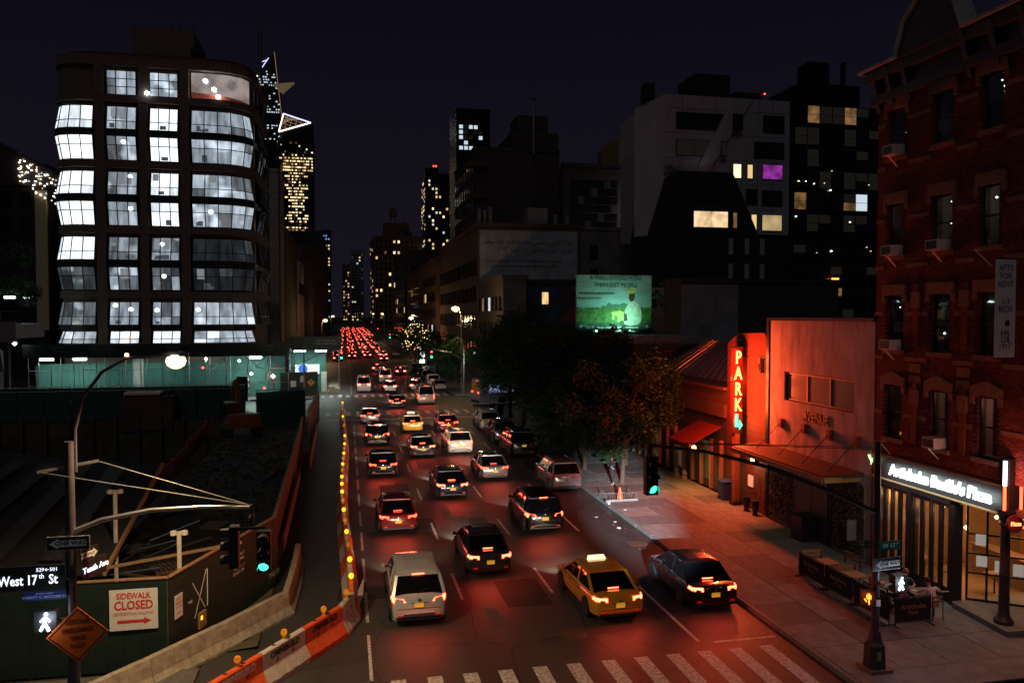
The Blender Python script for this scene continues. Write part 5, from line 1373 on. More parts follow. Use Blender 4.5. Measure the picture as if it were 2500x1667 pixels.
MB().box(-.28, .28, -.22, .16, 0, 1.3, 'black').box(-.31, .31, -.25, .19, 1.3, 1.36, 'black').build('body', None, eb); MB().box(-.2, .2, -.235, -.22, .6, .8, 'white').build('sticker', None, eb)
tag(MB().slab([(-7.9, 20.0, .15), (-7.0, 20.4, .15), (-7.2, 20.2, 1.5), (-7.6, 20.1, 1.5)], (.1, .5, 0), 'canvas').build('covered_barrel'), 'dark draped shape standing at the foot of the left pole', 'cover')

# -- right pole
rpq = thing('signal_pole', 'dark signal pole on the right corner with long mast arm over the avenue', 'signal pole', (15.1, 20.0, .15))
MB().tube([(0, 0, .9), (0, 0, 6.7)], [.115, .09], 14, 'pole_paint').build('pole', None, rpq, smooth=True)
MB().loft([[(sx * w_, sy * w_, z) for sx, sy in ((-1, -.6), (-.6, -1), (.6, -1), (1, -.6), (1, .6), (.6, 1), (-.6, 1), (-1, .6))] for z, w_ in ((.08, .27), (.75, .24), (.85, .17), (1.15, .13))], 'pole_paint').build('pole_base', None, rpq)
MB().box(-.36, .36, -.36, .36, 0, .09, 'stone').build('footing', None, rpq)
MB().box(-.1, .02, -.262, -.245, .35, .6, mat('graffiti', (.3, .4, .1), .6)).box(-.07, .07, -.135, -.12, 1.9, 2.15, 'white').build('sticker', None, rpq)
MB().tube([(0, 0, 4.6), (-1.5, 0, 5.3), (-3.5, 0, 6.1), (-5.4, 0, 6.6), (-7.1, 0, 6.85)], [.075, .07, .06, .05, .045], 10, 'pole_paint').build('mast_arm', None, rpq, smooth=True)
for p in ((-.05, -.2, 6.5), (-.05, .2, 6.5)): MB().tube([p, (-6.9, 0, 6.9)], .011, 5, 'dkmetal').build('guy_wire', None, rpq)
MB().tube([(-7.0, 0, 6.85), (-7.0, 0, 6.55)], .04, 8, 'black').build('hanger', None, rpq)
signal_head(rpq, -7.0, 0, 6.0, 'g')
lamp('SPOT', (8.1, 19.6, 5.7), 60, (.05, 1, .6), .1, rot=(R(-60), 0, 0), spot=110)
ow3 = thing('one_way_sign', 'one-way arrow sign lit orange at its right edge on the right pole', 'sign', (15.35, 19.82, 3.3), R(6))
MB().box(-.5, .46, -.01, .01, -.16, .16, 'black').box(-.52, .48, .01, .016, -.18, .18, 'white').build('plate', None, ow3)
MB().slab([(-.44, -.012, 0), (-.24, -.012, .13), (-.24, -.012, .08), (.42, -.012, .08), (.42, -.012, -.08), (-.24, -.012, -.08), (-.24, -.012, -.13)], (0, -.003, 0), 'white').build('arrow', None, ow3)
text('ONE WAY', 'lettering', .15, (.06, -.018, 0), SOUTH, 'black_print', ow3, .002, offset=.004)
for nm, lb, x0, x1, rz, s_, sm in (('street_name_sign', 'green street name plate W 17 St pointing right on the right pole', .08, .82, R(4), 'W 17', 'ST'), ('street_name_sign', 'green street name plate 10 Av pointing away on the right pole', .08, .75, R(118), '10', 'AV')):
    t = thing(nm, lb, 'street sign', (15.1, 19.95, 3.78), rz)
    MB().box(x0, x1, -.01, .01, -.13, .13, 'sign_green').build('plate', None, t)
    rot = SOUTH if rz < 1 else (R(90), 0, R(180)); yy = -.014 if rz < 1 else .014
    text(s_, 'lettering', .19, ((x0 + x1) / 2 - (.06 if rz < 1 else -.06), yy, 0), rot, 'white', t, .002)
    text(sm, 'lettering', .09, ((x0 + x1) / 2 + (.24 if rz < 1 else -.2), yy, .05), rot, 'white', t, .002)
pkz = tag(MB().box(14.35, 14.65, 20.3, 20.31, 3.9, 4.5, 'white').bar((14.5, 20.33, 3.85), (15.1, 20.0, 3.85), .03, .03, 'dkmetal').build('parking_sign'), 'small white parking rules sign left of the right pole', 'sign')
hs = thing('hand_signal', 'orange raised-hand pedestrian signal on the right pole', 'pedestrian signal', (14.78, 19.9, 2.32), R(-25))
MB().box(-.2, .2, -.1, .12, -.22, .22, 'black').box(.15, .35, -.02, .02, -.03, .03, 'dkmetal').build('housing', None, hs)
hm_ = MB().bar((0, -.11, -.14), (0, -.11, .02), .02, .13, 'e_hand')
for k, (dx, h_) in enumerate(((-.05, .12), (-.018, .16), (.018, .155), (.05, .11))): hm_.bar((dx, -.11, .0), (dx * 1.1, -.11, h_), .02, .022, 'e_hand')
hm_.bar((-.06, -.11, -.08), (-.12, -.11, .0), .02, .026, 'e_hand'); hm_.build('hand', None, hs)
ws = thing('walk_signal', 'brilliant white walking-man signal right of the right pole', 'pedestrian signal', (15.72, 19.85, 2.72), R(10))
MB().box(-.22, .22, -.12, .12, -.24, .24, 'black').box(-.55, -.2, -.02, .02, -.03, .03, 'dkmetal').build('housing', None, ws)
walker(ws, s=1.0)
lamp('POINT', (15.72, 19.4, 2.72), 14, (.7, .8, 1.0), .1)
lamp('POINT', (14.6, 19.5, 2.32), 5, (1, .2, .03), .1)

# farther signals and street lamps
def far_signal(x, y, lb, lit, z=5.2, arm=4.0, side=1):
    t = thing('traffic_signal', lb, 'traffic signal', (x, y, .1), group='traffic signals up the avenue')
    MB().tube([(0, 0, 0), (0, 0, 6.5)], .1, 8, 'steel').build('pole', None, t)
    MB().tube([(0, 0, 4.6), (-side * arm * .4, 0, 5.6), (-side * arm, 0, 6.1)], .06, 8, 'steel').build('mast_arm', None, t)
    signal_head(t, -side * arm, 0, z, lit)
far_signal(15.0, 101.5, 'traffic signal with red and green lamps over the right lane at the second crossing', 'rg', 5.4, 4.2)
far_signal(-5.2, 101.5, 'traffic signal with red and green lamps by the sidewalk shed at the second crossing', 'rg', 5.4, 4.6, -1)
far_signal(15.0, 186, 'traffic signal at the third crossing, right side', 'rg', 5.6, 5.0)
far_signal(-5.0, 186, 'traffic signal at the third crossing, left side', 'r', 5.6, 4.0, -1)
far_signal(15.0, 270, 'red traffic signal at the fourth crossing, right side', 'r', 5.6, 4.5)
far_signal(-5.0, 268, 'red traffic signal at the fourth crossing, left side', 'r', 5.6, 4.5, -1)
LBL = ['first tall sodium street lamp beyond the side street, right side', 'second sodium street lamp on the right by the strung lights', 'small sodium street lamp far up the right side', 'sodium street lamp on the left beyond the sidewalk shed', 'second sodium street lamp on the left, far off', 'sodium lamp far up the avenue, right of the jam']
for i, (x, y, z, sd, pw) in enumerate(((14.9, 107.1, 11.5, 1, 900), (14.9, 182, 10, 1, 1000), (14.9, 330, 11.3, 1, 500), (-5, 190, 9.4, -1, 900), (-5, 300, 10.3, -1, 500), (14.9, 440, 11.5, 1, 0))):
    t = thing('street_lamp', LBL[i], 'street lamp', (x + sd * .6, y, .1), group='sodium street lamps up the avenue')
    MB().tube([(0, 0, 0), (0, 0, z - 1)], [.11, .07], 8, 'steel').build('pole', None, t)
    MB().tube([(0, 0, z - 1.05), (-sd * .25, 0, z - .3), (-sd * .6, 0, z - .05)], .045, 6, 'steel').build('bracket', None, t)
    MB().lathe((-sd * .8, 0, z - .1), [(0, -.42), (.4, -.3), (.6, -.05), (.4, .2), (0, .3)], 12, 'e_sodium_far').build('lantern', None, t)
    if pw: lamp('POINT', (x - sd * .2, y, z - .7), pw, (1, .62, .28), .2)
kio = thing('kiosk_screen', 'bright white advertising kiosk on the east sidewalk far up the avenue', 'kiosk', (15.4, 163, .1))
MB().box(-.6, .6, -.15, .15, 0, 3, 'dkmetal').build('casing', None, kio); MB().box(-.5, .5, -.17, -.15, .6, 2.8, mat('kiosk_glow', (1, 1, 1), emit=(.9, 1, .95), es=4)).build('screen', None, kio)

# ================================================================ PLASTIC BARRIERS
def barrier_meshes(mt):
    m = MB()
    prof = [(-.30, 0), (-.30, .16), (-.20, .36), (-.12, .50), (-.10, .96), (-.06, 1.0), (.06, 1.0), (.10, .96), (.12, .50), (.20, .36), (.30, .16), (.30, 0)]
    m.loft([[(x, a, b) for a, b in prof] for x in (.015, .05, 1.93, 1.965)], mt)
    m.box(.02, .06, -.04, .04, .96, 1.02, mt)
    rec = MB()
    for x in (.5, 1.0, 1.5):     # wedge pockets in the lower face
        for s in (-1, 1):
            m.add([(x - .13, s * .302, .15), (x + .13, s * .302, .15), (x, s * .135, .50), (x - .10, s * .32, .155), (x + .10, s * .32, .155)], [(0, 1, 4, 3), (0, 3, 2), (1, 2, 4), (3, 4, 2)], mt)
    for x in (.62, 1.32):
        for s in (-1, 1):
            rec.slab([(x - .07, s * .118, .58), (x + .07, s * .118, .58), (x + .07, s * .112, .68)], (0, s * .006, 0), 'black')
        rec.lathe((x, 0, 1.0), [(.06, .002), (0, .004)], 10, 'black')
    return m.mesh('shell'), rec.mesh('pockets')
BO = barrier_meshes('orange'); BW = barrier_meshes('white_plastic')
lam_b = MB().box(-.05, .05, -.035, .035, 0, .10, 'yellow').mesh('battery_case')
lam_on = MB().lathe((0, 0, .20), [(0, -.05), (.09, -.05), (.095, 0), (.09, .05), (0, .05)], 14, 'e_amber', axis='Y').mesh('lens')
lam_off = MB().lathe((0, 0, .20), [(0, -.05), (.09, -.05), (.095, 0), (.09, .05), (0, .05)], 14, 'amber_off', axis='Y').mesh('lens')
path = [(-3.55, 21.15), (-2.45, 22.79), (-1.36, 24.42), (-.27, 26.06)]
pts = list(path); y = 26.2; x = .12
for k in range(31):
    pts.append((-.05 + .18 * math.cos(k * .35) * (1 - k / 40) - k * .012, 27.3 + k * 1.98))
n_lamp = 0
TXT = {0: 'white_plastic', 1: 'black_print', 2: 'black_print'}
for k in range(len(pts) - 1):
    a = Vector((*pts[k], 0)); b = Vector((*pts[k + 1], 0)); d = b - a
    rz = math.atan2(d.y, d.x)
    orange = (k % 2 == 0)
    if k == 3: d = b - a
    lb = (['orange water-filled barrier with white lettering, nearest the camera', 'white water-filled barrier with black lettering, second in the diagonal run', 'orange water-filled barrier with black lettering, third in the diagonal run', 'white water-filled barrier turning the corner of the run'] + [None] * 40)[k]
    if lb is None:
        i = k - 4
        lb = f"{'orange' if orange else 'white'} water-filled barrier in the straight line beside the left lane, " + (['first after the bend', 'second after the bend', 'third after the bend', 'fourth after the bend', 'fifth after the bend'][i] if i < 5 else 'towards the far crossing')
    t = thing('water_barrier', lb, 'barrier', (a.x, a.y, 0), rz, 'orange and white water-filled barriers beside the left lane')
    t.scale = (d.length / 1.98, 1, 1)
    sh, po = BO if orange else BW
    link('shell', sh, t); link('pockets', po, t)
    if k < 3:
        text('OMNIBUILD', 'lettering', .27, (1.0, -.128, .80), SOUTH, TXT[k], t, .003, sx=.92, offset=.007)
    # amber lamp on top: lifts off, a thing of its own
    on = (k > 3 and k % 2 == 1) or k in (4, 9, 12)
    if k < 20 or k % 3 == 0:
        c = a.lerp(b, .55)
        lbn = ['amber warning lamp on the nearest orange barrier', 'unlit amber warning lamp on the white barrier of the diagonal run', 'amber warning lamp on the third barrier of the diagonal run', 'amber warning lamp at the bend of the barrier line'][k] if k < 4 else ('lit amber warning lamp on the straight barrier line' if on else 'dim amber warning lamp on the straight barrier line')
        q = thing('warning_lamp', lbn, 'warning lamp', (c.x, c.y, 1.0), 0, 'amber warning lamps on the barriers')
        link('battery_case', lam_b, q); link('lens', lam_on if on else lam_off, q)
# stacks of striped boards leaning behind the barrier at the bend
for k in range(5):
    tag(MB().bar((.32 + .05 * k, 27.4 + .3 * k, .3), (.36 + .05 * k, 27.7 + .3 * k, .9), .02, .12, 'white_plastic').build('striped_board'), 'white slanted delineator board at the bend, ' + ('nearest', 'second', 'third', 'fourth', 'fifth')[k] + ' from the camera', 'board', 'delineator boards at the bend')

# ================================================================ HOARDINGS AND CONCRETE BARRIERS
def hoarding(p0, p1, lb, h=2.7, mt='hoard', n=None, z=0.0):
    a = Vector((*p0, 0)); d = Vector((*p1, 0)) - a; L = d.length
    t = thing('hoarding', lb, 'hoarding', (a.x, a.y, z), math.atan2(d.y, d.x))
    n = n or max(1, round(L / 1.22)); w = L / n
    for k in range(n):
        MB().box(k * w + .004, (k + 1) * w - .004, -.012 + random.uniform(0, .006), .012, .05, h + random.uniform(-.02, .02), mt).build('panel', None, t)
        MB().box(k * w - .04, k * w + .04, .02, .11, 0, h - .02, 'wood').build('stud', None, t)
    MB().box(0, L, -.05, .09, h + .021, h + .06, 'wood').build('capping', None, t)
    return t
hoarding((-16.5, 24.9), (-5.2, 24.6), 'dark green plywood hoarding facing the camera behind the sidewalk-closed sign', 2.72)
hx = hoarding((-5.2, 24.62), (-2.75, 31.2), 'dark green plywood hoarding running back from the corner with white XI emblem', 2.72)
hoarding((-2.75, 31.22), (-3.0, 47), 'brown-backed hoarding along the walkway, nearer stretch', 2.7, 'hoard_red')
hoarding((-3.0, 47.02), (-3.3, 62), 'brown-backed hoarding along the walkway, middle stretch', 2.7, 'hoard_red')
hoarding((-3.0, 66), (-2.7, 81), 'brown hoarding along the walkway, far stretch by the green gate', 2.9, 'hoard_red')
# XI emblem and print on the diagonal hoarding
ha = math.atan2(31.2 - 24.62, 2.45)
def on_h(s, z, off=.03):
    return (-5.2 + math.cos(ha) * s + math.sin(ha) * off, 24.62 + math.sin(ha) * s - math.cos(ha) * off, z)
xi = MB()
for (s0, z0), (s1, z1) in (((1.35, 1.0), (2.05, 2.35)), ((1.25, 2.15), (1.95, 1.15)), ((2.1, 1.15), (2.1, 2.35))):
    xi.bar((s0, -.02, z0), (s1, -.02, z1), .006, .035)
xo = xi.build('emblem', 'white', hx)
text('THE', 'lettering', .14, (1.1, -.02, 1.6), SOUTH, 'white', hx, .002)
for i, s_ in enumerate(('ARCHITECT', 'BY BJARKE', 'THEXI.COM', '212 251 1511')):
    text(s_, 'lettering', .15, (4.2, -.02, 2.15 - i * .17 - (.08 if i > 1 else 0)), SOUTH, 'white', hx, .002)
for i in range(6):
    text('THE XI', 'lettering', .3, (6.9 + 0, -.02, .6 + i * .01), SOUTH, 'white', hx, .001) if i == 0 else None
sc_ = thing('sidewalk_closed_sign', 'white and red sidewalk closed banner on the green hoarding', 'sign', (-6.15, 24.55, 1.9))
MB().box(-.66, .66, -.02, .0, -.60, .60, 'white').build('panel', None, sc_)
text('SIDEWALK', 'lettering', .25, (0, -.025, .40), SOUTH, 'red_print', sc_, .002, sx=.78, offset=.006)
text('CLOSED', 'lettering', .36, (0, -.025, .12), SOUTH, 'red_print', sc_, .002, sx=.80, offset=.010)
text('USE PEDESTRIAN WALKWAY', 'lettering', .13, (0, -.025, -.12), SOUTH, 'red_print', sc_, .002, sx=.66)
MB().slab([(-.45, -.024, -.30), (.28, -.024, -.30), (.28, -.024, -.24), (.48, -.024, -.345), (.28, -.024, -.45), (.28, -.024, -.39), (-.45, -.024, -.39)], (0, -.003, 0), 'red_print').build('arrow', None, sc_)
np_ = thing('no_parking_sign', 'small white and red no parking sign near the hoarding corner', 'sign', (0, 0, 0))
c = on_h(.42, 1.75, .05); np_.location = c; np_.rotation_euler = (0, 0, ha)
MB().box(-.2, .2, -.01, .01, -.35, .35, 'white').build('plate', None, np_)
text('NO', 'lettering', .15, (0, -.014, .22), SOUTH, 'red_print', np_, .001); text('PARKING', 'lettering', .09, (0, -.014, .1), SOUTH, 'red_print', np_, .001); text('ANYTIME', 'lettering', .07, (0, -.014, -.02), SOUTH, 'red_print', np_, .001)
MB().bar((-.12, -.012, -.2), (.12, -.012, -.2), .006, .03, 'red_print').build('arrow', None, np_)
hb = thing('amber_box_light', 'small amber lit box fixed low on the XI hoarding', 'light box', on_h(1.7, .85, .07), ha)
MB().box(-.2, .2, -.03, .04, -.25, .25, 'wood').build('plate', None, hb); MB().box(-.14, -.04, -.04, -.03, .02, .14, 'e_amber').build('lens', None, hb)
# concrete barriers
jprof = [(-.30, 0), (-.30, .08), (-.16, .32), (-.10, .82), (.10, .82), (.16, .32), (.30, .08), (.30, 0)]
jm = MB().loft([[(x, a, b) for a, b in jprof] for x in (0, .04, 2.9, 2.94)], 'concrete').box(.4, .75, -.31, .31, .0, .07, 'black').mesh('concrete_barrier')
jp = [(-7.4, 21.3), (-5.55, 23.6), (-3.8, 25.95), (-2.15, 28.35)]
for k in range(16): jp.append((-2.05 - .02 * k, 31.3 + k * 2.96))
for k in range(len(jp) - 1):
    a = Vector((*jp[k], 0)); d = Vector((*jp[k + 1], 0)) - a
    if k > 4: continue
    lb = ['concrete barrier at the bottom edge beneath the green hoarding', 'concrete barrier with lifting slot below the XI emblem', 'concrete barrier at the bend of the walkway'][k] if k < 3 else 'concrete barrier lining the dark walkway, ' + ('nearest' if k == 3 else 'second')
    o = tag(link('concrete_barrier', jm, None, (a.x, a.y, 0), math.atan2(d.y, d.x)), lb, 'concrete barrier', 'concrete barriers along the hoarding')
wp = thing('warning_board', 'long yellowish striped board fixed low along the walkway hoarding', 'board', (-2.55, 33, 0), R(90.6))
MB().box(0, 14, -.02, .02, .9, 1.5, 'wood').build('board', None, wp)
for k in range(14): MB().box(.3 + k, .36 + k, -.028, -.021, .95, 1.45, 'black_print').build('stripe', None, wp)
wp2 = thing('warning_board', 'slanted yellow chevron board at the far end of the walkway hoarding', 'board', (-2.3, 52, 0), R(90))
MB().slab([(0, 0, .5), (12, 0, 1.2), (12, 0, 2.0), (0, 0, 1.3)], (0, .04, 0), 'yellow').build('board', None, wp2)
for k in range(10): MB().slab([(.6 + k * 1.1, -.006, .62 + k * .064), (.75 + k * 1.1, -.006, .63 + k * .064), (1.0 + k * 1.1, -.006, 1.3 + k * .064), (.85 + k * 1.1, -.006, 1.3 + k * .064)], (0, -.003, 0), 'black_print').build('stripe', None, wp2)
for (x, lb) in ((-5.05, 'white capped post with short cross arms behind the green hoarding'), (-7.7, 'white post standing behind the left end of the green hoarding')):
    t = thing('standpipe', lb, 'post', (x, 25.4 if x > -6 else 28.6, 0))
    MB().tube([(0, 0, 0), (0, 0, 3.9 if x > -6 else 4.6)], .07, 8, 'white_plastic').build('post', None, t)
    MB().lathe((-.16, 0, 3.86 if x > -6 else 4.55), [(0, -.09), (.1, -.06), (.1, .06), (0, .09)], 8, 'white_plastic').lathe((.16, 0, 3.86 if x > -6 else 4.55), [(0, -.09), (.1, -.06), (.1, .06), (0, .09)], 8, 'white_plastic').build('cap', None, t)
# covered timber ramp roof at the left
rf_ = thing('site_shed_roof', 'dark tarred shed roof sloping up at the left edge of the site', 'shed', (0, 0, 0))
MB().slab([(-22, 30, 2.6), (-7.4, 26.2, 2.4), (-7.9, 36.5, 3.9), (-22, 44, 4.1)], (0, 0, .08), 'blackmatt').build('roof', None, rf_)
for k in range(7):
    MB().slab([(-21 + k * 1.9, 30.0 - k * .45, 2.72), (-20.3 + k * 1.9, 29.85 - k * .45, 2.72), (-18.2 + k * 1.5, 40 - k * .7, 4.1), (-18.9 + k * 1.5, 40.2 - k * .7, 4.1)], (0, 0, .02), mat('roof_felt%d' % k, (.032, .031, .03), .6, noise=.7, scale=4)).build('felt_sheet', None, rf_)
MB().bar((-7.4, 26.2, 2.5), (-7.9, 36.5, 4.0), .1, .15, 'wood').build('edge_board', None, rf_)
rr = random.Random(21)
for k in range(14):
    x = rr.uniform(-9.5, -5.8); y = rr.uniform(27.5, 38); L = rr.uniform(1, 2.6); a = rr.uniform(-.8, 1.2)
    tag(MB().bar((x, y, .12 + rr.random() * .3), (x + L * math.cos(a), y + L * math.sin(a), .3 + rr.random() * .8), .09, .05, rr.choice(['wood', 'orange_plank', 'steel'])).build('loose_timber'),
        'loose plank lying in the yard behind the green hoarding', 'plank', 'loose planks in the yard behind the hoarding')
tag(MB().bar((-7.9, 26.6, 2.5), (-3.5, 27.6, 2.85), .1, .08, 'wood').build('raised_rail'), 'long pale rail propped above the green hoarding', 'rail')
rub = MB(); rr = random.Random(44)
for _ in range(900):
    x = rr.uniform(-10.1, -3.4); y = rr.uniform(26, 70); q = rr.uniform(.03, .14) * (1.4 if x < -8.5 else 1)
    a = rr.random() * 3
    rub.add([(x + q * math.cos(a + t_) * rr.uniform(.7, 1.2), y + q * math.sin(a + t_), z_) for z_ in (.05, .08 + q) for t_ in (0, 1.6, 3.1, 4.6)], [(0, 1, 2, 3), (4, 5, 6, 7), (0, 1, 5, 4), (1, 2, 6, 5), (2, 3, 7, 6), (3, 0, 4, 7)])
tag(stuff(rub.build('rubble', 'dirt', norm=False)), 'broken rubble scattered over the site yard', 'rubble')
for k in range(16):
    x = -14 - k * 2.1
    tag(MB().box(x - .12, x + .12, PY1 - .35, PY1 - .05, -4.5, .6, 'rust').build('soldier_pile'), 'rusty steel pile standing in the back wall of the dig', 'steel pile', 'steel piles along the back wall of the dig')
for k in range(5):
    x, y = ((-8.6, 30.5), (-7.3, 34.0), (-9.2, 37.2), (-6.4, 40.5), (-5.2, 36.6))[k]
    t = thing('pallet', ('pallet nearest the hoarding corner', 'second pallet lying in the site yard', 'pallet by the orange plank fence', 'farthest pallet in the site yard', 'pallet close against the walkway hoarding')[k], 'pallet', (x, y, .12), rr.random() * 3)
    for j in range(6): MB().box(-.6, .6, -.5 + j * .18, -.39 + j * .18, .1, .125, 'wood').build('slat', None, t)
    for j in range(3): MB().box(-.6 + j * .55, -.5 + j * .55, -.5, .51, 0, .1, 'wood').build('bearer', None, t)
for k in range(4):
    x, y = ((-6.0, 29.0), (-8.0, 44.0), (-4.6, 52.0), (-7.5, 60.0))[k]
    t = thing('rebar_bundle', ('rebar bundle behind the XI hoarding', 'rebar bundle by the plank fence', 'rebar bundle along the walkway hoarding', 'rebar bundle near the digger')[k], 'rebar', (x, y, .2), rr.uniform(.8, 2.2))
    for j in range(9): MB().tube([(-2.2 + rr.uniform(-.2, .2), rr.uniform(-.15, .15), rr.uniform(0, .15)), (2.2 + rr.uniform(-.2, .2), rr.uniform(-.15, .15), rr.uniform(0, .15))], .018, 4, 'rust').build('bar', None, t)
# excavator
ex = thing('excavator', 'dark yellow tracked excavator parked by the green gate', 'excavator', (-9.0, 71.5, .05), R(15))
M['machine_yellow'] = mat('machine_yellow', (.16, .085, .012), .6, noise=.6, scale=3)
ye = 'machine_yellow'
for sx in (-1, 1):
    MB().loft([[(sx * 1.2 - .28, y, z) for y, z in ((-1.9, .4), (-1.6, .05), (1.6, .05), (1.9, .4), (1.6, .8), (-1.6, .8))], [(sx * 1.2 + .28, y, z) for y, z in ((-1.9, .4), (-1.6, .05), (1.6, .05), (1.9, .4), (1.6, .8), (-1.6, .8))]], 'rubber').build('track', None, ex)
MB().box(-1.35, 1.35, -2.1, 1.4, .9, 1.35, ye).box(-1.3, 1.3, -2.2, -.9, 1.35, 2.1, ye).box(.1, 1.3, -.9, 1.1, 1.35, 1.8, ye).build('house', None, ex)
cb_ = MB().box(-1.3, -.3, -.6, 1.3, 1.35, 2.95, 'black').build('cab', None, ex)
MB().box(-1.32, -1.301, -.45, 1.1, 1.9, 2.8, 'glass_dark').build('cab_window', None, cb_); MB().box(-1.2, -.4, 1.301, 1.32, 1.7, 2.8, 'glass_dark').build('windscreen', None, cb_)
MB().bar((.1, 1.2, 1.7), (.1, 3.6, 4.4), .4, .5, ye).bar((.1, 3.6, 4.4), (.1, 5.4, 4.0), .35, .45, ye).build('boom', None, ex)
MB().bar((.1, 5.4, 4.0), (.1, 5.9, 1.6), .3, .35, ye).build('stick', None, ex)
MB().loft([[(x, y, z) for y, z in ((5.5, 1.6), (6.2, 1.5), (6.4, .7), (5.7, .4), (5.3, .8))] for x in (-.45, .65)], 'dkmetal').build('bucket', None, ex)
# green mesh gate
gt = thing('site_gate', 'green mesh-covered double gate in a steel frame closing the yard', 'gate', (-8.3, 76.6, 0), R(22))
for k in range(2):
    x0 = k * 2.35
    lf_ = MB().box(x0 + .05, x0 + 2.3, -.01, .01, .1, 3.3, 'green_mesh').build('gate_leaf', None, gt)
    f = MB()
    for a, b in (((x0, .05), (x0, 3.6)), ((x0 + 2.33, .05), (x0 + 2.33, 3.6)), ((x0, 3.5), (x0 + 2.33, 3.5)), ((x0, .1), (x0 + 2.33, .1)), ((x0, 3.4), (x0 + 2.33, .2))):
        f.tube([(a[0], -.03, a[1]), (b[0], -.03, b[1])], .035, 6, 'steel')
    f.build('gate_frame', None, gt)

# ================================================================ FAR SIDE OF THE SITE
def green_fence():
    t = thing('site_fence', 'long teal screened fence with steel braces across the back of the dig', 'fence', (-44, 86.2, 0))
    for k in range(14):
        x = k * 2.4
        MB().box(x + .02, x + 2.38, -.02, .02, -1.2, 3.2, 'green_mesh').build('panel', None, t)
        MB().tube([(x, -.1, -1.2), (x, -.1, 3.4)], .04, 6, 'dkmetal').build('post', None, t)
        MB().tube([(x, -.12, 3.0), (x + 2.2, -1.2, -1.0)], .03, 5, 'dkmetal').build('brace', None, t)
    MB().tube([(0, -.1, 3.3), (33.6, -.1, 3.3)], .035, 6, 'steel').tube([(0, -.1, 2.9), (33.6, -.1, 2.9)], .03, 6, 'steel').build('rail', None, t)
green_fence()
ct = thing('storage_container', 'dark stacked storage container at the left edge beyond the dig', 'container', (-42, 76, -.5))
MB().box(-7, 6.2, -2, 2, 0, 4.4, 'blackmatt').build('body', None, ct)
for k in range(7): MB().box(-7, 6.25, -2.06, -2.0, .4 + k * .55, .6 + k * .55, 'dkmetal').build('rib', None, ct)
MB().box(-7, 6.4, -2.1, 2.1, 4.4, 4.5, 'steel').build('roof_edge', None, ct)
for i, (x, lb) in enumerate(((-46.5, 'small white site lamp on the container, left'), (-37.2, 'small white site lamp on the container, right'))):
    tag(MB().lathe((x, 74, 4.15), [(0, -.12), (.14, 0), (0, .12)], 8, 'e_white').build('site_lamp'), lb, 'lamp')
bx_ = thing('site_box', 'rusty steel bin on the far edge of the dig with litter on top', 'skip', (-19.5, 84.8, 0))
MB().box(-2.4, 2.4, -1, 1, -1, 2.4, 'far_brown').build('body', None, bx_); MB().box(-2.2, 1.2, -.8, .8, 2.6, 2.85, 'white').build('load', None, bx_)

# unseen spot assumed behind and below the camera, added for the kerbside light pool
assumed_spot = lamp('SPOT', (3.0, -3.0, 8.6), 300000, (.78, .9, 1.0), .12, spot=8.0, blend=.95); aim(assumed_spot, (15.2, 41.0, 0))

# ================================================================ THE BAY-WINDOWED TOWER
lh = thing('bay_window_tower', 'grey brick residential tower with bulging gridded windows lit from inside', 'building')
fp = [(-35.0, 108.8), (-34.2, 107.0), (-32.8, 106.3), (-31.5, 106.0), (-16.5, 106.0), (-14.4, 106.35), (-12.8, 107.4), (-11.9, 109.5), (-11.7, 123), (-35, 123)]
MB().prism(fp, 0, 42.0).build('wall', 'lantern_brick', lh)
MB().prism([(x + (.3 if x > -20 else -.3) * (1 if abs(x + 24) > 8 else 0), y - (.35 if y < 108 else 0)) for x, y in fp], 42.0, 42.5, 'lantern_brick').prism([(x * .97 - .6, y + 1.5) for x, y in fp], 42.5, 43.4, mat('parapet_netting', (.16, .05, .03), .9, noise=.3, scale=1)).build('parapet', None, lh)
MB().box(-26.8, -19.2, 110, 119, 42.5, 47.6, 'lantern_brick').box(-24.2, -19.4, 109, 112, 42.5, 45.4, 'lantern_brick').build('bulkhead', None, lh)
rl = MB()
for k in range(9): rl.tube([(-26.5 + k * .9, 111, 47.6), (-26.5 + k * .9, 111, 48.8)], .04, 5)
rl.build('roof_railing', 'dkmetal', lh)
# piers and floor bands
for (x0, x1) in ((-30.0, -28.9), (-25.0, -23.95), (-20.2, -19.1)):
    MB().box(x0, x1, 105.35, 106.0, 6.9, 41.2).build('pier', 'lantern_brick', lh)
for z in (41.2, 36.85, 28.75, 20.7, 12.65):
    q = [(-35.3, 108.8), (-34.5, 106.7), (-32.9, 105.7), (-31.5, 105.3), (-16.5, 105.3), (-14.2, 105.6), (-12.3, 106.8), (-11.3, 109.3), (-11.2, 122.9), (-11.7, 122.9), (-11.9, 109.5), (-12.8, 107.4), (-14.4, 106.35), (-16.5, 106.02), (-31.5, 106.02), (-32.8, 106.3), (-34.2, 107.0), (-34.9, 108.8)]
    MB().prism(q, z, z + .85).build('floor_band', 'lantern_brick', lh)
GL = [room_mat('room_%d' % i, c, s_, v, h_) for i, (c, s_, v, h_) in enumerate((((.88, .95, 1), 1.5, .3, .5), ((.82, .91, 1), 1.05, .4, .6), ((.76, .87, 1), .62, .45, .6), ((.72, .84, .98), .42, .5, .6), ((.7, .8, .9), .17, .55, .5), ((.6, .7, .8), .07, .55, .12), ((.5, .6, .7), .028, .55, .02)))]
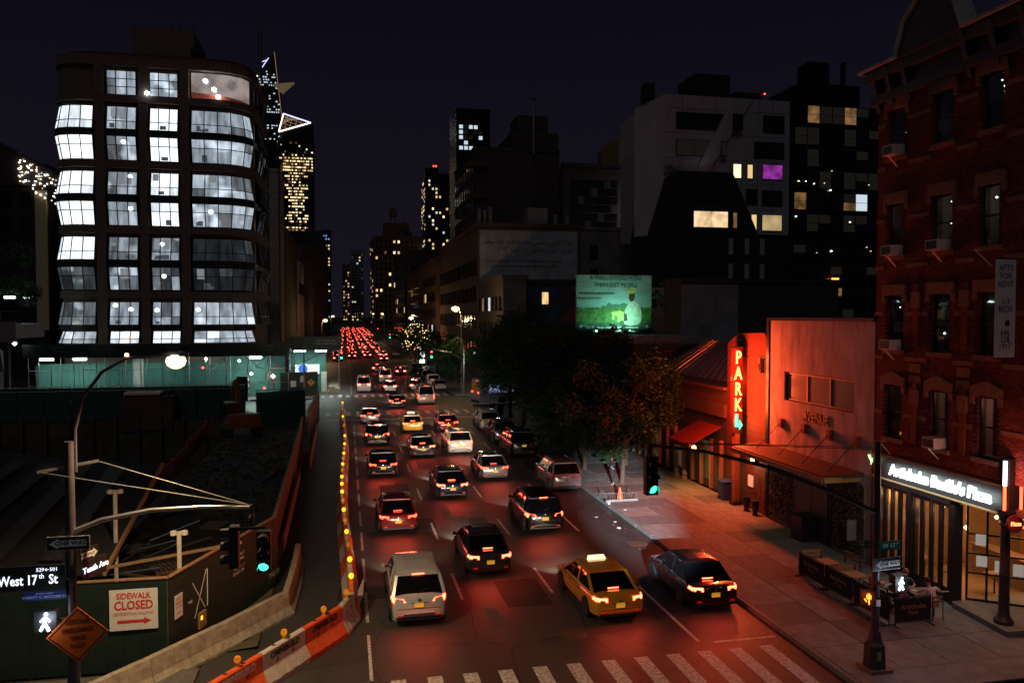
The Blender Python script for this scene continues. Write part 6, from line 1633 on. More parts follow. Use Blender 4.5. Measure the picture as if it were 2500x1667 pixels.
paths = {0: [(-34.55, 107.6), (-34.0, 106.75), (-32.9, 106.2), (-31.6, 105.95), (-30.25, 105.95)], 1: [(-28.65, 105.9), (-27.6, 105.9), (-26.35, 105.9), (-25.3, 105.9)],
         2: [(-23.7, 105.9), (-22.7, 105.9), (-21.45, 105.9), (-20.45, 105.9)], 3: [(-18.85, 105.9), (-17.35, 105.9), (-15.8, 105.95), (-14.3, 106.25), (-12.95, 107.1), (-12.2, 108.4)]}
rowz = [(37.75, 40.7), (33.45, 36.3), (29.75, 32.6), (25.45, 28.3), (21.7, 24.55), (17.4, 20.25), (13.7, 16.5), (9.35, 12.2), (7.05, 8.55)]
bri = [[None, 3, 3, None], [1, 2, 0, 3], [0, 3, 0, 3], [0, 3, 0, 3], [0, 3, 0, 3], [0, 4, 3, 6], [5, 3, 4, 6], [4, 3, 3, 2], [2, 0, 0, 2]]
rq = random.Random(5)
def outward(pa, i):
    a = Vector((*pa[max(0, i - 1)], 0)); b = Vector((*pa[min(len(pa) - 1, i + 1)], 0)); d = (b - a).normalized()
    return Vector((d.y, -d.x, 0))
def bay(pa, z0, z1, kind, levels, parent, nm='window'):
    """kind 'd': flares out downwards, 'u': flares out upwards, 'f': flat grid of three rows"""
    N = [outward(pa, i) for i in range(len(pa))]
    def off(t):
        return {'d': .62 - .55 * t, 'u': .07 + .55 * t, 'f': .12}[kind]
    zs = {'d': [0, .36, 1], 'u': [0, .62, 1], 'f': [0, .34, .67, 1]}[kind]
    P = lambda i, t: Vector((*pa[i], z0 + (z1 - z0) * t)) + N[i] * off(t)
    fr = MB(); up = Vector((0, 0, 1))
    for i in range(len(pa)): fr.bar(P(i, 0), P(i, 1), .11, .12, 'black')
    for t in zs:
        for i in range(len(pa) - 1): fr.bar(P(i, t), P(i + 1, t), .12, .09, 'black')
    # cheeks closing the sides back to the wall
    for i in (0, len(pa) - 1):
        b0 = Vector((*pa[i], z0)) - N[i] * .1; b1 = Vector((*pa[i], z1)) - N[i] * .1
        fr.add([P(i, 0), P(i, 1), b1, b0], [(0, 1, 2, 3)], 'black')
    w = fr.build(nm, None, parent)
    for r_ in range(len(zs) - 1):
        for i in range(len(pa) - 1):
            lv = levels() if callable(levels) else levels
            m = MB().add([P(i, zs[r_]) - N[i] * .01, P(i + 1, zs[r_]) - N[i + 1] * .01, P(i + 1, zs[r_ + 1]) - N[i + 1] * .01, P(i, zs[r_ + 1]) - N[i] * .01], [(0, 1, 2, 3)])
            m.build('pane', GL[lv], w, norm=False)
    return w
for r_, (z0, z1) in enumerate(rowz):
    for c_ in range(4):
        lv = bri[r_][c_]
        if lv is None: continue
        kind = 'f' if r_ == 0 else ('d' if r_ % 2 == 1 else 'u')
        if r_ == 8: kind = 'd'
        f = lambda lv=lv: max(0, min(6, lv + (rq.choice((-1, 0, 0, 0, 1)))))
        bay(paths[c_], z0, z1, kind, f, lh)
    if r_ in (1, 3, 5, 7):      # dark spandrel between the pair of floors
        for c_ in range(4):
            pa = paths[c_]; N = [outward(pa, i) for i in range(len(pa))]
            za, zb_ = (rowz[r_ + 1][1], z0)
            m = MB()
            for i in range(len(pa) - 1):
                a = Vector((*pa[i], 0)) + N[i] * .60; b = Vector((*pa[i + 1], 0)) + N[i + 1] * .60
                ai = Vector((*pa[i], 0)) - N[i] * .05; bi = Vector((*pa[i + 1], 0)) - N[i + 1] * .05
                m.add([(a.x, a.y, za + .05), (b.x, b.y, za + .05), (b.x, b.y, zb_ - .05), (a.x, a.y, zb_ - .05), (ai.x, ai.y, za), (bi.x, bi.y, za), (bi.x, bi.y, zb_), (ai.x, ai.y, zb_)], [(0, 1, 2, 3), (3, 2, 6, 7), (0, 4, 5, 1)])
            m.build('spandrel', 'black', lh, norm=False)
ro = random.Random(19); hotm = mat('room_lamp_glow', (1, 1, 1), emit=(.9, .97, 1), es=2.6, light=False); sil = mat('room_clutter', (.12, .13, .14), .8, emit=(.6, .7, .8), es=.09, light=False); bl_ = mat('room_blind', (.3, .32, .34), .8, emit=(.75, .82, .9), es=.24, light=False)
for r_, c_, dx in ((2, 1, 1.9), (3, 1, 2.5), (4, 1, 2.6), (3, 2, 1.6), (5, 2, 1.2), (7, 1, .6), (7, 1, 2.4), (7, 2, .5), (7, 3, .5), (4, 3, 2.2), (1, 2, 1.5), (8, 3, 2.4), (6, 2, 1.4)):  # glowing discs laid on the panes to read as lamps inside
    z0, z1 = rowz[r_]; x = paths[c_][0][0] + dx + (1.4 if c_ == 0 else 0)
    z = z0 + (z1 - z0) * ro.uniform(.6, .85); k = 0 if r_ == 0 else 1
    yy = 105.9 - (.62 - .55 * (z - z0) / (z1 - z0) if r_ % 2 else .07 + .55 * (z - z0) / (z1 - z0)) - .03
    MB().lathe((x, yy, z), [(0, -.02), (.2, -.015), (.3, .01)], 12, hotm, axis='Y').build('room_lamp', None, lh)
for _ in range(40):  # flat, dimly glowing sheets on the panes, drawn as silhouettes and blinds
    r_ = ro.randrange(1, 8); c_ = ro.randrange(1, 4); z0, z1 = rowz[r_]
    x0 = paths[c_][0][0] + ro.uniform(.15, 2.2); w_ = ro.uniform(.3, .95)
    kind = r_ % 2
    if ro.random() < .6: za, zb_, m_ = z0 + .12, z0 + ro.uniform(.35, 1.0), sil
    else: za, zb_, m_ = z0 + ro.uniform(1.2, 1.9), z1 - .12, bl_
    of = lambda z: 105.9 - ((.62 - .55 * (z - z0) / (z1 - z0)) if kind else (.07 + .55 * (z - z0) / (z1 - z0))) - .022
    MB().add([(x0, of(za), za), (x0 + w_, of(za), za), (x0 + w_, of(zb_), zb_), (x0, of(zb_), zb_)], [(0, 1, 2, 3)]).build('room_clutter', m_, lh, norm=False)
# open top corners hung with sheeting, work lamps inside
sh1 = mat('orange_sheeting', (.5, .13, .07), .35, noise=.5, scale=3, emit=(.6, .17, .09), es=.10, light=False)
MB().add([(-33.9, 107.2, 37.8), (-30.2, 106.2, 37.8), (-30.2, 106.2, 40.6), (-33.9, 107.2, 40.6)], [(0, 1, 2, 3)]).build('sheeting', sh1, lh)
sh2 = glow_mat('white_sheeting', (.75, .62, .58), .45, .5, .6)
pp = paths[3]
for i in range(len(pp) - 1):
    MB().add([(*pp[i], 38.6 - i * .12), (*pp[i + 1], 38.5 - i * .12), (*pp[i + 1], 41.0), (*pp[i], 41.0)], [(0, 1, 2, 3)]).build('sheeting', sh2, lh, norm=False)
    MB().add([(*pp[i], 37.6), (*pp[i + 1], 37.5), (*pp[i + 1], 38.5 - i * .12), (*pp[i], 38.6 - i * .12)], [(0, 1, 2, 3)]).build('sheeting', sh1, lh, norm=False)
for (x, y, z, lb) in ((-17.1, 105.5, 40.0, 'top left of the three work lamps in the open corner storey'), (-16.1, 105.5, 39.0, 'middle of the three work lamps in the open corner storey'), (-15.6, 105.5, 38.1, 'lowest of the three work lamps in the open corner storey'), (-23.9, 105.2, 38.0, 'small work lamp on the tower pier between the top-floor windows')):
    tag(MB().lathe((x, y, z), [(0, -.28), (.25, -.15), (.28, .1), (0, .25)], 10, 'e_white').build('work_lamp'), lb, 'work lamp')
lamp('AREA', (-16.2, 104.6, 39.5), 120, (1, .95, .95), 1.5, rot=(R(-90), 0, 0))
# east face: narrow bays seen edge-on, and a scaffold hoist
ep = [[(-11.68, 110.5 + 4.2 * k + .7 * q) for q in range(5)] for k in range(3)]
for k in range(3):
    for r_, (z0, z1) in enumerate(rowz[:]):
        if r_ == 8: continue
        bay([(x, y) for x, y in ep[k]], z0, z1, 'f' if r_ == 0 else ('d' if r_ % 2 else 'u'), (lambda: rq.choice((2, 3, 4, 5, 5, 6))), lh)
hs_ = thing('hoist_tower', 'tall lattice construction hoist against the east flank of the tower', 'hoist', (-10.6, 124.2, 0))
m = MB()
for (x, y) in ((-.8, -.8), (.8, -.8), (.8, .8), (-.8, .8)): m.tube([(x, y, 0), (x, y, 36)], .05, 5, 'dkmetal')
m.build('mast', None, hs_)
br = MB()
for k in range(18):
    z = 2 * k
    br.bar((-.8, -.8, z), (.8, -.8, z + 2), .05, .05, 'dkmetal').bar((-.8, -.8, z), (.8, -.8, z), .05, .05, 'dkmetal').bar((-.8, -.8, z), (-.8, .8, z + 2), .05, .05, 'dkmetal').bar((.8, -.8, z), (.8, .8, z + 2), .05, .05, 'dkmetal')
stuff(br.build('lattice', None, hs_))

# sidewalk shed along the side street and the avenue, lit from beneath
sd = thing('sidewalk_shed', 'dark green sidewalk shed with printed parapet and tube lamps, round the tower foot', 'scaffold shed')
MB().box(-37, -7.2, 101.2, 101.4, 5.55, 7.1, 'hoard').box(-37.0, -7.2, 101.4, 105.2, 5.5, 5.6, 'blackmatt').build('parapet', None, sd)
MB().box(-7.1, -.7, 106.0, 106.2, 6.0, 7.75, 'hoard').box(-7.1, -6.9, 101.4, 106, 6.0, 7.75, 'hoard').box(-.9, -.7, 106.2, 136, 6.0, 7.75, 'hoard').box(-6.9, -.9, 106.2, 136, 5.95, 6.05, 'blackmatt').build('avenue_parapet', None, sd)
for i, (x, s_) in enumerate(((-33.2, 'LANTERN'), (-28.5, 'LANTERN'), (-20.5, 'HOUSE'), (-9.5, 'NOW'))):
    text('COMING\nSOON', 'lettering', .42, (x, 101.17, 6.5), SOUTH, mat('faded_print', (.16, .19, .18), .7), sd, .004) if i != 1 else text('LANDMARK\nCONDOMINIUM\nRESIDENCES', 'lettering', .42, (x, 101.17, 6.5), SOUTH, mat('faded_print2', (.16, .19, .18), .7), sd, .004)
text('DESIGNED BY\nHEATHERWICK', 'lettering', .40, (-2.6, 105.97, 7.0), SOUTH, mat('faded_print3', (.3, .33, .32), .7), sd, .004)
for x in [-36.5 + 2.45 * k for k in range(13)]:
    MB().tube([(x, 101.6, .1), (x, 101.6, 5.5)], .05, 6, 'steel').build('post', None, sd)
    MB().tube([(x, 104.8, .1), (x, 104.8, 5.5)], .05, 6, 'steel').build('post', None, sd)
    if -17 < x: MB().tube([(x, 101.6, 3.2), (x + 2.45, 101.6, 5.3)], .03, 5, 'steel').tube([(x, 101.6, 5.3), (x + 2.45, 101.6, 3.2)], .03, 5, 'steel').build('cross_brace', None, sd)
MB().tube([(-36.5, 101.6, 4.0), (-7.2, 101.6, 4.0)], .04, 6, 'steel').tube([(-36.5, 101.6, 2.2), (-7.2, 101.6, 2.2)], .03, 6, 'steel').build('ledger', None, sd)
for k in range(4):
    for x in (-6.8, -1.0): MB().tube([(x, 107 + k * 8, .1), (x, 107 + k * 8, 5.95)], .05, 6, 'steel').build('post', None, sd)
gw = thing('green_plywood_wall', 'teal painted plywood wall under the sidewalk shed, brightly lit', 'hoarding', (-37, 105.25, 0))
for k in range(24):
    if k == 9: MB().box(k * 1.22, k * 1.22 + 1.21, -.03, .2, .1, 5.4, 'stucco').build('pale_column', None, gw); continue
    MB().box(k * 1.22 + .01, k * 1.22 + 1.21, -.02, .02, .1 + random.uniform(-.05, .05), 4.6 if k < 18 else 5.4, 'green_ply').build('panel', None, gw)
gw2 = thing('green_plywood_wall', 'teal plywood wall under the avenue leg of the shed', 'hoarding', (-7.6, 110.2, 0))
for k in range(4): MB().box(k * 1.22 + .01, k * 1.22 + 1.21, -.02, .02, .1, 5.8, 'green_ply').build('panel', None, gw2)
dgp = thing('printed_hoarding', 'dark hoarding with notices and a yellow diamond under the shed', 'hoarding', (-8.3, 104.2, 0), R(16))
for k in range(4): MB().box(k * 1.2, k * 1.2 + 1.19, -.03, .03, .1, 3.2, 'hoard').build('panel', None, dgp)
MB().box(1.3, 2.0, -.05, -.03, 1.3, 2.1, 'white').build('notice', None, dgp); MB().box(2.5, 3.1, -.05, -.03, 1.9, 2.7, 'white').build('notice', None, dgp)
MB().slab([(3.4, -.06, 1.8), (3.9, -.06, 1.3), (4.4, -.06, 1.8), (3.9, -.06, 2.3)], (0, .02, 0), 'taxi').build('diamond_sign', None, dgp)
text('↑', 'lettering', .6, (3.9, -.07, 1.8), SOUTH, 'black_print', dgp, .003)
MB().box(3.4, 4.4, -.06, -.03, 2.35, 2.4, 'black').build('batten', None, dgp)
tag(MB().box(-3.3, -2.6, 107.9, 108.0, .3, 3.0, 'white').build('notice_board'), 'tall white printed notice board beside the lit walkway', 'notice board')
wlk = structure(MB().box(-2.5, -.9, 108, 130, .02, .3).build('covered_walkway', 'concrete'))
tag(MB().box(-2.3, -1.5, 107.0, 107.7, 0, 1.1, 'white_plastic').box(-1.5, -.9, 106.8, 107.6, 0, .8, 'white_plastic').build('stacked_bags'), 'pale stacked sandbags at the mouth of the lit walkway', 'sandbags')
# blue and white round logos on a board beyond
lg = thing('site_advert', 'lit board with a blue disc and a pale disc under the shed', 'advert', (-5.2, 109.8, 3.2))
MB().box(-1.6, 1.6, -.04, .04, -.6, .7, mat('ad_white', (.7, .72, .7), .5, emit=(.7, .85, .85), es=.5, light=False)).build('panel', None, lg)
MB().lathe((-.55, -.06, .1), [(0, -.01), (.62, -.01), (.62, .02)], 24, mat('ad_blue', (.03, .1, .5), .5, emit=(.05, .15, .8), es=.3, light=False), axis='Y').build('blue_disc', None, lg)
MB().lathe((.85, -.06, .1), [(0, -.01), (.62, -.01), (.62, .02)], 24, mat('ad_pale', (.7, .6, .5), .5, emit=(.9, .8, .65), es=.4, light=False), axis='Y').build('pale_disc', None, lg)
TL = [(-34.8, 102.4, 'first tube lamp from the left under the sidewalk shed'), (-31.2, 102.4, 'second tube lamp from the left under the sidewalk shed'), (-11.1, 102.4, 'tube lamp near the right end of the side-street shed'), (-6.0, 107.2, 'left tube lamp under the avenue leg of the shed'), (-3.3, 107.2, 'right tube lamp under the avenue leg of the shed')]
for (x, y, lb) in TL:
    z = 5.3 if y < 105 else 5.85
    tag(MB().lathe((x, y, z), [(0, -.75), (.14, -.72), (.14, .72), (0, .75)], 8, 'e_tube', axis='X').build('tube_lamp'), lb, 'lamp', 'tube lamps under the sidewalk shed')
    lamp('AREA', (x, y + .2, z - .25), 190, (.72, 1, .9), 1.4, rot=(0, 0, 0), sy=.4)
for (x, z, lb) in ((-16.9, 5.2, 'small round lamp in the middle of the side-street shed'), (-13.0, 4.9, 'small round lamp left of the braced bay'), (-11.6, 3.3, 'low round lamp beside the site door')):
    tag(MB().lathe((x, 102.0, z), [(0, -.2), (.2, 0), (0, .2)], 8, 'e_tube').build('round_lamp'), lb, 'lamp')
    lamp('POINT', (x, 102.0, z - .3), 160, (.75, 1, .9), .2)
lamp('AREA', (-24, 103, 5.3), 170, (.72, 1, .9), 6, rot=(0, 0, 0), sy=1)
lamp('AREA', (-1.8, 115, 5.7), 260, (1, 1, .9), 1.4, rot=(0, 0, 0), sy=10)
rs = thing('stop_lamp', 'glowing pinkish red lamp by the site door under the shed', 'lamp', (-8.9, 101.0, 3.0))
MB().lathe((0, 0, 0), [(0, -.3), (.3, 0), (0, .3)], 10, mat('pink_red_glow', (1, .4, .4), emit=(1, .25, .25), es=12)).build('bulb', None, rs)
MB().tube([(0, 0, -2.9), (0, 0, -.3)], .04, 6, 'steel').build('post', None, rs)
dn = thing('site_door', 'dark site door with a pasted notice and chequered edge', 'door', (-13.2, 101.0, 0))
MB().box(0, 1.3, -.04, .04, 0, 3.0, 'blackmatt').build('leaf', None, dn); MB().box(.2, 1.0, -.06, -.04, 1.3, 2.1, 'white').build('notice', None, dn)
for k in range(14): MB().box(1.32, 1.5, -.05, .05, .05 + k * .22, .16 + k * .22, 'white').build('edge_check', None, dn)
for i, (x, z) in enumerate(((-9.9, 1.6), (-25.2, 7.9), (-17.0, 4.2), (-16.2, 1.0))):
    tag(MB().lathe((x, 100.6, z), [(0, -.16), (.16, 0), (0, .16)], 8, 'e_red').build('red_lamp'), ['low red lamp on the site barrier below the shed', 'red beacon above the shed parapet behind the street lamp', 'red lamp under the middle of the shed', 'red lamp near the ground by the digger arm'][i], 'lamp')
# elevated park structure at the left
hlb = thing('elevated_park', 'steel viaduct of the elevated park crossing at the left with railing', 'viaduct', (-48, 99, 0))
MB().box(-20, 12.8, -4, 4, 8.0, 9.6, 'far_grey').box(-20, 12.8, -4.2, -4, 7.6, 9.8, 'far_grey').build('deck', None, hlb)
for k in range(9): MB().box(-19 + k * 3.8, -18.5 + k * 3.8, -3.9, -3.3, 0, 8, 'far_dark').build('column', None, hlb)
rl = MB()
for k in range(40): rl.bar((-20 + k * .8, -4.0, 9.8), (-20 + k * .8, -4.0, 11.0), .05, .05, 'steel')
rl.bar((-20, -4, 11), (12.8, -4, 11), .06, .06, 'steel')
stuff(rl.build('railing', None, hlb))
gr = MB(); rr = random.Random(4)
for _ in range(1500):
    c = Vector((rr.uniform(-68, -35.4), rr.uniform(95.5, 97), 9.6)); h = rr.uniform(.4, 1.0)
    gr.add([c, c + Vector((.06, 0, 0)), c + Vector((rr.uniform(-.2, .2), 0, h))], [(0, 1, 2)])
tag(stuff(gr.build('planting', 'leaf2', norm=False)), 'grasses growing along the edge of the elevated park', 'grass')
for i, x in enumerate((-52, -47.5, -44.5, -39.6, -37.9, -36.0)):
    tag(MB().box(x - .55, x + .55, 100.4, 100.6, 12.5, 12.72, 'e_tube').build('park_lamp'), 'cool strip lamp hanging over the elevated park, ' + ('leftmost', 'second', 'third', 'fourth', 'fifth', 'rightmost')[i] + ' of six', 'lamp', 'strip lamps over the elevated park')
lamp('AREA', (-41, 99.5, 12.2), 350, (.8, 1, .85), 8, rot=(0, 0, 0), sy=1)
tag(MB().lathe((-37.3, 100, 7.3), [(0, -.25), (.25, 0), (0, .25)], 10, 'e_white').build('flood_lamp'), 'white starry flood lamp at the left end of the shed', 'lamp')
sc2 = thing('covered_stack', 'grey sheeted stack of material left of the shed', 'stack', (-42, 101, 0))
MB().loft([[(-3.5, -1, 4.2), (3.5, -1, 4.2), (3.5, 1, 4.2), (-3.5, 1, 4.2)], [(-3.2, -1, 6.2), (3.3, -1, 5.9), (3.3, 1, 5.9), (-3.2, 1, 6.2)], [(-2.2, -.6, 7.0), (2.6, -.6, 6.6), (2.6, .6, 6.6), (-2.2, .6, 7.0)]], 'far_grey').box(-3, 3, -1, 1, 0, 4.2, 'blackmatt').build('pile', None, sc2)

# ================================================================ THE CITY BEHIND
def city(label, x0, x1, y0, y1, z1, wall, faces='S', col=3.0, row=3.3, ww=1.6, wh=1.6, p=.1, mats=('w_warm', 'w_warm2', 'w_white'), seed=1, zs=4, ztop=None, name='city_building', single=False, dark='glass_dark', pdark=1.0, roofbits=0, runs=False, step=None):
    rr = random.Random(seed)
    t = thing(name, label, 'building')
    b = MB().box(x0, x1, y0, y1, 0, z1)
    b.box(x0 - .25, x1 + .25, y0 - .25, y1 + .25, z1, z1 + .6)
    if step: b.box(*step)
    b.build('wall', wall, t)
    ztop = ztop or z1 - 2
    D = MB(); Lm = MB()
    for f in faces:
        if f == 'S': n = int((x1 - x0 - 1) / col); base = x0 + ((x1 - x0) - n * col) / 2
        else: n = int((y1 - y0 - 1) / col); base = y0 + ((y1 - y0) - n * col) / 2
        z = zs
        while z + wh < ztop:
            on = False
            for k in range(n):
                a = base + k * col + (col - ww) / 2
                if runs: on = (rr.random() < p) if not on else (rr.random() < .78)
                else: on = rr.random() < p
                mm = rr.choice(mats) if on else dark
                if not on and rr.random() > pdark: continue
                if f == 'S': bx_ = (a, a + ww, y0 - .12, y0 - .02, z, z + wh)
                elif f == 'W': bx_ = (x0 - .12, x0 - .02, a, a + ww, z, z + wh)
                else: bx_ = (x1 + .02, x1 + .12, a, a + ww, z, z + wh)
                if single:
                    w = MB().box(*bx_, mm).build('window', None, t)
                else:
                    (Lm if on else D).box(*bx_, mm)
            z += row
    if D.f: stuff(D.build('dark_windows', None, t, norm=False))
    if Lm.f: stuff(Lm.build('lit_windows', None, t, norm=False))
    for k in range(roofbits):
        rx = rr.uniform(x0, x1 - 4); ry = rr.uniform(y0, min(y1, y0 + 12)); h = rr.uniform(1.5, 4.5)
        MB().box(rx, rx + rr.uniform(2, 5), ry, ry + 3, z1 + .6, z1 + .6 + h).build('roof_housing', wall, t)
    return t
DIM = glow_mat('window_faint', (.9, .8, .6), .02)
M['w_faint'] = glow_mat('window_faint2', (.9, .8, .6), .008)
M['w_studio'] = glow_mat('window_studio', (.5, .6, .8), .006)
# --- east side of the avenue
ab = city('three-storey dark building with white painted south wall carrying faded Arabic and English lines', 21.2, 39, 128, 180, 25.2, 'far_brown', 'W', 3.4, 4.4, 1.7, 2.5, .0, seed=2, single=True, name='painted_wall_building')
pw = MB().box(21.6, 38.3, 127.85, 127.99, 15.0, 24.6).build('painted_wall', mat('whitewashed_brick', (.40, .39, .39), .85, noise=.3, scale=.6, bump=.3), ab)
AR = {'ا': 'ﺍﺎﺍﺎ', 'ب': 'ﺏﺐﺑﺒ', 'ت': 'ﺕﺖﺗﺘ', 'ة': 'ﺓﺔﺓﺔ', 'ح': 'ﺡﺢﺣﺤ', 'خ': 'ﺥﺦﺧﺨ', 'د': 'ﺩﺪﺩﺪ', 'ذ': 'ﺫﺬﺫﺬ', 'ر': 'ﺭﺮﺭﺮ', 'س': 'ﺱﺲﺳﺴ', 'ش': 'ﺵﺶﺷﺸ', 'ص': 'ﺹﺺﺻﺼ', 'ع': 'ﻉﻊﻋﻌ', 'غ': 'ﻍﻎﻏﻐ',
      'ف': 'ﻑﻒﻓﻔ', 'ك': 'ﻙﻚﻛﻜ', 'ل': 'ﻝﻞﻟﻠ', 'م': 'ﻡﻢﻣﻤ', 'ن': 'ﻥﻦﻧﻨ', 'ه': 'ﻩﻪﻫﻬ', 'ي': 'ﻱﻲﻳﻴ', 'آ': 'ﺁﺂﺁﺂ'}
NOJ = set('اآدذرة')
def shape_ar(sn):
    out = []
    for w in sn.split(' '):
        o = ''
        for i, c in enumerate(w):
            if c not in AR: o += c; continue
            pv = i > 0 and w[i - 1] in AR and w[i - 1] not in NOJ
            nx = i < len(w) - 1 and w[i + 1] in AR and c not in NOJ
            o += AR[c][(3 if pv else 2) if nx else (1 if pv else 0)]
        out.append(o[::-1] if not w.isdigit() else w)
    return ' '.join(out[::-1])
FP = mat('faded_black_print', (.07, .07, .07), .8)
for i, s_ in enumerate(('هذا الكتاب يخص صاحبه فتح الله سعد', 'اشتراه من ماله غرة آذار سنة')):
    text(shape_ar(s_) if i == 0 else '١٨٩٢ ' + shape_ar(s_), 'lettering', 1.05, (37.5, 127.82, 22.7 - i * 1.25), SOUTH, FP, ab, .01, align='RIGHT', sx=(.95, .95)[i])
for i, s_ in enumerate(('This book belongs to its owner Fathallah Saad. He bought', 'it with his own money at the beginning of March 1892.')):
    text(s_, 'lettering', .66, (22.7, 127.82, 19.6 - i * .85), SOUTH, FP, ab, .01, align='LEFT', sx=.82)
for k, (x, w, h) in enumerate(((21.5, .5, 2.4), (22.5, .4, 2.2), (23.4, .5, 2.8), (34.5, .6, 1.8), (36.6, .5, 1.7))):
    MB().box(x, x + w, 129, 129.6, 25.8, 25.8 + h).build('chimney', 'far_grey', ab)
MB().box(30.0, 33.4, 129, 132, 25.8, 28.6).build('bulkhead', 'far_grey', ab)
wb2 = city('plain brown-grey walled building right of the Arabic lettering, with few dark windows', 39.1, 52, 128.2, 150, 25.0, mat('weathered_render', (.17, .15, .13), .85, noise=.4, scale=.5), '', name='rendered_building')
for (x, z, m_) in ((40.6, 20.0, 'glass_dark'), (49.0, 20.2, 'glass_dark'), (40.7, 16.0, 'glass_dark')):
    MB().box(x, x + 1.4, 128.05, 128.18, z, z + 2.4, m_).build('window', None, wb2)
MB().box(48.7, 50.0, 128.0, 128.18, 15.6, 17.0, mat('bright_window', (1, 1, 1), emit=(.95, .97, 1), es=1.5)).build('window', None, wb2)
mu = city('lower dark building with coloured geometric mural and one warm lit window', 24.5, 36.5, 112, 127.8, 15.2, 'far_dark', '', name='mural_building')
for k, (pl, c) in enumerate(((((25.5, 14.5), (28, 14.2), (27.2, 12)), (.05, .12, .3)), (((25.3, 10), (27, 12), (25.3, 13)), (.12, .12, .2)), (((28.0, 9.8), (30.6, 9.6), (30.4, 12.0)), (.04, .10, .22)), (((30.8, 9.6), (33.6, 12.6), (33.6, 9.6)), (.35, .05, .08)), (((31.0, 12.0), (32.3, 14.6), (33.6, 12.9)), (.2, .03, .12)), (((32.6, 14.8), (33.9, 14.8), (33.9, 13.2)), (.4, .26, .05)), (((28.6, 14.6), (31, 14.8), (30.4, 12.6)), (.08, .1, .3)))):
    MB().slab([(x, 111.98, z) for x, z in pl], (0, -.03, 0), mat('mural_%d' % k, tuple(q * .5 for q in c), .7)).build('mural_panel', None, mu)
wl_ = MB().box(28.1, 29.2, 111.9, 111.98, 12.1, 14.0, 'black').build('window', None, mu)
MB().box(28.18, 29.12, 111.86, 111.9, 12.18, 13.92, glow_mat('warm_room', (1, .6, .25), 1.2, .4, 1)).build('pane', None, wl_)
tn = city('narrow pale building with balconied windows beside the avenue, at the side-street corner', 21.2, 24.4, 106, 127, 15.5, mat('tan_render', (.09, .07, .05), .85, noise=.4, scale=.6), 'WS', 2.8, 3.6, 1.1, 2.0, .12, seed=9, single=True)
dk = city('big dark masonry block with stepped roof and tall steel flue', 26, 44, 160, 190, 44.5, 'far_dark', 'W', 3.6, 4.0, 1.6, 2.2, .02, seed=4, name='dark_block', step=(34, 44, 161, 190, 44.5, 48.8))
MB().tube([(38.3, 159.6, 44), (38.3, 159.6, 55)], .25, 10, 'steel').tube([(38.3, 159.6, 55), (38.3, 159.6, 55.4)], .4, 10, 'dkmetal').build('flue', None, dk)
MB().box(35.5, 42, 162, 170, 48.8, 52.5).build('roof_housing', 'far_dark', dk)
for z, w in ((41, 3.4), (34.5, 3.0), (28.5, 3.2)):     # curved balconies at the corner
    MB().lathe((26.6, 160.6, z), [(0, 0), (w * .7, .1), (w * .7, .9), (w * .7 - .15, .9)], 20, 'far_brown').build('balcony', None, dk)
dk2 = city('lower dark block with a gridded studio window right of the flue', 44.2, 57, 158, 190, 40.5, 'far_dark', '', name='dark_block')
gw_ = MB()
for i in range(7):
    for j in range(7):
        MB().box(46 + i * 1.45, 47.3 + i * 1.45, 157.86, 157.97, 27 + j * 1.7, 28.5 + j * 1.7, 'glass_dark' if (i * 3 + j) % 7 else 'w_studio').build('pane', None, dk2)
MB().box(44.2, 57, 158, 160, 41.1, 42.2).build('roof_housing', 'far_dark', dk2)
# pink pinstriped tower with yellow flank
ps = thing('striped_building', 'pinkish concrete block with close vertical ribs and a yellow flank', 'building')
MB().box(57.3, 68, 160, 175, 0, 48).build('wall', mat('pink_concrete', (.30, .19, .15), .8, noise=.2, scale=.5), ps)
MB().slab([(57.2, 160, 0), (57.2, 160, 48.2), (55.2, 166, 47.5), (55.2, 166, 0)], (.1, .1, 0)).build('yellow_flank', mat('yellow_render', (.33, .26, .07), .8, noise=.2, scale=.5), ps)
for k in range(12): MB().box(57.6 + k * .95, 57.9 + k * .95, 159.6, 160, 14, 48.6).build('rib', mat('rib_concrete', (.36, .24, .19), .8) if k == 0 else bpy.data.materials['rib_concrete'], ps)
for (x, z, w) in ((57.95, 30, .6), (59.8, 30, 1.3), (61.8, 30, 1.3), (63.8, 30, .9), (58.9, 26.5, 1.6), (62.7, 26.5, 1.7), (61.0, 34, .5), (63.9, 34, .5), (57.4, 26.5, .6)):
    MB().box(x, x + w, 159.7, 159.9, z, z + 1.9, 'w_white').build('window', None, ps)
tag(MB().lathe((56.9, 158.5, 31.2), [(0, -.5), (.45, 0), (0, .5)], 10, 'e_white').build('roof_flood'), 'bright white flood lamp on the roof edge left of the ribbed pink building', 'lamp')
lamp('POINT', (60.5, 152.5, 31.5), 700, (1, .93, .85), .4)
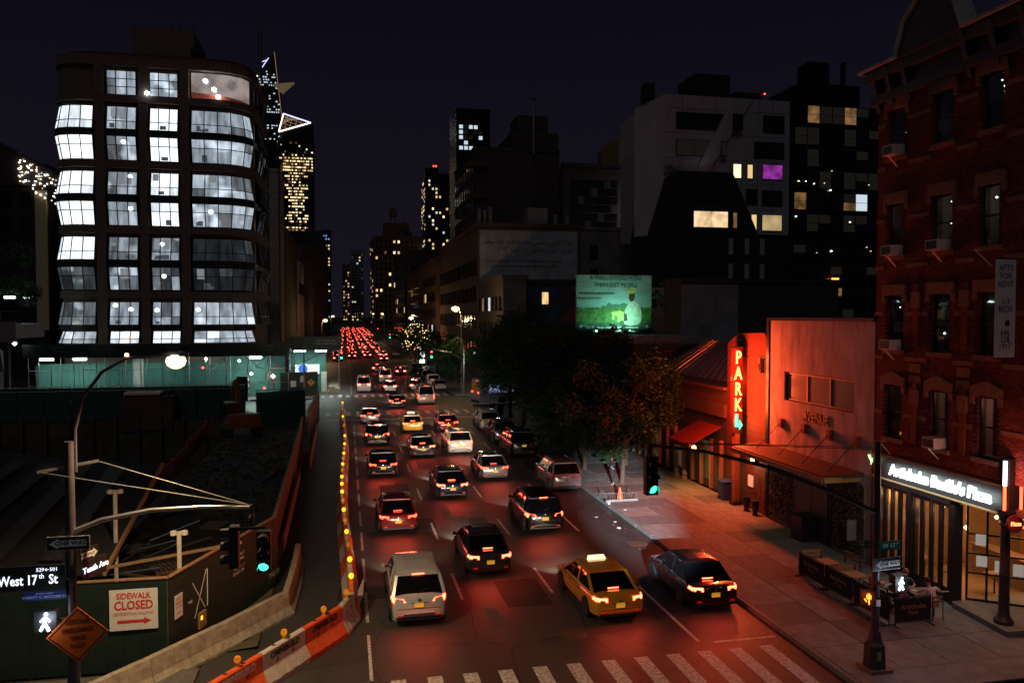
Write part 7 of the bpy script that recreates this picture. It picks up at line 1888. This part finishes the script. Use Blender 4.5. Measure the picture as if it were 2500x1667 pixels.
# white and black faceted building on the side street
fb = thing('faceted_building', 'white panelled residential block with slanted fold and black lower part', 'building')
MB().box(43.9, 63.2, 104, 122, 22.2, 41.5).build('wall', 'white_panel', fb)
MB().slab([(43.9, 104, 22), (43.9, 104, 41.5), (41.3, 109, 40.5), (41.3, 109, 22)], (.2, .2, 0)).build('flank', 'white_panel', fb)
MB().slab([(48.3, 103.95, 30.5), (50.2, 103.95, 30.5), (57.2, 103.95, 41.4), (54.0, 103.95, 41.4)], (0, -.3, 0)).build('fold', 'white_panel', fb)
MB().slab([(42.5, 103.4, 14.8), (42.5, 103.4, 22.3), (43.9, 103.4, 29.8), (45.8, 103.4, 30.8), (54.0, 103.4, 30.8), (58.2, 103.4, 21.8), (63.3, 103.4, 21.5), (63.3, 103.4, 14.8)], (0, 10, 0)).build('black_part', 'black_panel', fb)
def fwin(x0, x1, z0, z1, m_, y=103.9, nm='window'):
    w = MB().box(x0 - .08, x1 + .08, y - .06, y, z0 - .08, z1 + .08, 'black').build(nm, None, fb)
    n = max(1, round((x1 - x0) / 2.4))
    for k in range(n):
        MB().box(x0 + (x1 - x0) * k / n + .03, x0 + (x1 - x0) * (k + 1) / n - .03, y - .1, y - .06, z0, z1, m_).build('pane', None, w)
ml = glow_mat('loft_room', (1, .68, .38), 1.5, .75, .35)
fwin(45.6, 52.8, 36.8, 39.0, 'glass_dark'); fwin(53.8, 55.2, 36.8, 38.9, 'glass_dark', 103.0); fwin(59.0, 62.2, 36.9, 39.2, 'glass_dark')
fwin(45.6, 51.0, 33.1, 35.2, 'w_faint'); fwin(52.0, 52.7, 33.1, 35.0, 'w_faint', 103.0); fwin(57.6, 62.2, 33.2, 35.4, 'glass_dark')
fwin(54.3, 55.5, 30.2, 32.1, 'w_bright'); fwin(56.5, 57.3, 30.2, 32.1, 'w_warm'); fwin(58.9, 62.0, 30.2, 32.2, glow_mat('purple_room', (.75, .08, .85), .42, .6, .8))
fwin(56.4, 58.0, 26.5, 28.6, 'glass_dark'); fwin(58.9, 62.0, 26.4, 28.5, 'glass_dark')
fwin(57.2, 58.0, 22.9, 25.0, 'w_warm'); fwin(58.9, 62.0, 22.8, 25.0, glow_mat('tan_room', (1, .72, .35), .55, .4, .6))
fwin(48.0, 53.2, 23.0, 25.2, ml, 103.3); fwin(54.0, 54.6, 23.0, 25.1, 'w_warm2', 103.3)
fwin(48.0, 53.6, 26.7, 28.8, 'glass_dark', 103.3)
for z in (19.2, 15.6):
    fwin(48, 53, z, z + 2.2, 'glass_dark', 103.3); 
    for x in (53.4, 55.9, 58.3): MB().box(x, x + .7, 103.3, 103.39, z, z + 2.3).build('pale_panel', 'white_panel', fb)
for z in (25.6, 29.4, 32.6, 36.2, 39.6):
    MB().box(44 if z > 30 else 58.5, 63.2, 103.985, 104, z, z + .05).build('panel_joint', 'black', fb)
for x in (46.5, 51.5, 58.2, 60.5):
    MB().box(x, x + .05, 103.985, 104, 31 if x < 56 else 25, 41.4).build('panel_joint', 'black', fb)
MB().box(49.3, 54.8, 106, 112, 41.5, 45.3).box(42.2, 43.6, 107, 109, 40.5, 43.8).box(55.5, 60, 106, 110, 41.5, 43.0).build('bulkhead', 'black_panel', fb)
rb = MB()
for _ in range(220):
    c = Vector((random.uniform(43.8, 46.0), 103.2 + random.random(), random.uniform(30.2, 31.6)))
    rb.add([c, c + Vector((random.uniform(-.25, .25), 0, random.uniform(-.25, .25))), c + Vector((random.uniform(-.25, .25), .1, random.uniform(-.25, .25)))], [(0, 1, 2)])
tag(stuff(rb.build('terrace_shrubs', 'leaf2', norm=False)), 'shrubs on the terrace edge of the black and white block', 'shrubs')
lamp('SPOT', (50.0, 101.6, 31.2), 14, (.9, .93, 1), .4, rot=(R(150), R(0), R(40)), spot=130, blend=1.0)
tag(MB().lathe((60.2, 105.8, 42.9), [(0, -.15), (.15, 0), (0, .15)], 8, 'e_red').build('roof_beacon'), 'small red beacon on the roof of the white panelled block', 'lamp')
# glass block to the right
gb = thing('glass_building', 'dark blue-black curtain-walled apartment block with a few lit rooms', 'building')
MB().box(63.4, 84, 104, 120, 0, 41.2).box(66, 76, 106, 118, 41.2, 45).box(68, 71.5, 107, 110, 45, 48.5).tube([(74.5, 108, 45), (74.5, 108, 49)], .4, 8).build('wall', 'far_glass', gb)
rg = random.Random(12)
gl_l = {(1, 0): ml, (2, 0): 'w_warm2', (3, 0): 'w_faint', (4, 0): 'w_warm2'}
for j in range(12):
    for i in range(10):
        x = 64.0 + i * 2.02; z = 38.6 - j * 3.15
        mm = 'glass_dark'
        if j == 0 and 1 <= i <= 4: mm = ('w_faint', 'w_warm2', 'w_faint', 'w_faint', 'w_warm2')[i]
        elif (i, j) in ((0, 4), (4, 4)): mm = glow_mat('amber_room', (1, .55, .18), .22, .7, .7) if 'amber_room' not in bpy.data.materials else bpy.data.materials['amber_room']
        elif (i, j) == (5, 4): mm = 'w_white'
        elif (i, j) == (3, 8): mm = 'w_warm2'
        elif rg.random() < .25: mm = 'w_faint'
        w = MB().box(x - .03, x + 1.95, 103.9, 103.98, z - .05, z + 2.5, 'black').build('window', None, gb)
        MB().box(x + .04, x + 1.88, 103.86, 103.9, z + .02, z + 1.15, mm).build('pane', None, w)
        if j < 6: MB().box(x + .04, x + 1.88, 103.86, 103.9, z + 1.22, z + 2.43, mm if rg.random() < .7 else 'w_faint').build('pane', None, w)
sp_ = MB()
for _ in range(16):
    x = rg.uniform(64, 77); z = rg.choice((31.2, 29.6, 30.4, 24.3, 20, 13.8)) + rg.uniform(-.8, .8); s = rg.uniform(.03, .09)
    sp_.box(x - s * 1.5, x + s * 1.5, 103.7, 103.78, z - s, z + s, rg.choice(('e_bulb', 'e_bulb', 'w_bright')))
stuff(sp_.build('room_lamps', None, gb))
for (x, z) in ((70.5, 15.8), (70.2, 8.4), (71.6, 8.2)):
    tag(MB().box(x - .5, x + .5, 103.2, 103.5, z, z + .22, mat('orange_flood%d' % int(x * 10), (1, .3, 0), emit=(1, .2, .02), es=6, light=False)).build('orange_lamp'), {70.5: 'orange lamp strip low on the dark glass block', 70.2: 'orange lamp above the stucco roof, left', 71.6: 'orange lamp above the stucco roof, right'}[x], 'lamp')
gy = city('low grey and dark walled building in front of the black and white block', 43, 66, 96, 102, 14.8, mat('low_dark_wall', (.06, .04, .035), .85, noise=.3, scale=.5), '', name='low_building')
MB().box(43, 51, 95.85, 95.99, 5.5, 14.6).build('pale_flank', mat('grey_render', (.24, .23, .23), .85, noise=.35, scale=.6), gy)
mo = city('old brick building with painted lettering on its south wall beyond the strung lights', 21.2, 32, 186.5, 230, 24, 'far_brown', 'WS', 3.3, 4.0, 1.5, 2.2, .04, seed=6, zs=6, name='lettered_building')
for i, c in enumerate('MOR'): text(c, 'lettering', 2.6, (24.0, 186.2, 18.3 - i * 2.9), SOUTH, mat('tan_lettering', (.45, .22, .06), .8) if i == 0 else bpy.data.materials['tan_lettering'], mo, .02)
city('dark brick warehouse on the avenue before the lettered building', 21.2, 36, 231, 279, 24, 'far_brown', 'W', 4.0, 4.2, 1.8, 2.4, .03, seed=7)
city('dark masonry block on the right side of the avenue, mid distance', 21.2, 60, 290, 360, 34, 'far_dark', 'WS', 3.6, 3.8, 1.7, 2.0, .05, seed=8)
city('broad old brick apartment block with water tanks closing the right of the avenue', 21.2, 60, 620, 700, 72, 'far_brown', 'WS', 3.4, 4.2, 1.5, 2.0, .10, ('w_warm', 'w_warm2', 'w_bright'), seed=10, roofbits=5, step=(30, 50, 630, 650, 72, 84))
for (x, y, z, lb) in ((37, 630, 84.6, 'round rooftop water tank on the broad brick block, taller'), (46, 622, 72.6, 'round rooftop water tank on the broad brick block, lower right'), (31, 205, 24.0, 'rooftop water tank near the lettered building')):
    t = thing('water_tank', lb, 'water tank', (x, y, z)); k = 1 if y < 300 else 1.9
    MB().lathe((0, 0, 0), [(1.6 * k, 2 * k), (1.6 * k, 5 * k), (0, 6.3 * k)], 14, 'far_brown').build('tank', None, t)
    for (a, b_) in ((-1, -1), (1, -1), (1, 1), (-1, 1)): MB().bar((a * k, b_ * k, 0), (a * k, b_ * k, 2 * k), .2 * k, .2 * k, 'far_dark').build('leg', None, t)
tw = city('tall dark apartment tower with scattered amber windows and red roof beacon', 59.5, 82, 600, 630, 118, 'far_glass', 'SW', 2.7, 3.0, 1.4, 1.7, .24, ('w_warm', 'w_bright', 'w_warm', 'w_white'), seed=14, name='apartment_tower', step=(59.5, 70, 602, 620, 118, 123))
for x in (66.2, 68.0): tag(MB().lathe((x, 602, 124.4), [(0, -.9), (.9, 0), (0, .9)], 8, mat('beacon', (1, 0, 0), emit=(1, .04, .03), es=5, light=False) if 'beacon' not in bpy.data.materials else bpy.data.materials['beacon']).build('beacon'), ('left' if x < 67 else 'right') + ' red beacon on the amber-windowed tower', 'lamp')
tag(MB().lathe((79.5, 599, 119.5), [(0, -.7), (1.6, 0), (0, .7)], 8, 'w_bright').build('roof_lamp'), 'warm lamp on the roof corner of the amber-windowed tower', 'lamp')
wt = city('dark glass office tower behind with cold white window columns', 41.7, 54.8, 300, 320, 89, 'far_glass', 'S', 1.9, 2.0, 1.4, 1.35, .55, ('w_white', 'w_white', 'w_faint'), seed=15, zs=72, ztop=84, name='office_tower')
# --- west side and the far end
cw = city('tall blank grey flank of a slab building behind the bay-windowed tower', -27, -11.6, 146, 158, 36, mat('pale_blockwork', (.30, .29, .28), .85, noise=.12, scale=.4), '', name='slab_building')
MB().box(-14.2, -11.8, 146.2, 150, 36.6, 41.5).build('roof_glasshouse', 'far_glass', cw)
MB().tube([(-13.4, 145.7, 4), (-13.4, 145.7, 34)], .05, 5, 'dkmetal').build('conduit', None, cw)
city('dark building left of the avenue with a blue-white lit box room', -24, -11.6, 160, 200, 27, 'far_dark', 'S', 2.6, 3.4, 1.3, 1.8, .04, seed=17)
bxr = thing('glass_box_building', 'small white framed building with a blue-white lit glazed storey', 'building')
MB().box(-17.5, -11.6, 202, 230, 0, 16).box(-17.6, -17.0, 201.5, 202, 0, 25).box(-11.9, -11.5, 201.5, 202, 0, 24).build('frame', 'white_panel', bxr)
MB().box(-17.0, -11.9, 201.6, 201.8, 19.5, 22.2, glow_mat('blue_white_room', (.5, .75, 1), .7, .7, .6)).build('glazing', None, bxr); MB().box(-17.6, -11.5, 202, 228, 19, 24.5, 'far_glass').build('upper_storey', None, bxr)
tag(MB().box(-15.6, -15.4, 196, 196.3, 9, 20.5, mat('white_slit', (1, 1, 1), emit=(1, 1, .95), es=1.6, light=False)).build('light_slit'), 'tall thin white light strip on the left side of the avenue', 'light strip')
tag(MB().box(-14.6, -12.2, 176, 176.4, 7.0, 10.2, mat('yellow_white_sign', (1, 1, .6), emit=(1, .97, .6), es=4)).build('lit_box_sign'), 'glowing yellowish white box sign above the shed roof', 'sign')
for i, (y0, y1, z, p_, sd) in enumerate(((232, 300, 30, .04, 21), (302, 372, 36, .05, 22), (376, 470, 44, .07, 23), (480, 620, 60, .1, 24))):
    city(('dark terrace on the left of the avenue, nearest of four receding blocks', 'second dark block receding on the left of the avenue', 'third dark block receding on the left of the avenue', 'farthest dark block on the left before the slim blue tower')[i], -40, -12 - i * .6, y0, y1, z, 'far_dark', 'S', 3.3, 3.6, 1.6, 1.9, p_, seed=sd)
for i, (x0, x1, y, z, p_, ms, lb, wl_m) in enumerate(((-20.4, -12.3, 700, 84, .5, ('w_white', 'w_warm', 'w_blue'), 'slim tower with sparkling white and amber windows left of the avenue end', 'far_glass'),
        (4.5, 17, 760, 72, .12, ('w_warm', 'w_dim', 'w_white'), 'pale square-topped tower closing the avenue', 'far_grey'), (-3.5, 4.2, 820, 62, .28, ('w_warm', 'w_warm2'), 'brown tower with amber specks at the end of the avenue', 'far_brown'),
        (12, 20, 900, 62, .3, ('w_warm', 'w_white'), 'distant tower at the right of the avenue end', 'far_dark'))):
    city(lb, x0, x1, y, y + 25, z, wl_m, 'S', 2.2, 2.8, 1.3, 1.4, p_, ms, seed=30 + i, zs=6, name='distant_tower')
# the two great towers
t1 = thing('skyscraper', 'glass skyscraper with glowing triangular crown outlined in white', 'skyscraper')
poly = [(-77, 1020), (-38.3, 1020), (-38.3, 1060), (-80, 1060)]
MB().prism(poly, 0, 236).build('wall', 'far_glass', t1)
MB().slab([(-80.3, 1019.6, 236), (-75.2, 1019.6, 259), (-39, 1019.6, 249), (-38.3, 1019.6, 236)], (0, 30, 0)).build('crown', 'far_glass', t1)
ol = MB(); A = (-80.0, 1018.5, 238); B = (-74.2, 1018.5, 260.5); C_ = (-41.5, 1018.5, 251)
EW = mat('crown_outline', (1, 1, 1), emit=(1, .88, .7), es=2.4, light=False); EB = mat('crown_blue', (.3, .3, 1), emit=(.6, .55, 1), es=1.8, light=False)
ol.bar(A, B, 1.3, 1.3, EW).bar(A, C_, 1.3, 1.3, EW).bar(B, C_, 1.3, 1.3, EB)
ol.build('crown_outline', None, t1)
ln = MB()
for k in range(1, 6):
    f_ = k / 6
    P1 = Vector(A).lerp(Vector(B), f_); P2 = Vector(A).lerp(Vector(C_), f_); P3 = Vector(B).lerp(Vector(C_), f_)
    ln.bar(P1, P2, .35, .35); ln.bar(P2, P3, .35, .35); ln.bar(P1, P3, .35, .35)
stuff(ln.build('crown_lattice', glow_mat('lattice', (1, .7, .4), .35), t1))
rr = random.Random(77); W_ = MB()
for fl_ in range(58):
    z = 22 + fl_ * 3.75
    if z > 226: break
    d_ = {0: .05}.get(fl_, .0)
    band = rr.random()
    pr = .12 if z > 212 else (.9 if band < .6 else (.55 if band < .85 else .15))
    n0, n1 = (0, 17) if z > 190 else ((1, 14) if rr.random() < .6 else (3, 12))
    if z < 110: n0, n1 = 2, 13
    for k in range(n0, n1):
        if rr.random() < pr:
            x = -75.5 + k * 2.15
            W_.box(x, x + rr.uniform(1.2, 2.1), 1019.2, 1019.5, z, z + 1.7, rr.choice(('w_bright', 'w_warm', 'w_bright', 'w_warm2')))
stuff(W_.build('lit_windows', None, t1, norm=False))
t2 = thing('skyscraper', 'taller slant-topped skyscraper with jutting observation deck', 'skyscraper')
MB().slab([(-125, 1150, 0), (-125, 1150, 330), (-95.5, 1150, 378), (-84, 1150, 268), (-84, 1150, 0)], (0, 45, 0)).build('wall', mat('tower_glass', (.02, .018, .016), .3), t2)
MB().slab([(-97, 1146, 332), (-67.5, 1128, 331), (-84, 1146, 321), (-92, 1149, 327)], (0, 4, -1.5)).build('observation_deck', mat('deck_soffit', (.3, .22, .12), .6, emit=(.7, .5, .3), es=.12, light=False), t2)
e2 = MB().bar((-95.2, 1148.5, 377), (-84, 1148.5, 268), .8, .6, glow_mat('edge_glow', (1, .6, .35), .25)).bar((-124.5, 1148.5, 333), (-118, 1148.5, 343), 1.2, 1.2, EW).bar((-112, 1148.5, 354), (-103, 1148.5, 368), .9, .9, EB).bar((-112, 1148.5, 362), (-105, 1148.5, 365), .8, .8, EB)
e2.build('edge_lights', None, t2)
W_ = MB()
for fl_ in range(85):
    z = 60 + fl_ * 3.7
    if z > 352: break
    lim = -84 - max(0, (z - 268)) * .104
    left = -124 + max(0, z - 330) * .61
    hot = (205 < z < 222) or (176 < z < 196) or (292 < z < 298) or (248 < z < 262) or (330 < z < 342) or (270 < z < 276)
    xk = left
    while xk < lim - 3:
        if rr.random() < (.62 if hot else .13):
            W_.box(xk, xk + rr.uniform(1.2, 2.6), 1149.0, 1149.5, z, z + 1.6, ('w_white' if z > 240 else rr.choice(('w_white', 'w_warm', 'w_bright'))) if not (205 < z < 222) else 'w_warm2')
        xk += 3.0
for z in (196, 191, 186, 176, 171): W_.box(-104, -90, 1148.6, 1149, z, z + 2.6, 'w_white')
stuff(W_.build('lit_windows', None, t2, norm=False))
cr2 = thing('tower_crane_mast', 'dark lattice mast standing in front of the tallest skyscraper', 'crane mast', (-111.5, 1120, 0))
m = MB()
for (x, y) in ((-2.2, -2), (2.2, -2), (2.2, 2), (-2.2, 2)): m.bar((x, y, 0), (x, y, 402), .7, .7)
m.build('mast', 'far_brown', cr2)
m = MB()
for k in range(66):
    m.bar((-2.2, -2, k * 6), (2.2, -2, k * 6 + 6), .4, .4)
stuff(m.build('lattice', 'far_brown', cr2))
# left edge buildings
lb1 = city('dark terrace block at the left edge beyond the park, with dim tall windows', -75, -50.5, 150, 170, 36, 'far_dark', 'S', 3.0, 4.2, 1.7, 2.6, .12, ('w_dim', 'w_faint', 'w_dim'), seed=41, name='edge_building')
MB().box(-52.2, -50.4, 149.5, 149.99, 8, 32).build('pale_pier', mat('cream_pier', (.35, .28, .17), .8, emit=(.5, .4, .2), es=.02, light=False), lb1)
lb2 = city('orange-lit brick building at the very left edge', -90, -63, 130, 148, 36, 'far_brown', 'S', 3.2, 4.6, 1.8, 3.0, .3, ('w_warm2', 'w_faint'), seed=42, name='edge_building')
sp3 = MB(); rr = random.Random(9)
for _ in range(85):
    u_ = .5 + .5 * rr.random(); x = -66 + u_ * 13; z = 44.5 - u_ * 7 - rr.random() * (3.5 + 2 * u_); s = rr.uniform(.05, .12)
    sp3.box(x - s, x + s, 149.2, 149.4, z - s, z + s, rr.choice(('e_bulb', 'w_bright', 'w_white')))
ter = thing('glittering_terrace', 'stepped rooftop strung with many tiny white lights at the left', 'roof terrace', (5, 0, -3.2))
MB().slab([(-70, 149.5, 36), (-70, 149.5, 45.5), (-66, 149.5, 45), (-52, 149.5, 37.5), (-52, 149.5, 36)], (0, 12, 0)).box(-75, -67, 152, 160, 36, 49).build('roof', 'far_dark', ter)
stuff(sp3.build('fairy_lights', None, ter))
# --- billboard
bb = thing('billboard', 'green-lit billboard with a man in a straw hat holding a turtle and a wall slogan', 'billboard', (26.35, 75, 8.8))
def bq(pts, m_, d=0.0, nm='print', lab=None):
    o = MB().slab([(x, -.06 - d, z) for x, z in pts], (0, -.004, 0)).build(nm, m_, bb)
    return o
MB().box(-3.95, 3.95, -.05, .25, .25, 5.75).build('panel', mat('billboard_sky', (.30, .48, .50), .6, noise=.35, scale=.5, stretch=(.5, 1, 2.2)), bb)
MB().box(-4.0, 4.0, -.9, .3, .0, .2, 'dkmetal').box(-3.3, -3.1, .3, .5, -1.5, 5.5, 'dkmetal').box(3.1, 3.3, .3, .5, -1.5, 5.5, 'dkmetal').build('frame', None, bb)
rb2 = random.Random(6)
hill = [(-3.94, 2.55)] + [(-3.9 + i * .18, 2.45 + rb2.uniform(-.1, .14) + .0 * i) for i in range(44)] + [(3.94, 2.7), (3.94, .27), (-3.94, .27)]
bq([(-1.6, 2.3), (-1.2, 2.75), (-.9, 2.65), (-.55, 3.05), (-.3, 2.8), (.1, 2.85), (.6, 2.8), (.95, 3.0), (1.3, 2.85), (1.6, 2.9), (1.9, 2.3)], mat('print_mountain', (.07, .16, .13), .7), .0)
bq(hill, mat('print_jungle', (.07, .17, .035), .7, noise=.85, scale=2.2, col2=(.01, .035, .012), detail=8), .006)
bq([(-3.94, .27), (3.94, .27), (3.94, .95), (1.0, 1.15), (-1.0, 1.0), (-3.94, 1.1)], mat('print_floor', (.04, .10, .07), .7, noise=.6, scale=2), .012)
bq([(1.05, .85), (.95, 1.4), (1.1, 2.2), (1.35, 2.75), (1.65, 3.05), (2.05, 3.2), (2.45, 3.0), (2.75, 2.6), (2.9, 1.8), (2.8, 1.1), (2.6, .8), (1.6, .68)], mat('print_shirt', (.55, .62, .52), .7, noise=.35, scale=2.5), .018)
bq([(1.55, 3.95), (1.5, 3.4), (1.7, 3.1), (2.0, 3.2), (2.15, 3.55), (2.15, 3.95)], mat('print_face', (.06, .035, .02), .7), .024)
bq([(1.1, 4.1), (1.35, 3.88), (2.1, 3.95), (2.3, 4.2), (2.2, 4.5), (1.85, 4.62), (1.6, 4.35), (1.3, 4.25)], mat('print_hat', (.48, .46, .16), .7), .03)
bq([(-.35, 1.95), (-.2, 2.1), (.1, 2.15), (.6, 2.2), (1.1, 2.0), (1.25, 1.6), (1.0, 1.2), (.6, 1.25), (.5, 1.0), (.3, 1.1), (.3, 1.6), (-.05, 1.75), (.0, 1.35), (-.2, 1.25), (-.25, 1.8)], mat('print_turtle', (.42, .5, .15), .7, noise=.5, scale=3), .036)
bq([(1.0, 2.0), (1.3, 1.8), (1.4, 1.2), (1.0, 1.1)], mat('print_shell', (.04, .05, .02), .7), .04)
PT = mat('print_dark_text', (.02, .018, .015), .7); PWt = mat('print_white_text', (.75, .8, .75), .6)
text('A WALL DIVIDES MORE', 'lettering', .62, (0.15, -.075, 5.42), SOUTH, PT, bb, .003, sx=.84)
text('THAN JUST PEOPLE', 'lettering', .62, (0.15, -.075, 4.72), SOUTH, PT, bb, .003, sx=.84)
text('OVER 800 SPECIES SHARE THE BORDER', 'lettering', .27, (-3.8, -.075, 3.9), SOUTH, PT, bb, .003, align='LEFT', sx=.80, offset=.004)
text('#KeeptheborderWILD', 'lettering', .29, (-3.8, -.075, 3.42), SOUTH, PT, bb, .003, align='LEFT', sx=.9)
text('@turtleconservancy turtleconservancy.org', 'lettering', .31, (0.05, -.10, .52), SOUTH, PWt, bb, .003, sx=.92, offset=.006)
for x in (-3.5, 3.45): MB().lathe((x, -.1, .6), [(0, -.01), (.26, -.01), (.26, .0)], 16, mat('turtle_badge', (.1, .2, .14), .6) if x < 0 else bpy.data.materials['turtle_badge'], axis='Y').lathe((x, -.11, .6), [(0, -.01), (.14, -.01), (.14, 0)], 6, PWt, axis='Y').build('badge', None, bb)
for k, x in enumerate((-2.2, .2, 1.3)):
    MB().lathe((x, -1.0, .15), [(.08, 0), (.12, .1), (0, .14)], 8, mat('green_flood', (.5, 1, .8), emit=(.4, 1, .75), es=(5, 22, 2)[k], light=False) if True else None).build('flood_lamp', None, bb)
for (x, e) in ((-2.2, 130), (.3, 340), (1.8, 150)):
    l = lamp('SPOT', (26.35 + x, 75 - 1.5, 8.9), e, (.32, 1, .62), .1, spot=140, blend=.8); aim(l, (26.35 + x, 75, 11.6))
l = lamp('SPOT', (27.2, 72.6, 10.0), 300, (.4, 1, .68), .1, spot=120, blend=.9); aim(l, (26.35, 75, 11.8))
stb = thing('billboard_roof', 'low hipped green-lit roof below the billboard', 'roof', (0, 0, 0))
MB().slab([(23.5, 70.5, 6.8), (30.5, 70.5, 6.8), (29.2, 74.6, 8.5), (24.8, 74.6, 8.5)], (0, .1, .1)).build('slope', 'far_grey', stb)
vn = leaf_cloud(55, 900, 1.0, 3.8, 10.2, .14, ['leaf', 'leaf2'], clumps=12)[0]
v = tag(stuff(link('creeper', vn, None, (31.1, 75.2, 1.0))), 'leafy creeper climbing beside the right edge of the billboard', 'creeper')
vn2 = leaf_cloud(56, 350, 1.3, .7, 14.0, .12, ['leaf', 'leaf2'], clumps=6)[0]
tag(stuff(link('creeper', vn2, None, (28.6, 75.5, .1))), 'leaves showing over the top edge of the billboard', 'creeper')
# dark shrubbery and lit shop glimpsed behind the trees along the side street
shp = thing('lit_shop', 'brightly lit white shop interior glimpsed between the trees past the bus', 'shop', (0, 0, 0))
MB().box(24.6, 36, 104.5, 111.9, 0, 5.0).build('wall', 'far_dark', shp)
for k in range(5): MB().box(24.9 + k * 2.2, 26.9 + k * 2.2, 104.35, 104.45, .6, 4.0, glow_mat('shop_glass%d' % k, (.9, 1, .95), (.9, .3, 1.4, .5, .2)[k], .9, 1.5)).build('window', None, shp)
lamp('POINT', (19, 98, 4.5), 260, (.9, .95, 1), .4)
